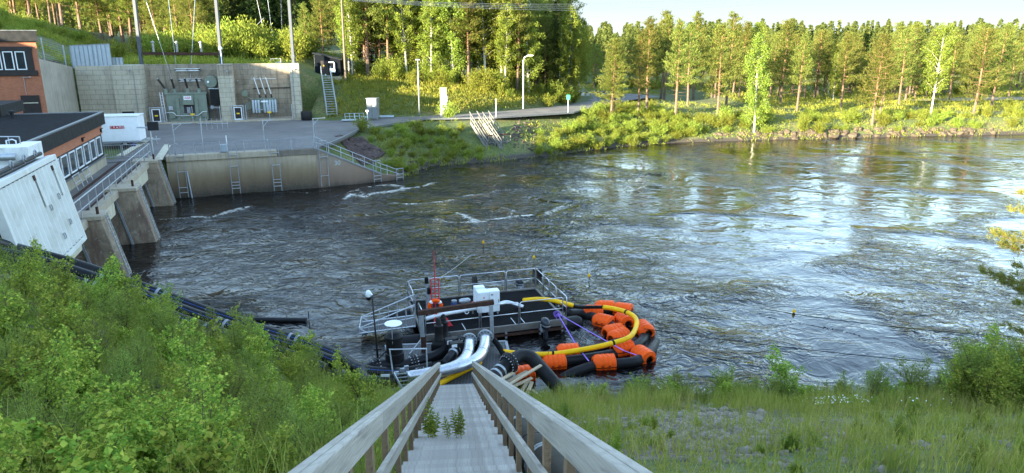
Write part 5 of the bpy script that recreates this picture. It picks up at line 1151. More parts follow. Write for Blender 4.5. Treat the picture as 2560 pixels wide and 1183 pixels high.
# pile posts at the corner, motors, pump gear
for i, (px, py, Y_) in enumerate(((1068, 752, 29.4), (1074, 770, 28.6))):
    q_ = PY(px, py, Y_); q_.z = .5; t_ = thing("black_capped_post", ["taller grey post with a black cap at the barge corner", "shorter grey post with a black cap next to the lifebuoy"][i], "post", q_, "capped posts on the barge")
    h_ = 1.25 - .2 * i; MB().tube([q_, q_ + Z * h_], .06, 10).build("post", M['galv_dull'], t_, 'auto'); MB().lathe(q_ + Z * h_, [(.09, 0), (.09, .22), (.07, .27)], 12).build("cap", M['rubber'], t_, 'auto')
def outboard(c, rz, label):
    r = thing("outboard_motor", label, "outboard motor", c, "outboard motors of the barge"); Rz = Matrix.Rotation(rz, 3, 'Z')
    def q(x, y, z): return Vector(c) + Rz @ Vector((x, y, z))
    mb = MB(); prof = [(.10, .0, .0), (.19, .0, .04), (.22, .02, .2), (.21, .04, .34), (.15, .06, .43), (.04, .07, .46)]; vs = []; n = 16
    for rr, dy, z in prof:
        for k in range(n): a_ = 2 * math.pi * k / n; vs.append(q(rr * .85 * math.cos(a_), rr * 1.35 * math.sin(a_) + dy, z))
    mb.add(vs, [(i * n + k, i * n + (k + 1) % n, (i + 1) * n + (k + 1) % n, (i + 1) * n + k) for i in range(5) for k in range(n)] + [tuple(range(n - 1, -1, -1)), tuple(5 * n + k for k in range(n))]); mb.build("cowl", M['motor'], r, True)
    mb = MB(); vs = []
    for rr, z in ((.192, .17), (.192, .21)):
        for k in range(n): a_ = 2 * math.pi * k / n; vs.append(q(rr * .99 * math.cos(a_), rr * 1.56 * math.sin(a_) + .02, z))
    mb.add(vs, [(k, (k + 1) % n, n + (k + 1) % n, n + k) for k in range(n)]); mb.build("stripe", M['galv'], r, True)
    mb = MB(); mb.prism([q(-.07, -.12, 0), q(.07, -.12, 0), q(.05, .16, 0), q(-.05, .16, 0)], (0, 0, -.75)); mb.build("shaft", M['motor'], r, bevel=.02)
    mb = MB(); mb.box(q(0, .2, -.05), (.26, .2, .3), M=Rz); mb.beam(q(0, .2, .05), q(.1, .55, .02), .06, .06); mb.build("clamp_bracket", M['galv_dull'], r, bevel=.01)
outboard(P(1364, 822, .42), R(20), "black outboard motor hanging off the barge side near the purple straps")
outboard(PY(1298, 716, 33.4), R(200), "black outboard motor at the far corner of the barge behind the rail")
pm = thing("pump_unit", "small blue motor on a white pipe along the barge deck", "pump", BP(1.6, 2.0, .5))
q_ = BP(1.75, 2.3, .62); MB().lathe(q_, [(.09, 0), (.14, .03), (.14, .3), (.1, .36)], 14).build("motor", M['blue'], pm, 'auto'); MB().lathe(q_ + Z * .37, [(.12, 0), (.12, .05), (.02, .08)], 12).build("motor_cap", M['galv_dull'], pm, 'auto')
MB().tube([BP(.3, 1.3, .72), BP(1.0, 1.55, .75), BP(2.6, 1.75, .8)], .09, 12).build("pipe", M['white_clean'], pm, True)
mb = MB()
for x_ in (.9, 2.2): mb.beam(BP(x_, 1.2 + .4 * x_, .503), BP(x_, 1.2 + .4 * x_, .68), .08, .08)
mb.build("pipe_support", M['galv_dull'], pm)
vv = thing("valve_group", "pale valve and actuator beside the white cabinet", "valve", BP(2.4, 2.2, .6))
q_ = BP(2.2, 2.35, .95); MB().tube([q_ - BX * .22, q_ - BX * .1, q_ + BX * .2, q_ + BX * .28], [.07, .12, .12, .06], 12).build("actuator", M['galv'], vv, 'auto'); MB().tube([q_, q_ - Z * .4], .05, 8).build("stem", M['galv_dull'], vv)
MB().tube([BP(2.4, 1.75, 1.0), BP(2.45, 1.75, .55)], .035, 6).build("lever", M['galv'], vv); MB().lathe(BP(2.5, 1.9, .98), [(.02, 0), (.07, .01), (.07, .05)], 10).build("knob", M['red'], vv)
MB().tube(ring(BP(2.15, 1.6, .72), .09, 0, 0, 6.283, 14, BX, Z), .018, 5).build("hand_ring", M['white_clean'], vv)
wp2 = MB(); wp2.tube(smooth_path([BP(3.62, 1.85, .8), BP(4.05, 2.0, .8), BP(4.45, 1.9, .68), BP(4.75, 1.75, .6)]), .095, 12); tag(wp2.build("pale_pipe", M['alu'], smooth=True, at=BP(4.5, 2, .6)), "short bent silver pipe on the deck beside the white cabinet", "pipe")
q_ = BP(1.0, .75, .5); mb = MB(); mb.add([q_, q_ + BX * .35 + Z * .02, q_ + BX * .2 + BY * .3 + Z * .22, q_ - BX * .05 + BY * .25 + Z * .3, q_ + BX * .1 + BY * .1 + Z * .38], [(0, 1, 4), (1, 2, 4), (2, 3, 4), (3, 0, 4)]); tag(mb.build("red_cloth", M['red'], at=q_), "crumpled red cloth lying on the black barge deck", "cloth")
for i, (px, py, Y_, n_, lb) in enumerate(((1187, 692, 31.5, 5, "small bundle of dark ropes hanging on the barge's rear rail"), (1343, 674, 32.9, 9, "large bundle of dark ropes hanging at the barge's far rail corner"))):
    c_ = PY(px, py, Y_); r = MB()
    for k in range(n_):
        o_ = BX * (.05 * (k - n_ / 2)); r.tube(smooth_path([c_ + o_ + Z * .02, c_ + o_ * 1.1 - Z * .35 - BY * .06, c_ + o_ - Z * (.6 + .08 * (k % 3)) - BY * .04, c_ + o_ * 1.2 - Z * .3 - BY * .1, c_ + o_ + Z * .02 - BY * .04], 3), .018, 5)
    tag(r.build("rope_bundle", M['dark_steel'], smooth=True, at=c_), lb, "rope", "rope bundles on the barge rail")
# gangway
ga, gb = P(902, 822, .25), BP(-.05, 1.8, .45); gd = gb - ga; gs = Vector((gd.y, -gd.x, 0)).normalized() * .62
gw = thing("gangway", "light aluminium gangway with slanting rails from the barge out over the water", "gangway", ga)
MB().prism([ga + gs, ga - gs, gb - gs, gb + gs], (0, 0, .05)).build("deck", M['grate'], gw)
for s_ in (1, -1):
    mb = MB()
    for f in range(7): q_ = ga + gd * f / 6 + gs * s_; mb.tube([q_, q_ + Z * (.28 + .12 * f)], .018, 5)
    mb.tube([ga + gs * s_ + Z * .05, gb + gs * s_ + Z * .05], .03, 6); mb.tube([ga + gs * s_ + Z * .28, gb + gs * s_ + Z * 1.0], .025, 6); mb.tube([ga + gs * s_ + Z * .25, gb + gs * s_ + Z * .45], .02, 6); mb.tube([ga + gd * .16 + gs * s_, ga + gs * s_ + Z * .25], .02, 6)
    mb.build("side_truss", M['galv'], gw)
MB().tube([ga + gs, ga + gs + Z * .3, ga - gs + Z * .3, ga - gs], .022, 6).build("end_frame", M['galv'], gw)
# ---------------------------------------------------------------- hoses, floats, straps
def pipe_thing(name, label, pts, r, m, cat, n=14, grp=None):
    return tag(MB().tube(smooth_path(pts), r, n).build(name, m, smooth=True, at=pts[0]), label, cat, grp)
pipe_thing("suction_hose", "outer black hose carrying orange floats in a wide loop", [P(x, y, z) for x, y, z in ((1405, 768, .45), (1440, 772, .25), (1490, 778, .12), (1545, 775, .12), (1590, 795, .04), (1610, 828, .02), (1602, 856, .0), (1562, 878, .02), (1490, 893, .1), (1420, 902, .1), (1350, 908, .1), (1300, 912, .05))], .2, M['hdpe_dusty'], "hose", grp="black hoses in the water")
pipe_thing("suction_hose", "inner black hose carrying orange floats nearer the barge", [P(x, y, z) for x, y, z in ((1420, 784, .3), (1460, 785, .12), (1500, 800, .1), (1545, 826, .1), (1560, 845, .08), (1530, 862, .1), (1470, 876, .1), (1420, 884, .1), (1330, 894, .02))], .2, M['hdpe_dusty'], "hose", grp="black hoses in the water")
pipe_thing("suction_hose", "lowest black hose bending round through the end float", [P(x, y, z) for x, y, z in ((1640, 855, -.1), (1622, 882, .1), (1590, 903, .14), (1540, 910, .12), (1490, 914, .1), (1440, 930, .03), (1400, 950, -.2))], .2, M['hdpe_dusty'], "hose", grp="black hoses in the water")
fp = thing("pipe_float", "first orange float on the hose after the barge corner", "float", (0, 0, 0), "orange hose floats")
def float_shell(up):
    mb = MB(); n = 12; vs = []; xs = [(-.5, .24), (-.475, .29), (-.36, .385)]
    for k in range(4): x = -.30 + .2 * k; xs += [(x, .392), (x + .025, .405), (x + .125, .405), (x + .15, .392)]
    xs += [(.37, .385), (.475, .29), (.5, .24)]; xs.sort()
    a0, a1 = (R(3), R(177)) if up else (R(183), R(357))
    for x, r in xs:
        for k in range(n + 1):
            a_ = a0 + (a1 - a0) * k / n; sq = 1 / max(abs(math.cos(a_)), abs(math.sin(a_))) ; rr = r * (0.82 + .18 * min(1.25, sq)); vs.append((x, rr * math.cos(a_), rr * math.sin(a_) * .95))
    m = n + 1; fs = [(i * m + k, i * m + k + 1, (i + 1) * m + k + 1, (i + 1) * m + k) for i in range(len(xs) - 1) for k in range(n)]
    for x, inner in ((-.5, .19), (.5, .19)):
        b_ = len(vs); ia = 0 if x < 0 else (len(xs) - 1) * m
        for k in range(m): a_ = a0 + (a1 - a0) * k / n; vs.append((x * .97, inner * math.cos(a_), inner * math.sin(a_)))
        fs += [(ia + k, ia + k + 1, b_ + k + 1, b_ + k) for k in range(n)]
    return mb.add(vs, fs)
float_shell(True).build("upper_shell", M['orange'], fp, 'auto', bevel=.012); float_shell(False).build("lower_shell", M['orange'], fp, 'auto', bevel=.012)
mb = MB()
for y_ in (-1, 1):
    for x_ in (-.14, .16): mb.box((x_, y_ * .385, .03), (.09, .08, .16))
mb.build("bolt_recess", mat("shaded bolt pocket plastic", (.32, .03, .008), .6), fp)
FL = [(1482, 777, 2, "orange float on the hose right after the barge corner"), (1512, 765, -6, "orange float behind the first one, half hidden under the yellow hose"), (1557, 771, -25, "farthest orange float with an upright cord, beyond the yellow hose"), (1508, 800, -36, "orange float on the inner hose pointing diagonally, nearest the outboard motor"),
      (1560, 797, -72, "upright looking orange float showing its round end beside the hose elbow"), (1611, 820, 105, "orange float outside the yellow hose bend, black hose curving out below"), (1546, 838, 38, "wide orange float in the middle, inside the yellow hose bend"), (1533, 826, 30, "small visible orange float tucked behind the middle one"),
      (1556, 868, 20, "orange float below the yellow hose with a purple strap across it"), (1606, 884, -60, "end orange float where the lowest hose curves into it"), (1420, 876, 8, "orange float under the yellow hose beside the first strap"), (1386, 902, 8, "orange float nearest the pontoon, tied with an orange cord"), (1510, 903, 6, "lowest orange float, tied by a purple strap at its corner"), (1306, 932, 15, "orange float almost hidden behind the sawn planks")]
for i, (px, py, a_, lb) in enumerate(FL):
    c_ = P(px, py, .22); c_.z = .13
    if i == 0: place(fp, c_, R(a_), .9); fp["label"] = lb
    else: dup(fp, c_, R(a_), .9, lb, rot=(R(random.uniform(-6, 6)), R(random.uniform(-3, 3)), R(a_)))
MB_ = [P(x, y, z) for x, y, z in ((1508, 768, .75), (1535, 772, .75), (1565, 780, .75), (1586, 792, .75), (1592, 808, .72), (1585, 830, .7), (1570, 845, .68), (1535, 857, .62), (1490, 868, .55), (1440, 877, .5), (1385, 885, .45), (1330, 886, .45), (1285, 883, .55), (1257, 879, .65))]
pipe_thing("yellow_hose", "long yellow hose curving over the orange floats to the pontoon", MB_, .10, M['yellow'], "hose", 12, "yellow hoses")
pipe_thing("yellow_hose", "short yellow hose lying over the barge's end rail", [P(1308, 751, .75), P(1345, 748, .9), P(1380, 751, 1.0), P(1405, 757, 1.0), P(1432, 764, .85)], .10, M['yellow'], "hose", 12, "yellow hoses")
pipe_thing("black_hose_joint", "thin black hose joining the two yellow hoses at the barge corner", [P(1430, 764, .85), P(1450, 768, .6), P(1480, 768, .55), P(1508, 768, .75)], .075, M['rubber'], "hose")
for px, py, z_ in ((1543, 855, .64), (1573, 778, .75), (1372, 886, .46)):
    i = min(range(len(MB_)), key=lambda k: (MB_[k] - P(px, py, z_)).length); a_ = MB_[i]; b_ = MB_[min(i + 1, len(MB_) - 1)]; d = (b_ - a_).normalized()
    tag(MB().tube([a_, a_ + d * .08], .112, 12).build("hose_band", M['rubber'], smooth=True, at=a_), {0: "dark band round the yellow hose near the middle float"}.get(0) if px == 1543 else ("dark band round the yellow hose near the farthest float" if px == 1573 else "dark band round the yellow hose by the pontoon float"), "band")
def strap(pts, label, m='purple', w=.045):
    mb = MB()
    for a_, b_ in zip(pts[:-1], pts[1:]): mb.beam(a_, b_, w, .012)
    return tag(mb.build("strap", M[m], at=pts[0]), label, "strap", "purple straps from the barge corner")
sc0 = P(1394, 784, .75)
strap([sc0, P(1440, 862, .35), P(1472, 903, .42)], "purple strap from the barge corner down to the lowest float")
strap([sc0, P(1480, 833, .5), P(1560, 877, .6), P(1592, 888, .45)], "purple strap from the barge corner across to the end floats")
mb = MB()
for t in range(5): c_ = sc0 + Vector((random.uniform(-.12, .12), random.uniform(-.1, .1), random.uniform(-.12, .12))); mb.tube([c_ + Vector((math.cos(k * .8) * .1, .03 * math.sin(k * 2), math.sin(k * .8) * .12)) for k in range(9)], .016, 5)
tag(mb.build("strap_knot", M['purple'], smooth=True, at=sc0), "tangled purple strap knot on the barge's front rail corner", "knot")
for px, py, z_, lb in ((1537, 765, .6, "thin orange cord sticking up by the farthest float"), (1370, 893, .45, "thin orange cord round the hose by the pontoon float")):
    q_ = P(px, py, z_); tag(MB().tube([q_ - Z * .2, q_ + Z * .12, q_ + Z * .22 + BX * .03], .014, 5).build("cord", M['orange_strap'], at=q_), lb, "cord")
# ropes and small buoys out on the river
for i, (px, py) in enumerate(((1208, 606), (1335, 643), (1473, 689), (1985, 778))):
    q_ = P(px, py, .35 if i < 3 else .08); r = thing("marker_buoy", ["small yellow marker at the far end of the long rope", "small yellow marker on a rod behind the barge", "small yellow marker beyond the barge's end rail", "small yellow float on the cable across the river"][i], "buoy", q_, "small yellow markers on the river")
    MB().lathe(q_, [(.02, -.1), (.07, -.05), (.075, .01), (.03, .1)], 8).build("body", M['yellow'], r, 'auto')
    if i < 3: MB().tube([q_ - Z * .1, q_ - Z * .9], .02, 5).build("rod", M['dark_steel'], r)
def rope(pts, r, m, label, sag=0.0):
    a_, b_ = pts; tag(MB().tube([a_.lerp(b_, t / 10) - Z * (4 * sag * (t / 10) * (1 - t / 10)) for t in range(11)], r, 5).build("rope", M[m], at=a_), label, "rope", "ropes over the river")
rope((PY(1208, 606, 44.5), BP(1.5, BW, 1.5)), .012, 'galv', "long pale rope from the far marker to the barge rail", .15)
rope((PY(1335, 645, 42), PY(1308, 668, 40)), .03, 'dark_steel', "short dark rod slanting from the marker behind the barge")
rope((P(1473, 692, .3), BP(BL, 3.4, 1.3)), .012, 'galv', "pale rope from the nearest marker to the barge's end rail", .2)
rope((P(1610, 822, .45), P(2545, 925, .9)), .015, 'rubber', "long black cable from the float ring to the near bank bushes", .12)
rope((P(1900, 771, .15), P(2530, 842, .8)), .016, 'dark_steel', "thin dark cable running from the small float to the bank pine", .15)
# ---------------------------------------------------------------- the near pontoon with the manifold
PT0 = P(1062, 968, .45)
pt = thing("pontoon_landing", "dark grating landing at the foot of the timber stair", "platform", PT0)
pq = [P(1000, 975, .42), P(1290, 962, .42), P(1265, 858, .42), P(965, 868, .42)]
MB().prism(pq, (0, 0, .08)).build("grating", M['grate'], pt)
mb = MB()
for i in range(4): mb.beam(pq[i] + Z * .0, pq[(i + 1) % 4] + Z * .0, .1, .2)
mb.build("edge_frame", M['galv_dull'], pt)
for f in (.2, .55, .9):
    a_, b_ = pq[3].lerp(pq[0], f), pq[2].lerp(pq[1], f); MB().tube([a_ - Z * .35, b_ - Z * .35], .3, 12).build("float", M['hdpe_dusty'], pt, 'auto')
gf = thing("portal_frame", "grey portal frame with a rust brown top beam at the landing's river end", "frame", P(1058, 876, .5))
fa, fb = P(1060, 880, .5), P(1231, 862, .5); fy = lambda px, py, b: PY(px, py, b.y)
ta, tb = fy(1052, 788, fa), fy(1228, 762, fb)
MB().beam(fa, ta, .16, .16, up=(1, 0, 0)).build("post", M['galv'], gf, bevel=.01); MB().beam(fb, tb, .14, .14, up=(1, 0, 0)).build("post", M['galv'], gf, bevel=.01)
MB().beam(ta + (ta - tb).normalized() * .1 + Z * .1, tb + (tb - ta).normalized() * .1 + Z * .1, .16, .18).build("top_beam", M['rust'], gf, bevel=.01)
MB().beam(fa + Z * .0, fa + Z * .65, .175, .175, up=(1, 0, 0)).build("brown_sleeve", M['rust'], gf); MB().beam(fa + Vector((-.5, -.2, 0)), fa + Z * .6, .07, .07).build("brace", M['galv'], gf)
# silver twin pipe
yp = thing("twin_pipe", "shiny silver forked pipe with two flanged mouths above the landing", "pipe", P(1100, 925, .9))
br1 = smooth_path([P(x, y, z) for x, y, z in ((1173, 852, 1.05), (1172, 872, 1.05), (1165, 893, 1.02), (1145, 912, 1.0), (1110, 925, 1.0), (1060, 935, .98))])
br2 = smooth_path([P(x, y, z) for x, y, z in ((1213, 843, 1.05), (1211, 865, 1.05), (1200, 889, 1.02), (1172, 908, 1.0), (1125, 923, 1.0), (1070, 934, .98), (1020, 942, .96))])
for b_ in (br1, br2):
    MB().tube(b_, .195, 18).build("pipe", M['alu'], yp, True)
    d = (b_[0] - b_[1]).normalized()
    MB().tube([b_[0] - d * .05, b_[0] + d * .03, b_[0] + d * .031, b_[0] + d * .11], [.30, .30, .28, .28], 20).build("flange", M['galv_dull'], yp, 'auto')
    mb = MB()
    for k in range(12):
        a_ = 2 * math.pi * k / 12; s_ = d.cross(Z).normalized(); u_ = s_.cross(d); c_ = b_[0] + (s_ * math.cos(a_) + u_ * math.sin(a_)) * .25; mb.tube([c_ - d * .09, c_ + d * .13], .022, 6)
    mb.build("bolt", M['dark_steel'], yp); MB().tube([b_[0] + d * .1, b_[0] + d * .5 - Z * .12], .2, 14).build("hose_end", M['rubber'], yp, True)
    MB().tube([b_[8], b_[8] + (b_[9] - b_[8]).normalized() * .05], .203, 18).build("weld_ring", M['galv'], yp, True)
# black tank with a white lid
tk_ = P(988, 912, .55); tk = thing("black_tank", "upright black strainer tank under a round white lid on thin legs", "tank", tk_)
MB().lathe(tk_, [(.36, 0), (.36, .1), (.30, .12), (.30, .22), (.34, .24), (.34, .5), (.30, .52), (.30, 1.05), (.34, 1.07), (.34, 1.14), (.28, 1.2), (.22, 1.28), (.14, 1.3)], 22).build("body", M['hdpe_dusty'], tk, 'auto')
MB().lathe(tk_ + Z * 1.62, [(.02, -.015), (.31, -.01), (.315, .0), (.31, .012), (.02, .03)], 28).build("lid", M['white_clean'], tk, 'auto')
for k in range(3): a_ = k * 2.1 + .5; e_ = Vector((math.cos(a_), math.sin(a_), 0)) * .31; MB().beam(tk_ + e_ + Z * .95, tk_ + e_ + Z * 1.61, .04, .02).build("lid_leg", M['galv'], tk)
# manifold
mf = thing("black_manifold", "fat black manifold pipe with elbows and bolted flanges at the water's edge", "pipe", P(1000, 945, .4))
def mp(pts, r, nm="pipe", n=18): return MB().tube(smooth_path([P(*q) for q in pts]), r, n).build(nm, M['hdpe'], mf, True)
def flange(p, q, r, nm="flange", nb=14, m='dark_steel', parent=None):
    p, q = Vector(p), Vector(q); d = (q - p).normalized(); par = parent or mf
    o = MB().tube([p - d * .09, p - d * .015], r, 20).build(nm, M[m], par, 'auto'); MB().tube([p + d * .015, p + d * .09], r, 20).build(nm, M[m], par, 'auto')
    mb = MB(); s_ = d.cross(Z).normalized(); u_ = s_.cross(d)
    for k in range(nb): a_ = 2 * math.pi * k / nb; c_ = p + (s_ * math.cos(a_) + u_ * math.sin(a_)) * r * .86; mb.tube([c_ - d * .14, c_ + d * .14], .02, 6)
    mb.build("bolt", M['galv'], par)
mp(((1095, 932, .62), (1040, 942, .62), (985, 952, .6), (940, 958, .58), (912, 950, .55), (908, 932, .55), (925, 921, .55), (950, 916, .56), (978, 913, .56)), .25)
mp(((985, 916, .56), (1012, 912, .56), (1040, 905, .58), (1075, 895, .62), (1105, 882, .68), (1120, 868, .8)), .21)
mp(((1080, 915, .55), (1040, 925, .56), (1000, 930, .56)), .17)
flange(P(940, 918, .56), P(955, 915, .56), .33); flange(P(1035, 906, .58), P(1050, 902, .6), .29); flange(P(1052, 939, .62), P(1070, 936, .62), .31)
for px in (992, 1006, 1016): q_ = P(px, 940 - (px - 992) * .6, .8); MB().box(q_ + Z * .02, (.16, .08, .3), rz=.3).build("clamp", M['galv'], mf, bevel=.01)
MB().box(P(963, 940, .86), (.3, .02, .12), rz=.1).build("label_plate", M['white_clean'], mf)
# valve and pump cluster
vc = thing("valve_cluster", "dark check valves and gate valve with white tags beside the silver pipe", "valves", P(1120, 870, .5))
for px, py in ((1098, 868), (1110, 858)):
    q_ = P(px, py, .62); MB().lathe(q_, [(.22, 0), (.27, .1), (.24, .26), (.17, .36), (.17, .8), (.18, .82), (.18, .9), (.11, .95), (.09, 1.15), (.05, 1.2)], 18).build("check_valve", M['dark_steel'], vc, 'auto')
for px, py, z_ in ((1128, 862, .95), (1140, 872, .95)):
    q_ = P(px, py, z_); MB().box(q_, (.5, .3, .55), rz=.3).build("gate_housing", M['dark_steel'], vc, bevel=.02)
    MB().box(q_ + Vector((-.04, -.17, .17)), (.2, .02, .15), rz=.3).build("tag_plate", M['white_clean'], vc)
pa_, pb_ = P(1152, 858, 1.0), P(1122, 897, .85)
MB().tube([pa_ + (pa_ - pb_) * .1, pa_, pb_, pb_ + (pb_ - pa_) * .35], .17, 16).build("pipe", M['hdpe'], vc, True)
for f in (.35, .6): q_ = pa_.lerp(pb_, f); d = (pb_ - pa_).normalized(); MB().tube([q_, q_ + d * .09], .19, 16).build("clamp", M['galv'], vc, True)
flange(pa_, pb_, .27, parent=vc, nb=12)
MB().prism([P(1078, 890, .5), P(1140, 890, .5), P(1128, 856, .5), P(1090, 856, .5)], (0, 0, .45)).build("base_block", M['rubber'], vc, bevel=.05)
MB().tube(smooth_path([P(1185, 872, .6), P(1188, 860, .75), P(1192, 850, .95)]), .19, 14).build("hose", M['rubber'], vc, True)
MB().tube(smooth_path([P(1235, 850, .9), P(1250, 870, .7), P(1258, 885, .6), P(1270, 900, .45)]), .11, 12).build("side_hose", M['rubber'], vc, True)
# big elbow on the water side
eb = thing("discharge_elbow", "large black elbow pipe with a bolted flange dropping into the water", "pipe", P(1270, 905, .5))
ep = smooth_path([P(x, y, z) for x, y, z in ((1205, 968, .8), (1232, 945, .85), (1258, 920, .95), (1280, 902, 1.1), (1305, 890, 1.15), (1328, 895, 1.05), (1350, 918, .75), (1378, 950, .4), (1412, 990, -.05), (1435, 1015, -.3))])
MB().tube(ep, .25, 20).build("pipe", M['hdpe_dusty'], eb, True)
flange(P(1272, 908, 1.05), P(1288, 898, 1.1), .38, parent=eb, nb=18)
for i in (4, 6, 8): d = (ep[i + 1] - ep[i]).normalized(); MB().tube([ep[i], ep[i] + d * .09], .262, 20).build("clamp", M['galv'], eb, True)
pipe_thing("yellow_hose", "short yellow hose slanting under the silver pipe at the stair foot", [P(1090, 966, .6), P(1120, 948, .62), P(1165, 925, .62), P(1200, 905, .6)], .10, M['yellow'], "hose", 12, "yellow hoses")
# camera pole, handrail frame, ladders
cp = P(946, 912, .4); cpo = thing("camera_pole", "thin dark pole carrying a white camera on a short arm", "pole", cp)
ct = PY(930, 738, cp.y); MB().tube([cp, cp.lerp(ct, .3), ct], [.05, .032, .026], 8).build("pole", M['dark_steel'], cpo, True); MB().beam(ct, ct + Vector((-.12, .05, .14)), .05, .05).build("arm", M['white_clean'], cpo)
MB().lathe(ct + Vector((-.14, .05, -.02)), [(.05, -.16), (.09, -.1), (.1, .02), (.1, .12), (.06, .17)], 14).build("camera_body", M['white_clean'], cpo, 'auto'); MB().lathe(ct + Vector((-.14, .05, -.09)), [(.02, -.14), (.08, -.09), (.095, -.02), (.102, .02)], 14).build("camera_dome", M['rubber'], cpo, 'auto'); MB().box(cp + Z * .62, (.28, .06, .05)).build("bracket", M['dark_steel'], cpo)
pipe_thing("guy_cable", "black cable from the camera pole to the tank", [P(912, 935, .6), PY(940, 905, 23.4), PY(965, 878, 23.8)], .02, M['rubber'], "cable", 6)
ha, hb2 = P(982, 968, .45), P(1068, 930, .5); hf = thing("hand_frame", "plain grey tube frame standing before the black tank", "frame", ha)
hta, htb = PY(974, 874, ha.y + .6), PY(1066, 872, ha.y + .6)
MB().tube([ha + Vector((0, .3, 0)), hta, htb, Vector((htb.x, htb.y, .5))], .035, 8).build("tube", M['galv'], hf)
la, lb2 = P(1012, 985, .3), P(984, 932, .95); ld_ = thing("leaning_ladder", "short aluminium ladder leaning against the black manifold", "ladder", la)
lw = Vector((.42, .1, 0))
for k in (0, 1): MB().beam(la + lw * k, lb2 + lw * k, .04, .07).build("stile", M['galv'], ld_)
for k in range(6): q_ = la.lerp(lb2, (k + .5) / 6); MB().beam(q_, q_ + lw, .04, .03).build("rung", M['galv'], ld_)
q_ = P(950, 990, .35); mb = MB()
for k in range(5): mb.beam(q_ + Vector((.12 * k, -.25, 0)), q_ + Vector((.12 * k + .2, .35, .05)), .03, .04)
for k in range(2): mb.beam(q_ + Vector((-.05 + .2 * k, -.25 + .6 * k, .02 + .05 * k)), q_ + Vector((.55 + .2 * k, -.25 + .6 * k, .02 + .05 * k)), .03, .04)
tag(mb.build("steel_grid", M['galv'], at=q_), "small steel grid lying in the grass below the manifold", "grid")
# sawn planks
for i, (a_, b_) in enumerate((((1272, 962, .75), (1353, 913, 1.0)), ((1268, 955, .6), (1318, 928, .7)), ((1280, 968, .62), (1330, 945, .72)), ((1262, 945, .7), (1292, 925, .75)), ((1300, 985, .4), (1322, 950, .55)), ((1318, 985, .4), (1330, 955, .55)), ((1330, 975, .35), (1358, 998, .25)), ((1252, 950, .85), (1283, 932, .82)))):
    p_, q2_ = P(*a_), P(*b_); tag(MB().beam(p_, q2_, .12, .045, up=(random.uniform(-.3, .3), 0, 1)).build("sawn_plank", M['wood_new'], at=p_), ["longest pale sawn plank jutting out over the water", "pale sawn plank just behind the longest one", "pale sawn plank just before the longest one", "short pale plank against the elbow flange", "pale plank end tilted up in the heap", "pale plank end tilted up nearest the elbow pipe", "pale plank lying low towards the grass", "short pale plank on top by the stair rail"][i], "plank", "heap of sawn planks")
# ---------------------------------------------------------------- the timber stair and the pipe beside it
SE = Vector((-1.87, 21.8, .70)); SL_A = R(24.4); SYAW = math.atan2(.0858, .9963)
yd = Vector((-math.sin(SYAW) * math.cos(SL_A), math.cos(SYAW) * math.cos(SL_A), -math.sin(SL_A)))
xd = Vector((math.cos(SYAW), math.sin(SYAW), 0)); zd = xd.cross(yd)
SR = Matrix((xd, yd, zd)).transposed()
def ST(x, y, z): return SE + SR @ Vector((x, y, z))
stair = thing("timber_stairway", "long weathered grey timber stair with plank rails descending to the pontoon", "stairs", (0, 0, 0))
def lift(o):
    o.location = SE; o.rotation_euler = SR.to_euler(); return o
stair.location = SE; stair.rotation_euler = SR.to_euler(); ORIG[stair.name] = Vector((0, 0, 0))
HW = .575
tr0 = None; run = .285
mbt = MB(); c_, s_ = math.cos(SL_A), math.sin(SL_A)
for j in range(2): mbt.box((0, (.5 - j) * .137, 0), (HW * 2 + .05, .124, .034))
ntr = 92
for k in range(ntr):
    if k == 0:
        tr0 = mbt.build("tread", M['wood_tread'], stair, bevel=.004); o = tr0
    else:
        o = tr0.copy(); COL.objects.link(o)
    o.rotation_euler = (SL_A, 0, random.uniform(-.006, .006)); o.location = (random.uniform(-.012, .012), -.12 - k * run, random.uniform(-.006, .006))
LEN = ntr * run
for s in (-1, 1):
    MB().box((s * (HW - .03), -LEN / 2, -.14), (.05, LEN, .2)).build("stringer", M['wood'], stair)
    y = 0.1; k = 0
    while y > -LEN:
        l_ = 4.2 if k else 2.6; y1 = max(-LEN, y - l_)
        for j, (xo, w_) in enumerate(((-.045, .046), (.003, .046))):
            yy = y - (.0 if j == 0 else .9) if k else y
            MB().box((s * (HW + .03 + xo), (y + y1) / 2, .755), (w_, (y - y1) - .006, .15)).build("top_rail", M['wood'], stair, bevel=.006)
        MB().box((s * (HW - .045), (y + y1) / 2, .42), (.045, (y - y1) - .006, .098)).build("mid_rail", M['wood'], stair, bevel=.006)
        y = y1; k += 1
    pst = None; y = -.05; k = 0
    while y > -LEN + 1:
        if pst is None:
            pst = MB().box((0, 0, .17), (.048, .095, 1.24)).build("post", M['wood_post'], stair, bevel=.004); o = pst
        else:
            o = pst.copy(); COL.objects.link(o)
        o.rotation_euler = (SL_A, 0, 0); o.location = (s * (HW + .005), y, .0)
        y -= (1.02, .95, 1.1)[k % 3]; k += 1
sp = thing("discharge_pipe", "large dusty black pipe lying on the slope beside the stair", "pipe", (0, 0, 0))
pts = [ST(1.0, y, -.10 + .03 * math.sin(y)) for y in np.arange(.6, -25, -.8)]
ppts = [P(1232, 948, .86), ST(.95, .9, -.02)] + pts
ORIG[sp.name] = Vector((0, 0, 0))
MB().tube(ppts, .255, 22).build("pipe", M['hdpe_dusty'], sp, True)
for y in (-2.2, -7.4, -12.8, -16.3):
    for d_ in (0, .14): MB().tube([ST(1.0, y - d_, -.1 + .03 * math.sin(y)), ST(1.0, y - d_ - .06, -.1 + .03 * math.sin(y))], .266, 22).build("clamp", M['galv'], sp, True)
for y in (-4.6, -10.2, -15.0): MB().tube([ST(1.0, y, -.1 + .03 * math.sin(y)), ST(1.0, y - .05, -.1 + .03 * math.sin(y))], .263, 22).build("weld_bead", M['hdpe'], sp, True)
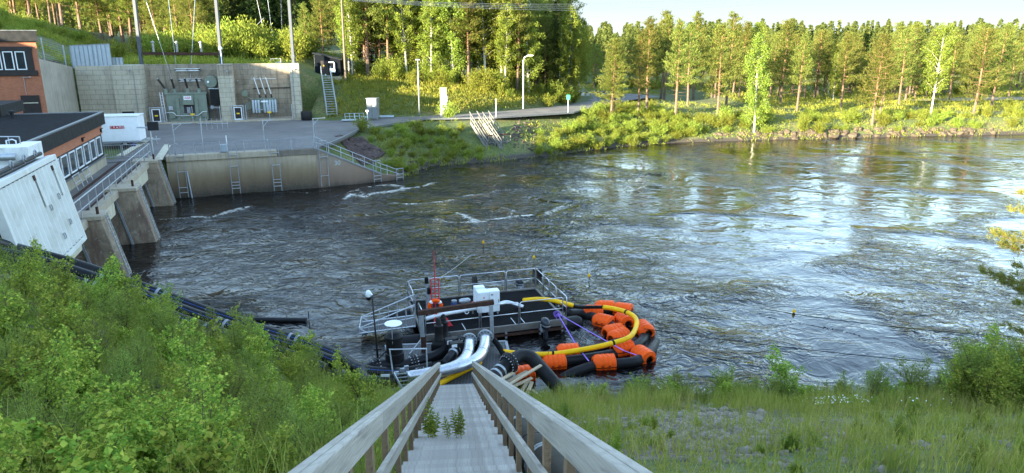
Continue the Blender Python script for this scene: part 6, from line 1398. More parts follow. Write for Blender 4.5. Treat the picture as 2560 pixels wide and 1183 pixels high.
q_ = ST(-HW - .03, .12, -.02); tag(MB().box(q_, (.16, .12, .14)).build("white_block", M['white_clean'], bevel=.01, at=q_), "small white block at the foot of the stair rail", "block")
# ---------------------------------------------------------------- vegetation
vr = np.random.default_rng(11)
def unit(n, r=vr):
    v = r.normal(size=(n, 3)); return v / np.linalg.norm(v, axis=1, keepdims=True)
def leaf_cards(C, L, Wd, droop=0.0, r=vr, dirs=None, up=0.0, fold=0.0):
    """rhombic leaves: centres C, length L, width Wd"""
    n = len(C); d = unit(n, r) if dirs is None else dirs + 0.45 * unit(n, r)
    d[:, 2] += up - droop; d /= np.linalg.norm(d, axis=1, keepdims=True)
    s = np.cross(d, unit(n, r)); s /= np.linalg.norm(s, axis=1, keepdims=True) + 1e-9
    k = r.uniform(0.7, 1.3, (n, 1)); L = L * k; Wd = Wd * k
    m = C + d * L * 0.08
    V = np.stack([C - d * L * .5, m + s * Wd * .5, C + d * L * .5, m - s * Wd * .5], 1)
    if fold:
        nn = np.cross(d, s); V[:, 1] += nn * Wd * fold; V[:, 3] += nn * Wd * fold
    return V.reshape(-1, 3)
def quads(n): return np.arange(n * 4, dtype=np.int32).reshape(-1, 4)
def crown_obj(name, V, m, root):
    o = link(name, np_mesh(name, V, quads(len(V) // 4)), m, root); return o
def tube_np(mb, pts, r, n=5): mb.tube(pts, r, n)
PROTO_AT = Vector((0, -300, -60))
def pine_proto(seed, h=12.0, z0=.36, maxL=2.1, nb=46, lean=0.0, dead=True, dens=1.0, needle=(.34, .07)):
    r = np.random.default_rng(seed); root = thing("pine_tree", "pine", "tree")
    mb = MB(); ph = r.uniform(0, 6, 2); tz = np.linspace(0, 1, 12)
    ax = lambda t: Vector((lean * t + .12 * math.sin(3.1 * t + ph[0]) - .12 * math.sin(ph[0]), .12 * math.sin(2.7 * t + ph[1]) - .12 * math.sin(ph[1]), h * t))
    mb.tube([ax(t) - Z * (.15 if t == 0 else 0) for t in tz], [.165 * (1 - t) ** .8 + .018 for t in tz], 8)
    C = []; D = []
    for i in range(nb):
        t = z0 + (.985 - z0) * ((i + r.uniform(0, 1)) / nb) ** .9
        u = (t - z0) / (1 - z0); L = maxL * ((1 - u) ** .62 * (.62 + .38 * min(1, u * 4)) + .1) * r.uniform(.65, 1.2)
        a = i * 2.4 + r.uniform(-.5, .5); el = (-.15 + .8 * u) + r.uniform(-.2, .25)
        p = ax(t); d = Vector((math.cos(a) * math.cos(el), math.sin(a) * math.cos(el), math.sin(el)))
        q = [p, p + d * L * .5 - Z * .06 * L, p + d * L + Z * .12 * L]
        mb.tube(q, [.035 * (1 - u) + .012, .02, .006], 4, cap=False)
        nt = max(4, int(10 * L / maxL * dens))
        for k in range(nt):
            f = .32 + .72 * (k + r.uniform(0, 1)) / nt
            c = (q[0].lerp(q[1], f * 2) if f < .5 else q[1].lerp(q[2], (f - .5) * 2))
            c = np.array(c) + r.normal(size=3) * np.array([.2, .2, .10]) * (.5 + L * .35)
            n = int(17 * dens); rad = .15 + .10 * L / maxL
            C.append(c + r.normal(size=(n, 3)) * np.array([rad, rad, rad * .55])); D.append(np.repeat(np.array([[d.x * .6, d.y * .6, .55]]), n, 0))
    if dead:
        for i in range(7):
            t = z0 - .04 - .13 * r.uniform(); a = r.uniform(0, 6.28); p = ax(t); L = r.uniform(.5, 1.3); d = Vector((math.cos(a), math.sin(a), -.1)); mb.tube([p, p + d * L * .6, p + d * L + Z * .15 * L], [.022, .014, .005], 4, cap=False)
    mb.build("trunk", M['bark_pine'], root, 'auto')
    C = np.concatenate(C); D = np.concatenate(D)
    crown_obj("crown", leaf_cards(C, needle[0], needle[1], 0, r, D), M['needle'], root); return root
def birch_proto(seed, h=12.0, z0=.16, maxL=1.75, weep=1.0, nb=44):
    r = np.random.default_rng(seed); root = thing("birch_tree", "birch", "tree")
    mb = MB(); ph = r.uniform(0, 6, 2)
    ax = lambda t: Vector((.2 * math.sin(2.5 * t + ph[0]) - .2 * math.sin(ph[0]), .18 * math.sin(2.2 * t + ph[1]) - .18 * math.sin(ph[1]), h * t))
    tz = np.linspace(0, 1, 12); mb.tube([ax(t) - Z * (.15 if t == 0 else 0) for t in tz], [.115 * (1 - t) ** .9 + .012 for t in tz], 8)
    C = []
    for i in range(nb):
        t = z0 + (.99 - z0) * (i + r.uniform(0, 1)) / nb; u = (t - z0) / (1 - z0)
        L = maxL * (math.sin(math.pi * min(1, .16 + u * .84)) ** .7 + .06) * r.uniform(.6, 1.15); a = i * 2.4 + r.uniform(-.6, .6)
        p = ax(t); d = Vector((math.cos(a) * .75, math.sin(a) * .75, .75)); q = [p, p + d * L * .55, p + d * L * .85 + Vector((d.x, d.y, 0)) * L * .15]
        mb.tube(q, [.024 * (1 - u) + .008, .014, .004], 4, cap=False)
        ns = max(3, int(8 * L / maxL))
        for k in range(ns):
            f = .2 + .8 * (k + r.uniform(0, 1)) / ns
            c = np.array(q[0].lerp(q[1], f * 2) if f < .5 else q[1].lerp(q[2], (f - .5) * 2))
            n = 34; hang = r.uniform(.4, 1.15) * weep; tt = r.uniform(0, 1, (n, 1))
            C.append(c + np.concatenate([r.normal(size=(n, 2)) * .17 + (np.array([d.x, d.y]) * .3 * tt), -hang * tt + .15 + r.normal(size=(n, 1)) * .05], 1))
    mb.build("trunk", M['bark_birch'], root, 'auto')
    C = np.concatenate(C); crown_obj("crown", leaf_cards(C, .17, .12, .35, r), M['birch'], root); return root
def spruce_proto(seed, h=13.0, maxL=1.9):
    r = np.random.default_rng(seed); root = thing("spruce_tree", "spruce", "tree"); mb = MB()
    mb.tube([Vector((0, 0, -.15)), Vector((0, 0, h * .5)), Vector((0, 0, h))], [.17, .1, .01], 7); C = []; D = []
    for i in range(95):
        t = .05 + .94 * (i + r.uniform(0, 1)) / 95; L = maxL * (1 - t) ** .85 * r.uniform(.7, 1.15) + .12; a = i * 2.4 + r.uniform(-.4, .4); p = np.array([0, 0, h * t]); d = np.array([math.cos(a), math.sin(a), -.35])
        nt = max(2, int(7 * L / maxL))
        for k in range(nt):
            f = (k + r.uniform(.2, 1)) / nt; c = p + d * L * f; n = 16
            C.append(c + r.normal(size=(n, 3)) * np.array([.16, .16, .1]) - np.array([0, 0, .12]) * r.uniform(0, 1, (n, 1))); D.append(np.repeat(d[None] * .8, n, 0))
    mb.build("trunk", M['twig'], root, 'auto'); crown_obj("crown", leaf_cards(np.concatenate(C), .32, .08, .25, r, np.concatenate(D)), M['spruce'], root); return root
def bush_proto(seed, h=1.7, rad=.95, n=1500, leaf=(.15, .06), m='bush'):
    r = np.random.default_rng(seed); root = thing("willow_bush", "bush", "bush"); mb = MB(); C = []; D = []
    for k in range(16):
        a = r.uniform(0, 6.28); sp = r.uniform(.1, 1) ** .7; tip = np.array([math.cos(a) * rad * sp, math.sin(a) * rad * sp, h * r.uniform(.55, 1.05) * (1 - .35 * sp * sp)])
        mid = tip * np.array([.45, .45, .55]); mb.tube([(0, 0, -.1), mid, tip], [.02, .012, .004], 4, cap=False)
        nn = n // 16; t = r.uniform(.18, 1.05, (nn, 1)); base_ = np.where(t < .5, mid * t * 2, mid + (tip - mid) * (t - .5) * 2)
        C.append(base_ + r.normal(size=(nn, 3)) * np.array([.17, .17, .13]) * (rad / .95)); D.append(np.repeat((tip / np.linalg.norm(tip))[None], nn, 0))
    mb.build("stem", M['twig'], root); crown_obj("foliage", leaf_cards(np.concatenate(C), leaf[0], leaf[1], 0, r, np.concatenate(D)), M[m], root); return root
pines = [pine_proto(1, z0=.30, maxL=2.3, nb=50), pine_proto(2, z0=.36, maxL=2.0, nb=44), pine_proto(3, z0=.2, maxL=2.8, nb=56, lean=.35), pine_proto(4, z0=.44, maxL=1.9, nb=40), pine_proto(5, z0=.26, maxL=2.6, nb=54)]
birches = [birch_proto(11, maxL=2.1), birch_proto(12, z0=.07, maxL=2.1, weep=1.4, nb=52), birch_proto(13, z0=.25, maxL=2.6, weep=.8, nb=50)]
spruces = [spruce_proto(21), spruce_proto(22, maxL=1.6)]
bushes = [bush_proto(31), bush_proto(32, 1.3, 1.15), bush_proto(33, 2.3, 1.0, 1900), bush_proto(34, 1.0, .8, 1000)]
USED = set()
def put(root, loc, rz, s, label, group=None):
    if root.name not in USED:
        USED.add(root.name); place(root, loc, rz, s); root["label"] = label
        if group: root["group"] = group
        return root
    return dup(root, loc, rz, s, label, group)
def on_ground(p): return Vector((p.x, p.y, gz(p.x, p.y)))
# --- trees of the front row on the far right bank, measured one by one
ORD = "first second third fourth fifth sixth seventh eighth ninth tenth eleventh twelfth thirteenth fourteenth fifteenth sixteenth seventeenth eighteenth nineteenth twentieth".split()
HERO = [(1527, 300, 96, 'p2'), (1534, 296, 110, 'p0'), (1595, 292, 88, 'p1'), (1617, 283, 46, 'p0'), (1652, 248, 28, 'p3'), (1660, 250, 40, 'p3'), (1688, 300, 55, 'p1'), (1719, 266, 60, 'p0'), (1733, 250, 32, 'p0'), (1779, 242, 60, 'p3'), (1787, 243, 70, 'p3'), (1793, 296, 62, 'p4'), (1814, 272, 34, 'p0'), (1848, 244, 58, 'p1'), (1885, 332, 82, 'b1'),
        (1950, 264, 50, 'p4'), (1992, 278, 88, 'p1'), (2036, 246, 76, 'p2'), (2101, 276, 84, 'p1'), (2180, 314, 84, 'p2'), (2200, 288, 110, 'p1'), (2246, 262, 74, 'p4'), (2326, 292, 62, 'b2'), (2372, 254, 80, 'p4'), (2432, 292, 72, 'p2'), (2478, 268, 62, 'p4'), (2552, 226, 60, 'p0'), (1905, 250, 90, 'p1'), (2070, 236, 90, 'b0'), (2280, 240, 78, 'p0')]
LBL = {'p0': "pine", 'p1': "slim pine", 'p2': "low branched pine", 'p3': "tall bare stemmed pine", 'p4': "broad pine", 'b0': "birch", 'b1': "drooping bright birch", 'b2': "bright round birch"}
cnt = {}
for px, py, ty, k in sorted(HERO):
    b_ = PG(px, py); top_ = PY(px, ty, b_.y).z; s = max(.55, (top_ - b_.z) / 12.0)
    pr = {'p': pines, 'b': birches}[k[0]][int(k[1])]; i = cnt.get(k, 0); cnt[k] = i + 1
    lb = {('b', 1): "drooping bright birch hanging down to the boulders at the river edge", ('b', 2): "bright round birch with a pale bare stem among the far bank pines", ('b', 0): "slim birch behind the far bank pines"}[(k[0], int(k[1]))] if k[0] == 'b' else f"{ORD[i]} {LBL[k]} of the far bank's front row, counted from the barrier"
    put(pr, b_, vr.uniform(0, 6.28), s, lb, "front row trees on the far bank")
def scatter(n, xr, yr, kinds, hs, mind, label, group, cond=None, probs=None):
    pts = []; tries = 0
    while len(pts) < n and tries < n * 40:
        tries += 1; x, y = vr.uniform(*xr), vr.uniform(*yr)
        if cond and not cond(x, y): continue
        if any((x - a) ** 2 + (y - b) ** 2 < mind ** 2 for a, b in pts): continue
        pts.append((x, y)); pr = kinds[vr.choice(len(kinds), p=probs)]; h0 = 12.0
        kind = pr.name.split('_')[0].split('.')[0]
        put(pr, Vector((x, y, gz(x, y))), vr.uniform(0, 6.28), (lambda q: (q * vr.uniform(.9, 1.35), q * vr.uniform(.9, 1.35), q))(vr.uniform(*hs) / h0), label.replace("%", kind), group.replace("%", kind))
    return pts
inview = lambda x, y, m=1.08: abs(x) < m * (1280 / 1775.) * (y * CP + 3) 
# --- behind the front row, to the pond
scatter(92, (14, 118), (112, 158), pines + birches[:1], (6.5, 13), 2.8, "% among the trees between the front row and the pond", "%s before the pond", lambda x, y: inview(x, y) and y > 112 + 5 * (x > 80) and (x > 36 or y > 142), [.2, .18, .16, .16, .16, .14])
# --- the wood beyond the road
def wood(x, y):
    return inview(x, y) and y > np.interp(x, [-24, -12, -4, 4, 9, 13], [95.5, 94, 94.5, 97, 103, 112]) and x < np.interp(y, [95, 103, 112, 125], [4, 8.5, 10.5, 11.5])
scatter(30, (-22, 2), (94, 102), pines[:2] + [pines[3]] + birches, (11, 15), 2.0, "% in the front of the sunlit wood beyond the road", "%s in the front of the wood", wood, [.14, .14, .24, .2, .12, .16])
scatter(48, (-26, 9), (101, 124), pines + birches + spruces[:1], (12.5, 16), 2.2, "% deep in the wood beyond the road", "%s deep in the wood", wood, [.12, .12, .06, .15, .1, .15, .1, .1, .1])
def wedge(x, y): return wood(x, y) and x > np.interp(y, [95, 125], [.5, 4.5])
scatter(26, (0, 12), (96, 124), birches[:2] + spruces + [pines[2]], (9.5, 12.0), 1.7, "dense % at the shaded end of the wood by the road bend", "%s at the end of the wood", wedge, [.3, .25, .15, .15, .15])
# --- behind the bay wall: big pines, dark spruces
for px, Y_, ty, k, lb in ((494, 103, -60, 2, "big sunlit pine with a forked orange trunk behind the cross beam"), (400, 104, -40, 4, "orange trunked pine beside the first steel mast"), (455, 112, -50, 0, "pine behind the big sunlit pine"), (770, 101, 18, 0, "pine at the wood's end just above the dark hut"), (810, 99, -15, 4, "pine standing over the dark hut's roof")):
    p_ = PY(px, 150, Y_); p_.z = gz(p_.x, p_.y); put(pines[k], p_, vr.uniform(0, 6), max(.6, (PY(px, ty, Y_).z - p_.z) / 12), lb, "single pines behind the bay wall")
scatter(26, (-48, -24), (124, 150), spruces, (13, 18.5), 2.4, "dark spruce in the row far behind the bay wall", "spruces behind the bay wall", lambda x, y: inview(x, y) and 545 < 1280 + 1775 * x / (y * CP + 2) < 775)
scatter(40, (-92, -40), (112, 140), [pines[0], pines[1], pines[3]], (11, 15), 2.4, "slender pine in the sunlit stand above the grassy embankment", "pines above the embankment", lambda x, y: inview(x, y) and 1280 + 1775 * x / (y * CP + 2) < 545)
# --- bright bushes behind the wall and along the wood's foot
def bush_row(n, xr, yr, ks, sr, label, group, cond=None, mind=.9):
    pts = []; tries = 0
    while len(pts) < n and tries < n * 40:
        tries += 1; x, y = vr.uniform(*xr), vr.uniform(*yr)
        if cond and not cond(x, y): continue
        if any((x - a) ** 2 + (y - b) ** 2 < mind ** 2 for a, b in pts): continue
        pts.append((x, y)); put(bushes[vr.choice(ks)], Vector((x, y, gz(x, y) - .05)), vr.uniform(0, 6.28), vr.uniform(*sr), label, group)
pxo = lambda x, y: 1280 + 1775 * x / (y * CP + 1.5)
bush_row(34, (-58, -24), (93, 108), [0, 2], (1.5, 2.7), "leafy bright bush behind the top of the bay wall", "bushes behind the bay wall", lambda x, y: 330 < pxo(x, y) < 790, 1.6)
bush_row(40, (-22, 9), (91, 105), [0, 2, 2], (.8, 1.5), "leafy bush at the foot of the wood beyond the road", "bushes at the wood's foot", lambda x, y: y > np.interp(x, [-24, -12, -4, 4, 9, 13], [94.5, 92.5, 92.5, 95, 101, 110]) and y < np.interp(x, [-24, -12, -4, 4, 9, 13], [98.5, 97, 97, 100, 106, 114]), 1.0)
bush_row(22, (-75, -46), (82, 112), [0, 1, 3], (.9, 1.8), "bush on the grassy embankment above the metal screens", "bushes on the embankment", lambda x, y: pxo(x, y) > -40, 1.6)
RC = P(898, 374, 2.2)
# --- bushes on the slopes towards the river
dW = lambda x, y: float(poly_dist(np.array([x]), np.array([y]), RIVER)[0])
rs_y = lambda x: float(np.interp(x, *zip(*RS)))
bush_row(44, (-14, -3), (64, 82), [0, 1, 1, 3], (.42, .85), "green bush on the shaded bank between the quay and timber stairs", "bushes on the shaded bank", lambda x, y: dW(x, y) > .5 and y < rs_y(x) - 3.2 and x > -14.5 and not (-5 < x < .6 and y > 74) and (x - RC.x) ** 2 + (y - RC.y) ** 2 > 7, 1.0)
bush_row(95, (2, 22), (76, 104), [0, 1, 1, 3], (.55, 1.15), "sunlit bush on the far bank between the road and the river", "bushes between road and river", lambda x, y: dW(x, y) > .2 and y < rs_y(x) - 2.6 and y < 60 + x * 1.2 + 40 and dW(x, y) < 13, 1.0)
bush_row(72, (20, 76), (87, 112), [0, 1, 1, 3], (.6, 1.3), "sunlit bush behind the boulders on the far bank", "bushes behind the boulders", lambda x, y: .9 < dW(x, y) < 8 and vr.uniform() < (1.0 if dW(x, y) < 4.5 else .35), 1.1)
bush_row(30, (14, 110), (126, 150), [0, 2], (.9, 1.6), "pale green bush among the trees before the pond", "bushes before the pond", lambda x, y: inview(x, y), 3)
for px, py, s_, lb in ((1905, 365 - 55, 1.5, "large dark bush at the foot of the drooping birch"), (1120, 300, 1.25, "single round bush on the road edge above the bank"), (905, 330, .95, "small bush on the kerb behind the gravel heap")):
    q_ = PG(px, py); put(bushes[0], q_, 1.0, s_, lb)
# --- far forest: nobody could count it
def far_tree(seed, h):
    r = np.random.default_rng(seed); n = 290; sp_ = seed % 2; t = r.uniform(.06 if sp_ else .25, 1, n) ** .85; rad = h * (.13 * (1 - t) ** .95 if sp_ else .16 * (1 - t) ** .55 * np.minimum(1, np.maximum(.2, (t - .2) * 5))) + .012 * h; a = r.uniform(0, 6.28, n); rr = rad * np.sqrt(r.uniform(.1, 1, n))
    C = np.stack([np.cos(a) * rr, np.sin(a) * rr, t * h], 1); V = leaf_cards(C, .062 * h, .034 * h, -.1, r)
    tw = .012 * h; tv = np.array([[-tw, 0, -.3], [tw, 0, -.3], [tw * .6, 0, h * .6], [-tw * .6, 0, h * .6], [0, -tw, -.3], [0, tw, -.3], [0, tw * .6, h * .6], [0, -tw * .6, h * .6]])
    return V, tv
fts = [far_tree(100 + i, 1.0) for i in range(7)]
fv = []; ft_ = []
for i in range(3800):
    y = 214 + 520 * vr.uniform() ** 1.5; x = vr.uniform(-.80, .80) * y * 1.05
    if y < 222 and 0 < x < 25: continue
    V, tv = fts[i % 7]; h = vr.uniform(9, 15.5); a = vr.uniform(0, 6.28); Rm = np.array([[math.cos(a), -math.sin(a), 0], [math.sin(a), math.cos(a), 0], [0, 0, 1]])
    if x < -12: y -= 55
    z = gz(x, y); o_ = np.array([x, y, z]); wd = np.array([vr.uniform(.9, 1.3)] * 2 + [1])
    fv.append((V * wd) @ Rm.T * h + o_); ft_.append(tv @ Rm.T * h + o_)
tag(link("forest", np_mesh("forest", np.concatenate(fv), quads(sum(len(v) for v in fv) // 4)), M['tree_far']), "distant sunlit forest beyond the pond along the horizon", "forest", kind="stuff")
tag(link("forest_trunks", np_mesh("forest_trunks", np.concatenate(ft_), quads(sum(len(v) for v in ft_) // 4)), M['bark_pine']), "thin trunks of the distant forest beyond the pond", "forest", kind="stuff")
# --- ground cover beyond the river (one mass)
def cover(name, label, n, xr, yr, cond, size, k, m, spread, hgt, thr=.30):
    x = vr.uniform(*xr, n); y = vr.uniform(*yr, n); d = poly_dist(x, y, RIVER); ok = cond(x, y, d); x, y = x[ok], y[ok]; z = ground(x, y)
    dens = fbm(x * .35, y * .35, 77, 3); kk = dens > thr; x, y, z = x[kk], y[kk], z[kk]
    C = np.repeat(np.stack([x, y, z], 1), k, 0); h = np.repeat(vr.uniform(.4, 1.2, len(x)), k); C[:, :2] += vr.normal(size=(len(C), 2)) * spread; C[:, 2] += np.abs(vr.normal(size=len(C))) * hgt * h
    V = leaf_cards(C, size[0], size[1], 0, vr, np.repeat(np.array([[0, 0, .9]]), len(C), 0))
    return tag(link(name, np_mesh(name, V, quads(len(C))), M[m]), label, "ground cover", kind="stuff")
rsv = lambda x: np.interp(x, *zip(*RS)); rnv = lambda x: np.interp(x, *zip(*RN))
cover("bank_undergrowth", "low green undergrowth covering the far river bank", 19000, (-14, 95), (63, 118), lambda x, y, d: (d > -.15) & ((y < rsv(x) - .8) | (x > 36)) & ((x > -9.8) | ((y > 60) & (x > -15.2))) & ~((x > -5.2) & (x < .8) & (y > 74.8)) & ((x - RC.x) ** 2 + (y - RC.y) ** 2 > 4.5) & (vr.uniform(size=x.shape) < np.where(d < 9, 1, .35)), (.22, .06), 11, 'cover', .22, .26)
cover("hill_undergrowth", "tall grass and herbs covering the slope between road and wood", 17000, (-23, 16), (79, 112), lambda x, y, d: (y > rnv(x) + .9) & (y < rnv(x) + 17) & ~((x > -23.6) & (x < -20.6) & (y < 89)), (.26, .065), 11, 'cover', .24, .3, .2)
cover("embankment_undergrowth", "grass and herbs on the embankment above the metal screens", 14000, (-80, -23), (66, 112), lambda x, y, d: (ground(x, y) > 9.0) & (fbm(x * .16, y * .3, 5, 2) > .33), (.28, .08), 11, 'cover', .25, .3, .22)
cover("meadow_undergrowth", "patchy low plants under the trees on the far bank", 9000, (14, 115), (96, 162), lambda x, y, d: ((y > rsv(x) + 9) | (x > 36)) & (d > 6), (.34, .1), 9, 'cover', .4, .22)
# --- boulders, riprap
def rock_mesh(seed, sub=2):
    import bmesh
    r = random.Random(seed); b = bmesh.new(); bmesh.ops.create_icosphere(b, subdivisions=sub, radius=1)
    pl_ = [(Vector((r.gauss(0, 1), r.gauss(0, 1), r.gauss(0, 1))).normalized(), r.uniform(.62, .9)) for _ in range(9)]
    for v in b.verts:
        for n_, d_ in pl_:
            k = v.co.dot(n_) - d_
            if k > 0: v.co -= n_ * k
        v.co *= 1 + r.uniform(-.03, .03)
    me = bpy.data.meshes.new("boulder"); b.to_mesh(me); b.free(); return me
rocks = [rock_mesh(i) for i in range(6)]
for me in rocks: me.materials.append(M['rock'])
grey_rocks = [rock_mesh(20 + i) for i in range(4)]
for me in grey_rocks: me.materials.append(M['rock_grey'])
def rock_obj(me, c, s, name, label, cat, group=None):
    o = bpy.data.objects.new(name, me); COL.objects.link(o); o.location = c; o.rotation_euler = (vr.uniform(-.5, .5), vr.uniform(-.5, .5), vr.uniform(0, 6.28)); o.scale = s; return tag(o, label, cat, group)
SH = [Vector((x, y, 0)) for x, y in RIVER[22:]]
for i in range(130):
    f = (i + vr.uniform(0, .9)) / 130; px = 1785 + 720 * f; py = np.interp(px, [1780, 1900, 2200, 2560], [353, 350, 343, 335]); c_ = P(px, py, 0); row = vr.uniform(0, 1)
    c_ += Vector((vr.uniform(-.3, .3), .1 + row * 1.5, .05 + row * .75)); s0 = vr.uniform(.28, .62); rock_obj(rocks[i % 6], c_, (s0 * vr.uniform(1, 1.6), s0 * vr.uniform(.8, 1.1), s0 * vr.uniform(.6, .9)), "boulder", "brown boulder in the stone row at the far water edge", "boulder", "boulders along the far bank")
def rubble(name, label, pts, m, seeds, cat="stones"):
    V = []; Fc = []; off = 0
    for i, (c_, s_) in enumerate(pts):
        me = seeds[i % len(seeds)]; v = np.empty(len(me.vertices) * 3, np.float32); me.vertices.foreach_get("co", v); v = v.reshape(-1, 3)
        f = np.empty(len(me.loops), np.int32); me.loops.foreach_get("vertex_index", f)
        a, b_ = vr.uniform(0, 6.28), vr.uniform(-.6, .6); Ra = np.array([[math.cos(a), -math.sin(a), 0], [math.sin(a), math.cos(a), 0], [0, 0, 1]]); Rb = np.array([[1, 0, 0], [0, math.cos(b_), -math.sin(b_)], [0, math.sin(b_), math.cos(b_)]])
        V.append((v * np.array([vr.uniform(1, 1.5), 1, vr.uniform(.5, .8)])) @ (Ra @ Rb).T * s_ + np.array(c_)); Fc.append(f.reshape(-1, 3) + off); off += len(v)
    return tag(link(name, np_mesh(name, np.concatenate(V), np.concatenate(Fc)), m), label, cat, kind="stuff")
small = [rock_mesh(40 + i, 1) for i in range(5)]
pts = []
corners = [P(838, 343, 3.25), P(905, 336, 3.2), P(962, 395, 1.2), P(905, 425, .9)]
for i in range(900):
    u, v = vr.uniform(0, 1), vr.uniform(0, 1); a_ = corners[0].lerp(corners[1], u); b_ = corners[3].lerp(corners[2], u); c_ = a_.lerp(b_, v); c_.z = max(gz(c_.x, c_.y), c_.z - .3) + .05
    pts.append((tuple(c_), vr.uniform(.09, .24)))
rubble("rubble", "heap of dark reddish broken stone beside the slope railing", pts, M['rock_dark'], small)
pts = []
for px0, px1, py0, py1, n in ((1280, 1350, 350, 378, 140), (60, 150, 40, 165, 260), (1000, 1230, 398, 418, 120)):
    for i in range(n):
        px, py = vr.uniform(px0, px1), vr.uniform(py0, py1)
        if px0 == 60:
            c_ = PY(px, py, 70 + (px - 60) * .06); c_ = Vector((c_.x, c_.y + vr.uniform(0, 8), 0)); c_.z = gz(c_.x, c_.y)
        else: c_ = P(px, py, .5); c_.z = gz(c_.x, c_.y)
        pts.append((tuple(c_), vr.uniform(.08, .26)))
rubble("bank_stones", "scattered grey stones on the far banks", pts, M['rock_dark'], small)
# ---------------------------------------------------------------- the near bank
def sapling_proto(seed, h=1.35, nst=6, nl=260, leaf=(.052, .040), m='leaf_near', spread=.55, narrow=False):
    r = np.random.default_rng(seed); root = thing("birch_sapling" if not narrow else "willow_shrub", "shrub", "shrub"); mb = MB(); C = []; D = []
    for k in range(nst):
        a = r.uniform(0, 6.28); tip = np.array([math.cos(a) * spread * r.uniform(.2, 1), math.sin(a) * spread * r.uniform(.2, 1), h * r.uniform(.6, 1.05)]); mid = tip * np.array([.3, .3, .5]) + r.normal(size=3) * .04
        mb.tube([(0, 0, -.1), mid, tip], [.011, .008, .002], 5, cap=False)
        nt = 11
        for j in range(nt):
            t = .2 + .8 * (j + r.uniform(0, 1)) / nt; p = mid * t * 2 if t < .5 else mid + (tip - mid) * (t - .5) * 2
            b = r.uniform(0, 6.28); l_ = (.12 + .3 * (1 - t)) * h * r.uniform(.5, 1.1); q = p + np.array([math.cos(b) * l_, math.sin(b) * l_, l_ * r.uniform(.3, .9)])
            mb.tube([p, q], [.004, .0015], 4, cap=False)
            n = nl // nt; s = r.uniform(0, 1.08, (n, 1)); C.append(p + (q - p) * s + r.normal(size=(n, 3)) * .035); dd = np.array([math.cos(b), math.sin(b), .35 if narrow else -.1]); D.append(np.repeat(dd[None], n, 0))
    mb.build("stem", M['twig'], root)
    crown_obj("foliage", leaf_cards(np.concatenate(C), leaf[0], leaf[1], 0.15 if not narrow else -.3, r, np.concatenate(D), fold=.18), M[m], root); return root
def herb_proto(seed, n=5, h=.8, m='weed'):
    r = np.random.default_rng(seed); root = thing("willowherb", "herb", "herb"); mb = MB(); V = []
    for k in range(n):
        o_ = np.array([r.normal() * .09, r.normal() * .09, 0]) if n > 1 else np.zeros(3); hh = h * r.uniform(.65, 1.1); tilt = r.normal(size=2) * .12; tip = o_ + np.array([tilt[0] * hh, tilt[1] * hh, hh]); mb.tube([o_ - np.array([0, 0, .05]), tip], [.005, .002], 5, cap=False)
        nl = int(64 * hh / .8)
        for j in range(nl):
            t = .12 + .88 * j / nl; p = o_ + (tip - o_) * t; a = j * 2.4; l_ = (.15 * math.sin(math.pi * (.15 + .8 * t)) + .02) * r.uniform(.8, 1.2); el = .25 + .8 * t ** 3; d = np.array([math.cos(a) * math.cos(el), math.sin(a) * math.cos(el), math.sin(el)]); s = np.cross(d, [0, 0, 1.]); s /= np.linalg.norm(s) + 1e-9; w = l_ * .14
            md = p + d * l_ * .5; e = p + d * l_ - np.array([0, 0, l_ * .25])
            V += [p, md + s * w, e, md - s * w]
    mb.build("stem", M['stem'], root); crown_obj("foliage", np.array(V), M[m], root); return root
saps_big = sapling_proto(56, 1.3, 6, 210, (.088, .068))
saps = [sapling_proto(51, leaf=(.062, .048)), sapling_proto(52, 1.0, 7, 240, spread=.6), sapling_proto(53, 1.7, 7, 300, spread=.6), sapling_proto(54, 1.2, 6, 260, (.06, .017), 'leaf_blue', .6, True), sapling_proto(55, 1.6, 8, 330, (.065, .016), 'leaf_blue', .8, True)]
herbs = [herb_proto(61), herb_proto(62, 7, .7), herb_proto(63, 4, .95)]
scx = lambda y: -1.87 + (21.8 - y) * .0858
def near_h(x, y): return gz(x, y)
def plant(pr, x, y, s, label, group=None, dz=-.03): return put(pr, Vector((x, y, gz(x, y) + dz)), vr.uniform(0, 6.28), s, label, group)
# the thicket that fills the slope towards the black pipes
pts = []
def pipe_y(x): return float(np.interp(x, [-22, -18, -14.4, -12, -8.3, -5], [22.0, 22.3, 23.0, 23.4, 24.0, 23.0]))
tries = 0
while len(pts) < 180 and tries < 20000:
    tries += 1; y = 2.2 + 21 * vr.uniform() ** .85; x = vr.uniform(-20, -1.0)
    if abs(x) > .80 * (y * CP + 1.5) + .7: continue
    if x > -1.87 + (21.8 - y) * .0858 - 1.35: continue
    if y > pipe_y(x) - 2.9: continue
    if y > 15.2 and x > -5.2: continue
    if y > 17.6 and x > -5.8: continue
    if y < 15.5 and x > scx(y) - 2.1 and vr.uniform() < .85: continue
    cx = x + 2.2; bare = ((x + 3.6) / 1.6) ** 2 + ((y - 12.0) / 3.4) ** 2 < 1 or ((x + 2.2) / 1.3) ** 2 + ((y - 7.0) / 2.5) ** 2 < 1
    if bare and vr.uniform() < .9: continue
    if any((x - a) ** 2 + (y - b) ** 2 < (.46 + .028 * y) ** 2 for a, b in pts): continue
    pts.append((x, y)); k = vr.choice(5, p=[.24, .18, .16, .24, .18]); lim = np.interp(y, [2, 6, 10, 20], [.55, .72, .85, 1.0])
    plant(saps_big if (y < 7.5 and vr.uniform() < .6) else saps[k], x, y, lim * vr.uniform(.8, 1.15), "leafy birch sapling in the thicket between the stair and black pipes" if k < 3 else "narrow leaved willow shrub in the thicket between stair and black pipes", "shrubs of the thicket by the stair")
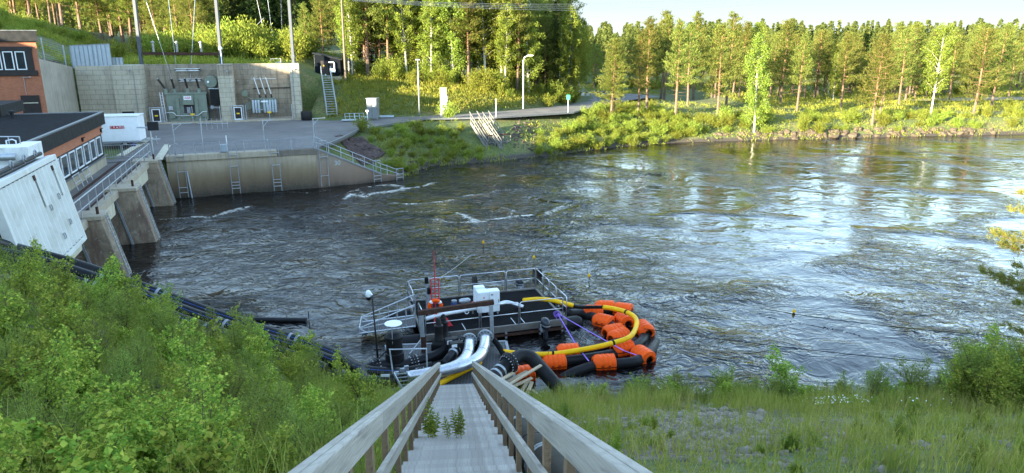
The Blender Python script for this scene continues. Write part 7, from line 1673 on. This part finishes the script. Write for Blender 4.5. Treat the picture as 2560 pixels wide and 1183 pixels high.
# measured shrubs on the water's side of the landing
for px, py, z_, k, s_, lb in ((1965, 1000, .5, 2, 1.15, "upright birch sapling standing alone against the water"), (1800, 1010, .6, 4, .9, "wide grey willow at the water edge before the orange floats"), (1700, 1000, .6, 3, 1.0, "grey willow shrub close to the lowest orange floats"), (1880, 1015, .6, 3, .8, "thin willow shrub beside the upright sapling"), (2170, 1020, .5, 4, .95, "grey willow bush at the bank, first of the dense pair"), (2270, 1010, .5, 4, 1.15, "grey willow bush at the bank, taller of the dense pair"), (2110, 1015, .5, 3, .9, "small willow before the dense willow pair"), (2340, 1005, .5, 4, .8, "low willow by the broken stump"), (760, 905, .9, 0, 1.1, "birch sapling rising over the black pipes' end"), (640, 880, 1.6, 0, 1.0, "sapling on the edge above the pipes' clamps"), (345, 800, 3.4, 2, 1.2, "tall sapling covering the pipe clamps"), (700, 905, 1.2, 3, 1.0, "willow shrub above the pipes' lower clamps")):
    q_ = P(px, py, z_); plant(saps[k], q_.x, q_.y, s_, lb)
for i in range(30):
    px, py = vr.uniform(2370, 2640), vr.uniform(960, 1120); q_ = P(px, py, 1.2 + (1110 - py) * .001); plant(saps[[2, 1, 4][i % 3]], q_.x, q_.y, vr.uniform(1.0, 1.45), "dense green shrub in the clump below the bank pine", "shrubs below the bank pine")
for i in range(44):
    px, py = vr.uniform(1430, 2400), vr.uniform(985, 1035); q_ = P(px, py, .6); plant(saps[[1, 3, 3][i % 3]], q_.x, q_.y, vr.uniform(.45, .85), "low shrub in the green fringe at the near water edge", "low shrubs at the near water edge")
# willowherbs
hp1, hp2 = ST(-.34, -14.35, .05), ST(-.02, -14.6, .05)
put(herbs[0], hp1, .4, .62, "taller willowherb clump growing through the stair boards", "willowherbs on the stair"); put(herbs[2], hp2, 1.9, .5, "smaller willowherb growing through the stair boards", "willowherbs on the stair")
n = 0
while n < 100:
    y = vr.uniform(3, 19); x = vr.uniform(-9, 15)
    if abs(x) > .78 * (y * CP + 1.5): continue
    if -1.7 < x - (y - 21.8) * -.085 * -1 - (-1.87) - 0 < 1.6 and abs(x - (-1.87 + (21.8 - y) * .0858)) < 1.5: continue
    if abs(x - (-1.87 + (21.8 - y) * .0858)) < 1.55: continue
    if x > 0 and y > 15 and vr.uniform() < .6: continue
    n += 1; plant(herbs[n % 3], x, y, vr.uniform(.3, .62), "leafy willowherb among the grass of the near slope" if x > 0 else "leafy willowherb at the edge of the thicket by the stair", "willowherbs on the near slope")
# grass: one mass of blades
cover("thicket_undergrowth", "small leafy plants covering the ground between the saplings", 9000, (-20, -1.5), (2.5, 24), lambda x, y, d: (d > .3) & (x < -1.87 + (21.8 - y) * .0858 - .9) & (np.abs(x) < .82 * (y * CP + 1.5)), (.075, .034), 12, "weed", .16, .22)
cover("slope_undergrowth", "small leafy plants between the grass of the near slope", 7000, (0, 19), (3, 22.5), lambda x, y, d: (d > .3) & (np.abs(x + 1.87 - (21.8 - y) * .0858) > 1.35) & (np.abs(x) < .82 * (y * CP + 1.5)) & (vr.uniform(size=x.shape) > .8 * np.exp(-((x - 3.9) / 2.2) ** 2 - ((y - 14.6) / 3.2) ** 2)), (.075, .022), 10, "grass", .14, .15)
def grass(name, label, n, xr, yr, cond, h, w, seed):
    r = np.random.default_rng(seed); x = r.uniform(*xr, n); y = r.uniform(*yr, n) if True else 0
    ok = cond(x, y); x, y = x[ok], y[ok]
    tx = np.repeat(x, 7) + r.normal(size=len(x) * 7) * .05; ty_ = np.repeat(y, 7) + r.normal(size=len(y) * 7) * .05; z = ground(tx, ty_)
    hh = h * np.repeat(r.uniform(.5, 1.15, len(x)), 7) * r.uniform(.6, 1.1, len(tx)); a = r.uniform(0, 6.28, len(tx)); ln = r.uniform(.05, .5, len(tx)) * hh; b = r.uniform(0, 6.28, len(tx))
    sx, sy = np.cos(a) * w / 2, np.sin(a) * w / 2; dx, dy = np.cos(b) * ln, np.sin(b) * ln
    base0 = np.stack([tx - sx, ty_ - sy, z - .03], 1); base1 = np.stack([tx + sx, ty_ + sy, z - .03], 1)
    m0 = np.stack([tx - sx * .8 + dx * .35, ty_ - sy * .8 + dy * .35, z + hh * .6], 1); m1 = np.stack([tx + sx * .8 + dx * .35, ty_ + sy * .8 + dy * .35, z + hh * .6], 1)
    t0_ = np.stack([tx - sx * .12 + dx, ty_ - sy * .12 + dy, z + hh], 1); t1_ = np.stack([tx + sx * .12 + dx, ty_ + sy * .12 + dy, z + hh], 1)
    N_ = len(tx); V = np.stack([base0, base1, m1, m0, t1_, t0_], 1).reshape(-1, 3); i0 = np.arange(N_)[:, None] * 6
    Fq = np.concatenate([i0 + np.array([[0, 1, 2, 3]]), i0 + np.array([[3, 2, 4, 5]])], 1).reshape(-1, 4)
    return tag(link(name, np_mesh(name, V, Fq), M['grass']), label, "grass", kind="stuff")
scx = lambda y: -1.87 + (21.8 - y) * .0858
near_ok = lambda x, y: (np.abs(x) < .80 * (y * CP + 1.5)) & (np.abs(x - scx(y)) > .75) & ~((x - scx(y) > .5) & (x - scx(y) < 1.3)) & (poly_dist(x, y, RIVER) > .1)
grass("grass", "green and straw coloured grass growing on the near slope", 21000, (-14, 19), (2.2, 23), lambda x, y: near_ok(x, y) & (vr.uniform(size=x.shape) < np.where(x > 0, np.clip(2.8 * (fbm(x * .6, y * .6, 13, 3) - .31), .05, 1) * (1 - .72 * np.exp(-((x - 3.9) / 2.0) ** 2 - ((y - 14.6) / 3.2) ** 2)), .42)), .52, .011, 5)
grass("thicket_grass", "tall pale grass standing between the saplings of the thicket", 3600, (-14, -1.2), (3, 22), lambda x, y: near_ok(x, y) & (fbm(x * .8, y * .8, 23, 2) > .40), .95, .011, 9)
grass("tall_grass", "taller grass clumps at the near water edge", 2600, (1.5, 20), (17, 23), lambda x, y: near_ok(x, y) & (fbm(x * .7, y * .7, 19, 2) > .36), .75, .012, 6)
def flecks(name, label, C, s, m):
    V = leaf_cards(C, s, s * .8, 0, vr); return tag(link(name, np_mesh(name, V, quads(len(C))), M[m]), label, "flowers", kind="stuff")
C = []
for px, py, n, sp in ((2080, 1072, 60, .35), (2110, 1068, 40, .3), (1648, 968, 6, .08), (2300, 1120, 14, .4), (600, 1010, 8, .5)):
    q_ = P(px, py, 2.4 if px > 1700 else 1.5)
    for k in range(n): x, y = q_.x + vr.normal() * sp, q_.y + vr.normal() * sp * .7; C.append((x, y, gz(x, y) + vr.uniform(.35, .55)))
flecks("white_flowers", "small white flowers scattered in the grass of the near slope", np.array(C), .035, 'white_clean')
pts = []
for i in range(2600):
    px, py = vr.normal(1740, 170), vr.normal(1065, 45); q_ = P(px, py, 12 - 0)if False else None
    x = vr.normal(3.9, 1.5); y = vr.normal(14.4, 2.3)
    if not (abs(x - float(scx(y))) > 1.5) or y > 21.5: continue
    pts.append(((x, y, gz(x, y) + .0), abs(vr.normal()) * .06 + .02))
for i in range(260):
    x, y = vr.normal(-2.9, .6), vr.normal(11, 3); 
    if abs(x - float(scx(y))) > .85: pts.append(((x, y, gz(x, y)), abs(vr.normal()) * .04 + .03))
rubble("gravel", "loose grey stones and gravel on the near slope", pts, M['rock_grey'], small)
for i, (px, py, s0, lb) in enumerate(((1905, 1098, .17, "pale grey stone, largest of the cluster on the near slope"), (1850, 1088, .16, "flat grey stone at the top of the near stone cluster"), (1930, 1085, .13, "bluish grey stone in the near stone cluster"), (1920, 1112, .12, "grey stone at the foot of the near stone cluster"), (1780, 1110, .13, "dark grey stone alone in the grass of the near slope"), (1550, 1022, .14, "dark grey stone near the timber rail"), (1648, 1050, .11, "flat pale stone among the gravel"), (2290, 1025, .2, "rounded stone by the broken stump at the water"), (1560, 1045, .1, "reddish stone in the gravel near the rail"), (1640, 1062, .14, "pale boulder in the middle of the gravel patch"))):
    x_, f_, d_ = ray(px, py); t = (10.12 - HC) / (d_ + .4536 * f_); c_ = Vector((x_ * t, f_ * t, 0)); c_.z = gz(c_.x, c_.y) + .02
    rock_obj(grey_rocks[i % 4], c_, (s0 * 1.3, s0, s0 * .75), "stone", lb, "stone")
st_ = on_ground(P(2345, 1005, .5)); mb = MB(); mb.tube([st_ - Z * .1, st_ + Z * .3 + Vector((.03, 0, 0)), st_ + Z * .55 + Vector((.1, 0, 0))], [.09, .08, .04], 9); tag(mb.build("stump", M['rust'], smooth='auto', at=st_), "broken brown stump leaning at the water edge", "stump")
# the bank pine whose boughs reach in at the picture's edge
bp = thing("bank_pine", "pine whose yellow lit boughs reach in from the picture's edge", "tree", (0, 0, 0)); ORIG[bp.name] = Vector((0, 0, 0))
r = np.random.default_rng(91); mb = MB(); tb = Vector((13.1, 15.6, gz(13.1, 15.6) - .2)); tt_ = Vector((13.2, 15.8, 9.8)); mb.tube([tb, tb.lerp(tt_, .5), tt_], [.13, .09, .015], 10); C = []; D = []
for px, py, dz in ((2545, 480, 0), (2530, 520, 0), (2470, 580, 0), (2500, 610, .0), (2448, 675, 0), (2490, 700, 0), (2530, 660, 0), (2540, 755, 0), (2515, 812, 0), (2552, 880, 0), (2600, 450, 0), (2640, 560, 0), (2600, 600, 0), (2640, 700, 0), (2620, 800, 0), (2555, 585, 0), (2550, 720, 0)):
    e_ = PY(px, py, 15.6 + r.uniform(-.5, .5)); o_ = tb.lerp(tt_, min(.98, max(.05, (e_.z - .25 * (e_ - Vector((13.1, 15.6, e_.z))).length - tb.z) / (tt_.z - tb.z))))
    md = o_.lerp(e_, .5) - Z * .08; mb.tube([o_, md, e_], [.03, .016, .005], 6, cap=False); L_ = (e_ - o_).length
    for k in range(int(27 * L_)):
        f = .25 + .75 * (k + r.uniform()) / (27 * L_); c = np.array(o_.lerp(md, f * 2) if f < .5 else md.lerp(e_, (f - .5) * 2)); sd = r.normal(size=3) * np.array([.16, .16, .10]) * (1.25 - f)
        n_ = 34; q = c + sd; ax_ = np.array((e_ - o_).normalized()) * .5 + np.array([0, 0, .6]) + r.normal(size=3) * .3; tl_ = r.uniform(-.5, 1, (n_, 1)) * .09
        C.append(q + ax_ * tl_ + r.normal(size=(n_, 3)) * .022); D.append(np.repeat(ax_[None], n_, 0) * .8 + unit(n_, r) * .75)
mb.build("trunk", M['bark_pine'], bp, 'auto'); crown_obj("crown", leaf_cards(np.concatenate(C), .075, .011, 0, r, np.concatenate(D)), m_leaf("young pine needles", (.14, .15, .03), (.20, .19, .04), (.28, .24, .05), .3), bp)
# prototypes that found no place are taken out again
for pr in pines + birches + spruces + bushes + saps + [saps_big] + herbs:
    if pr.name not in USED:
        for c in kids(pr): bpy.data.objects.remove(c)
        bpy.data.objects.remove(pr)
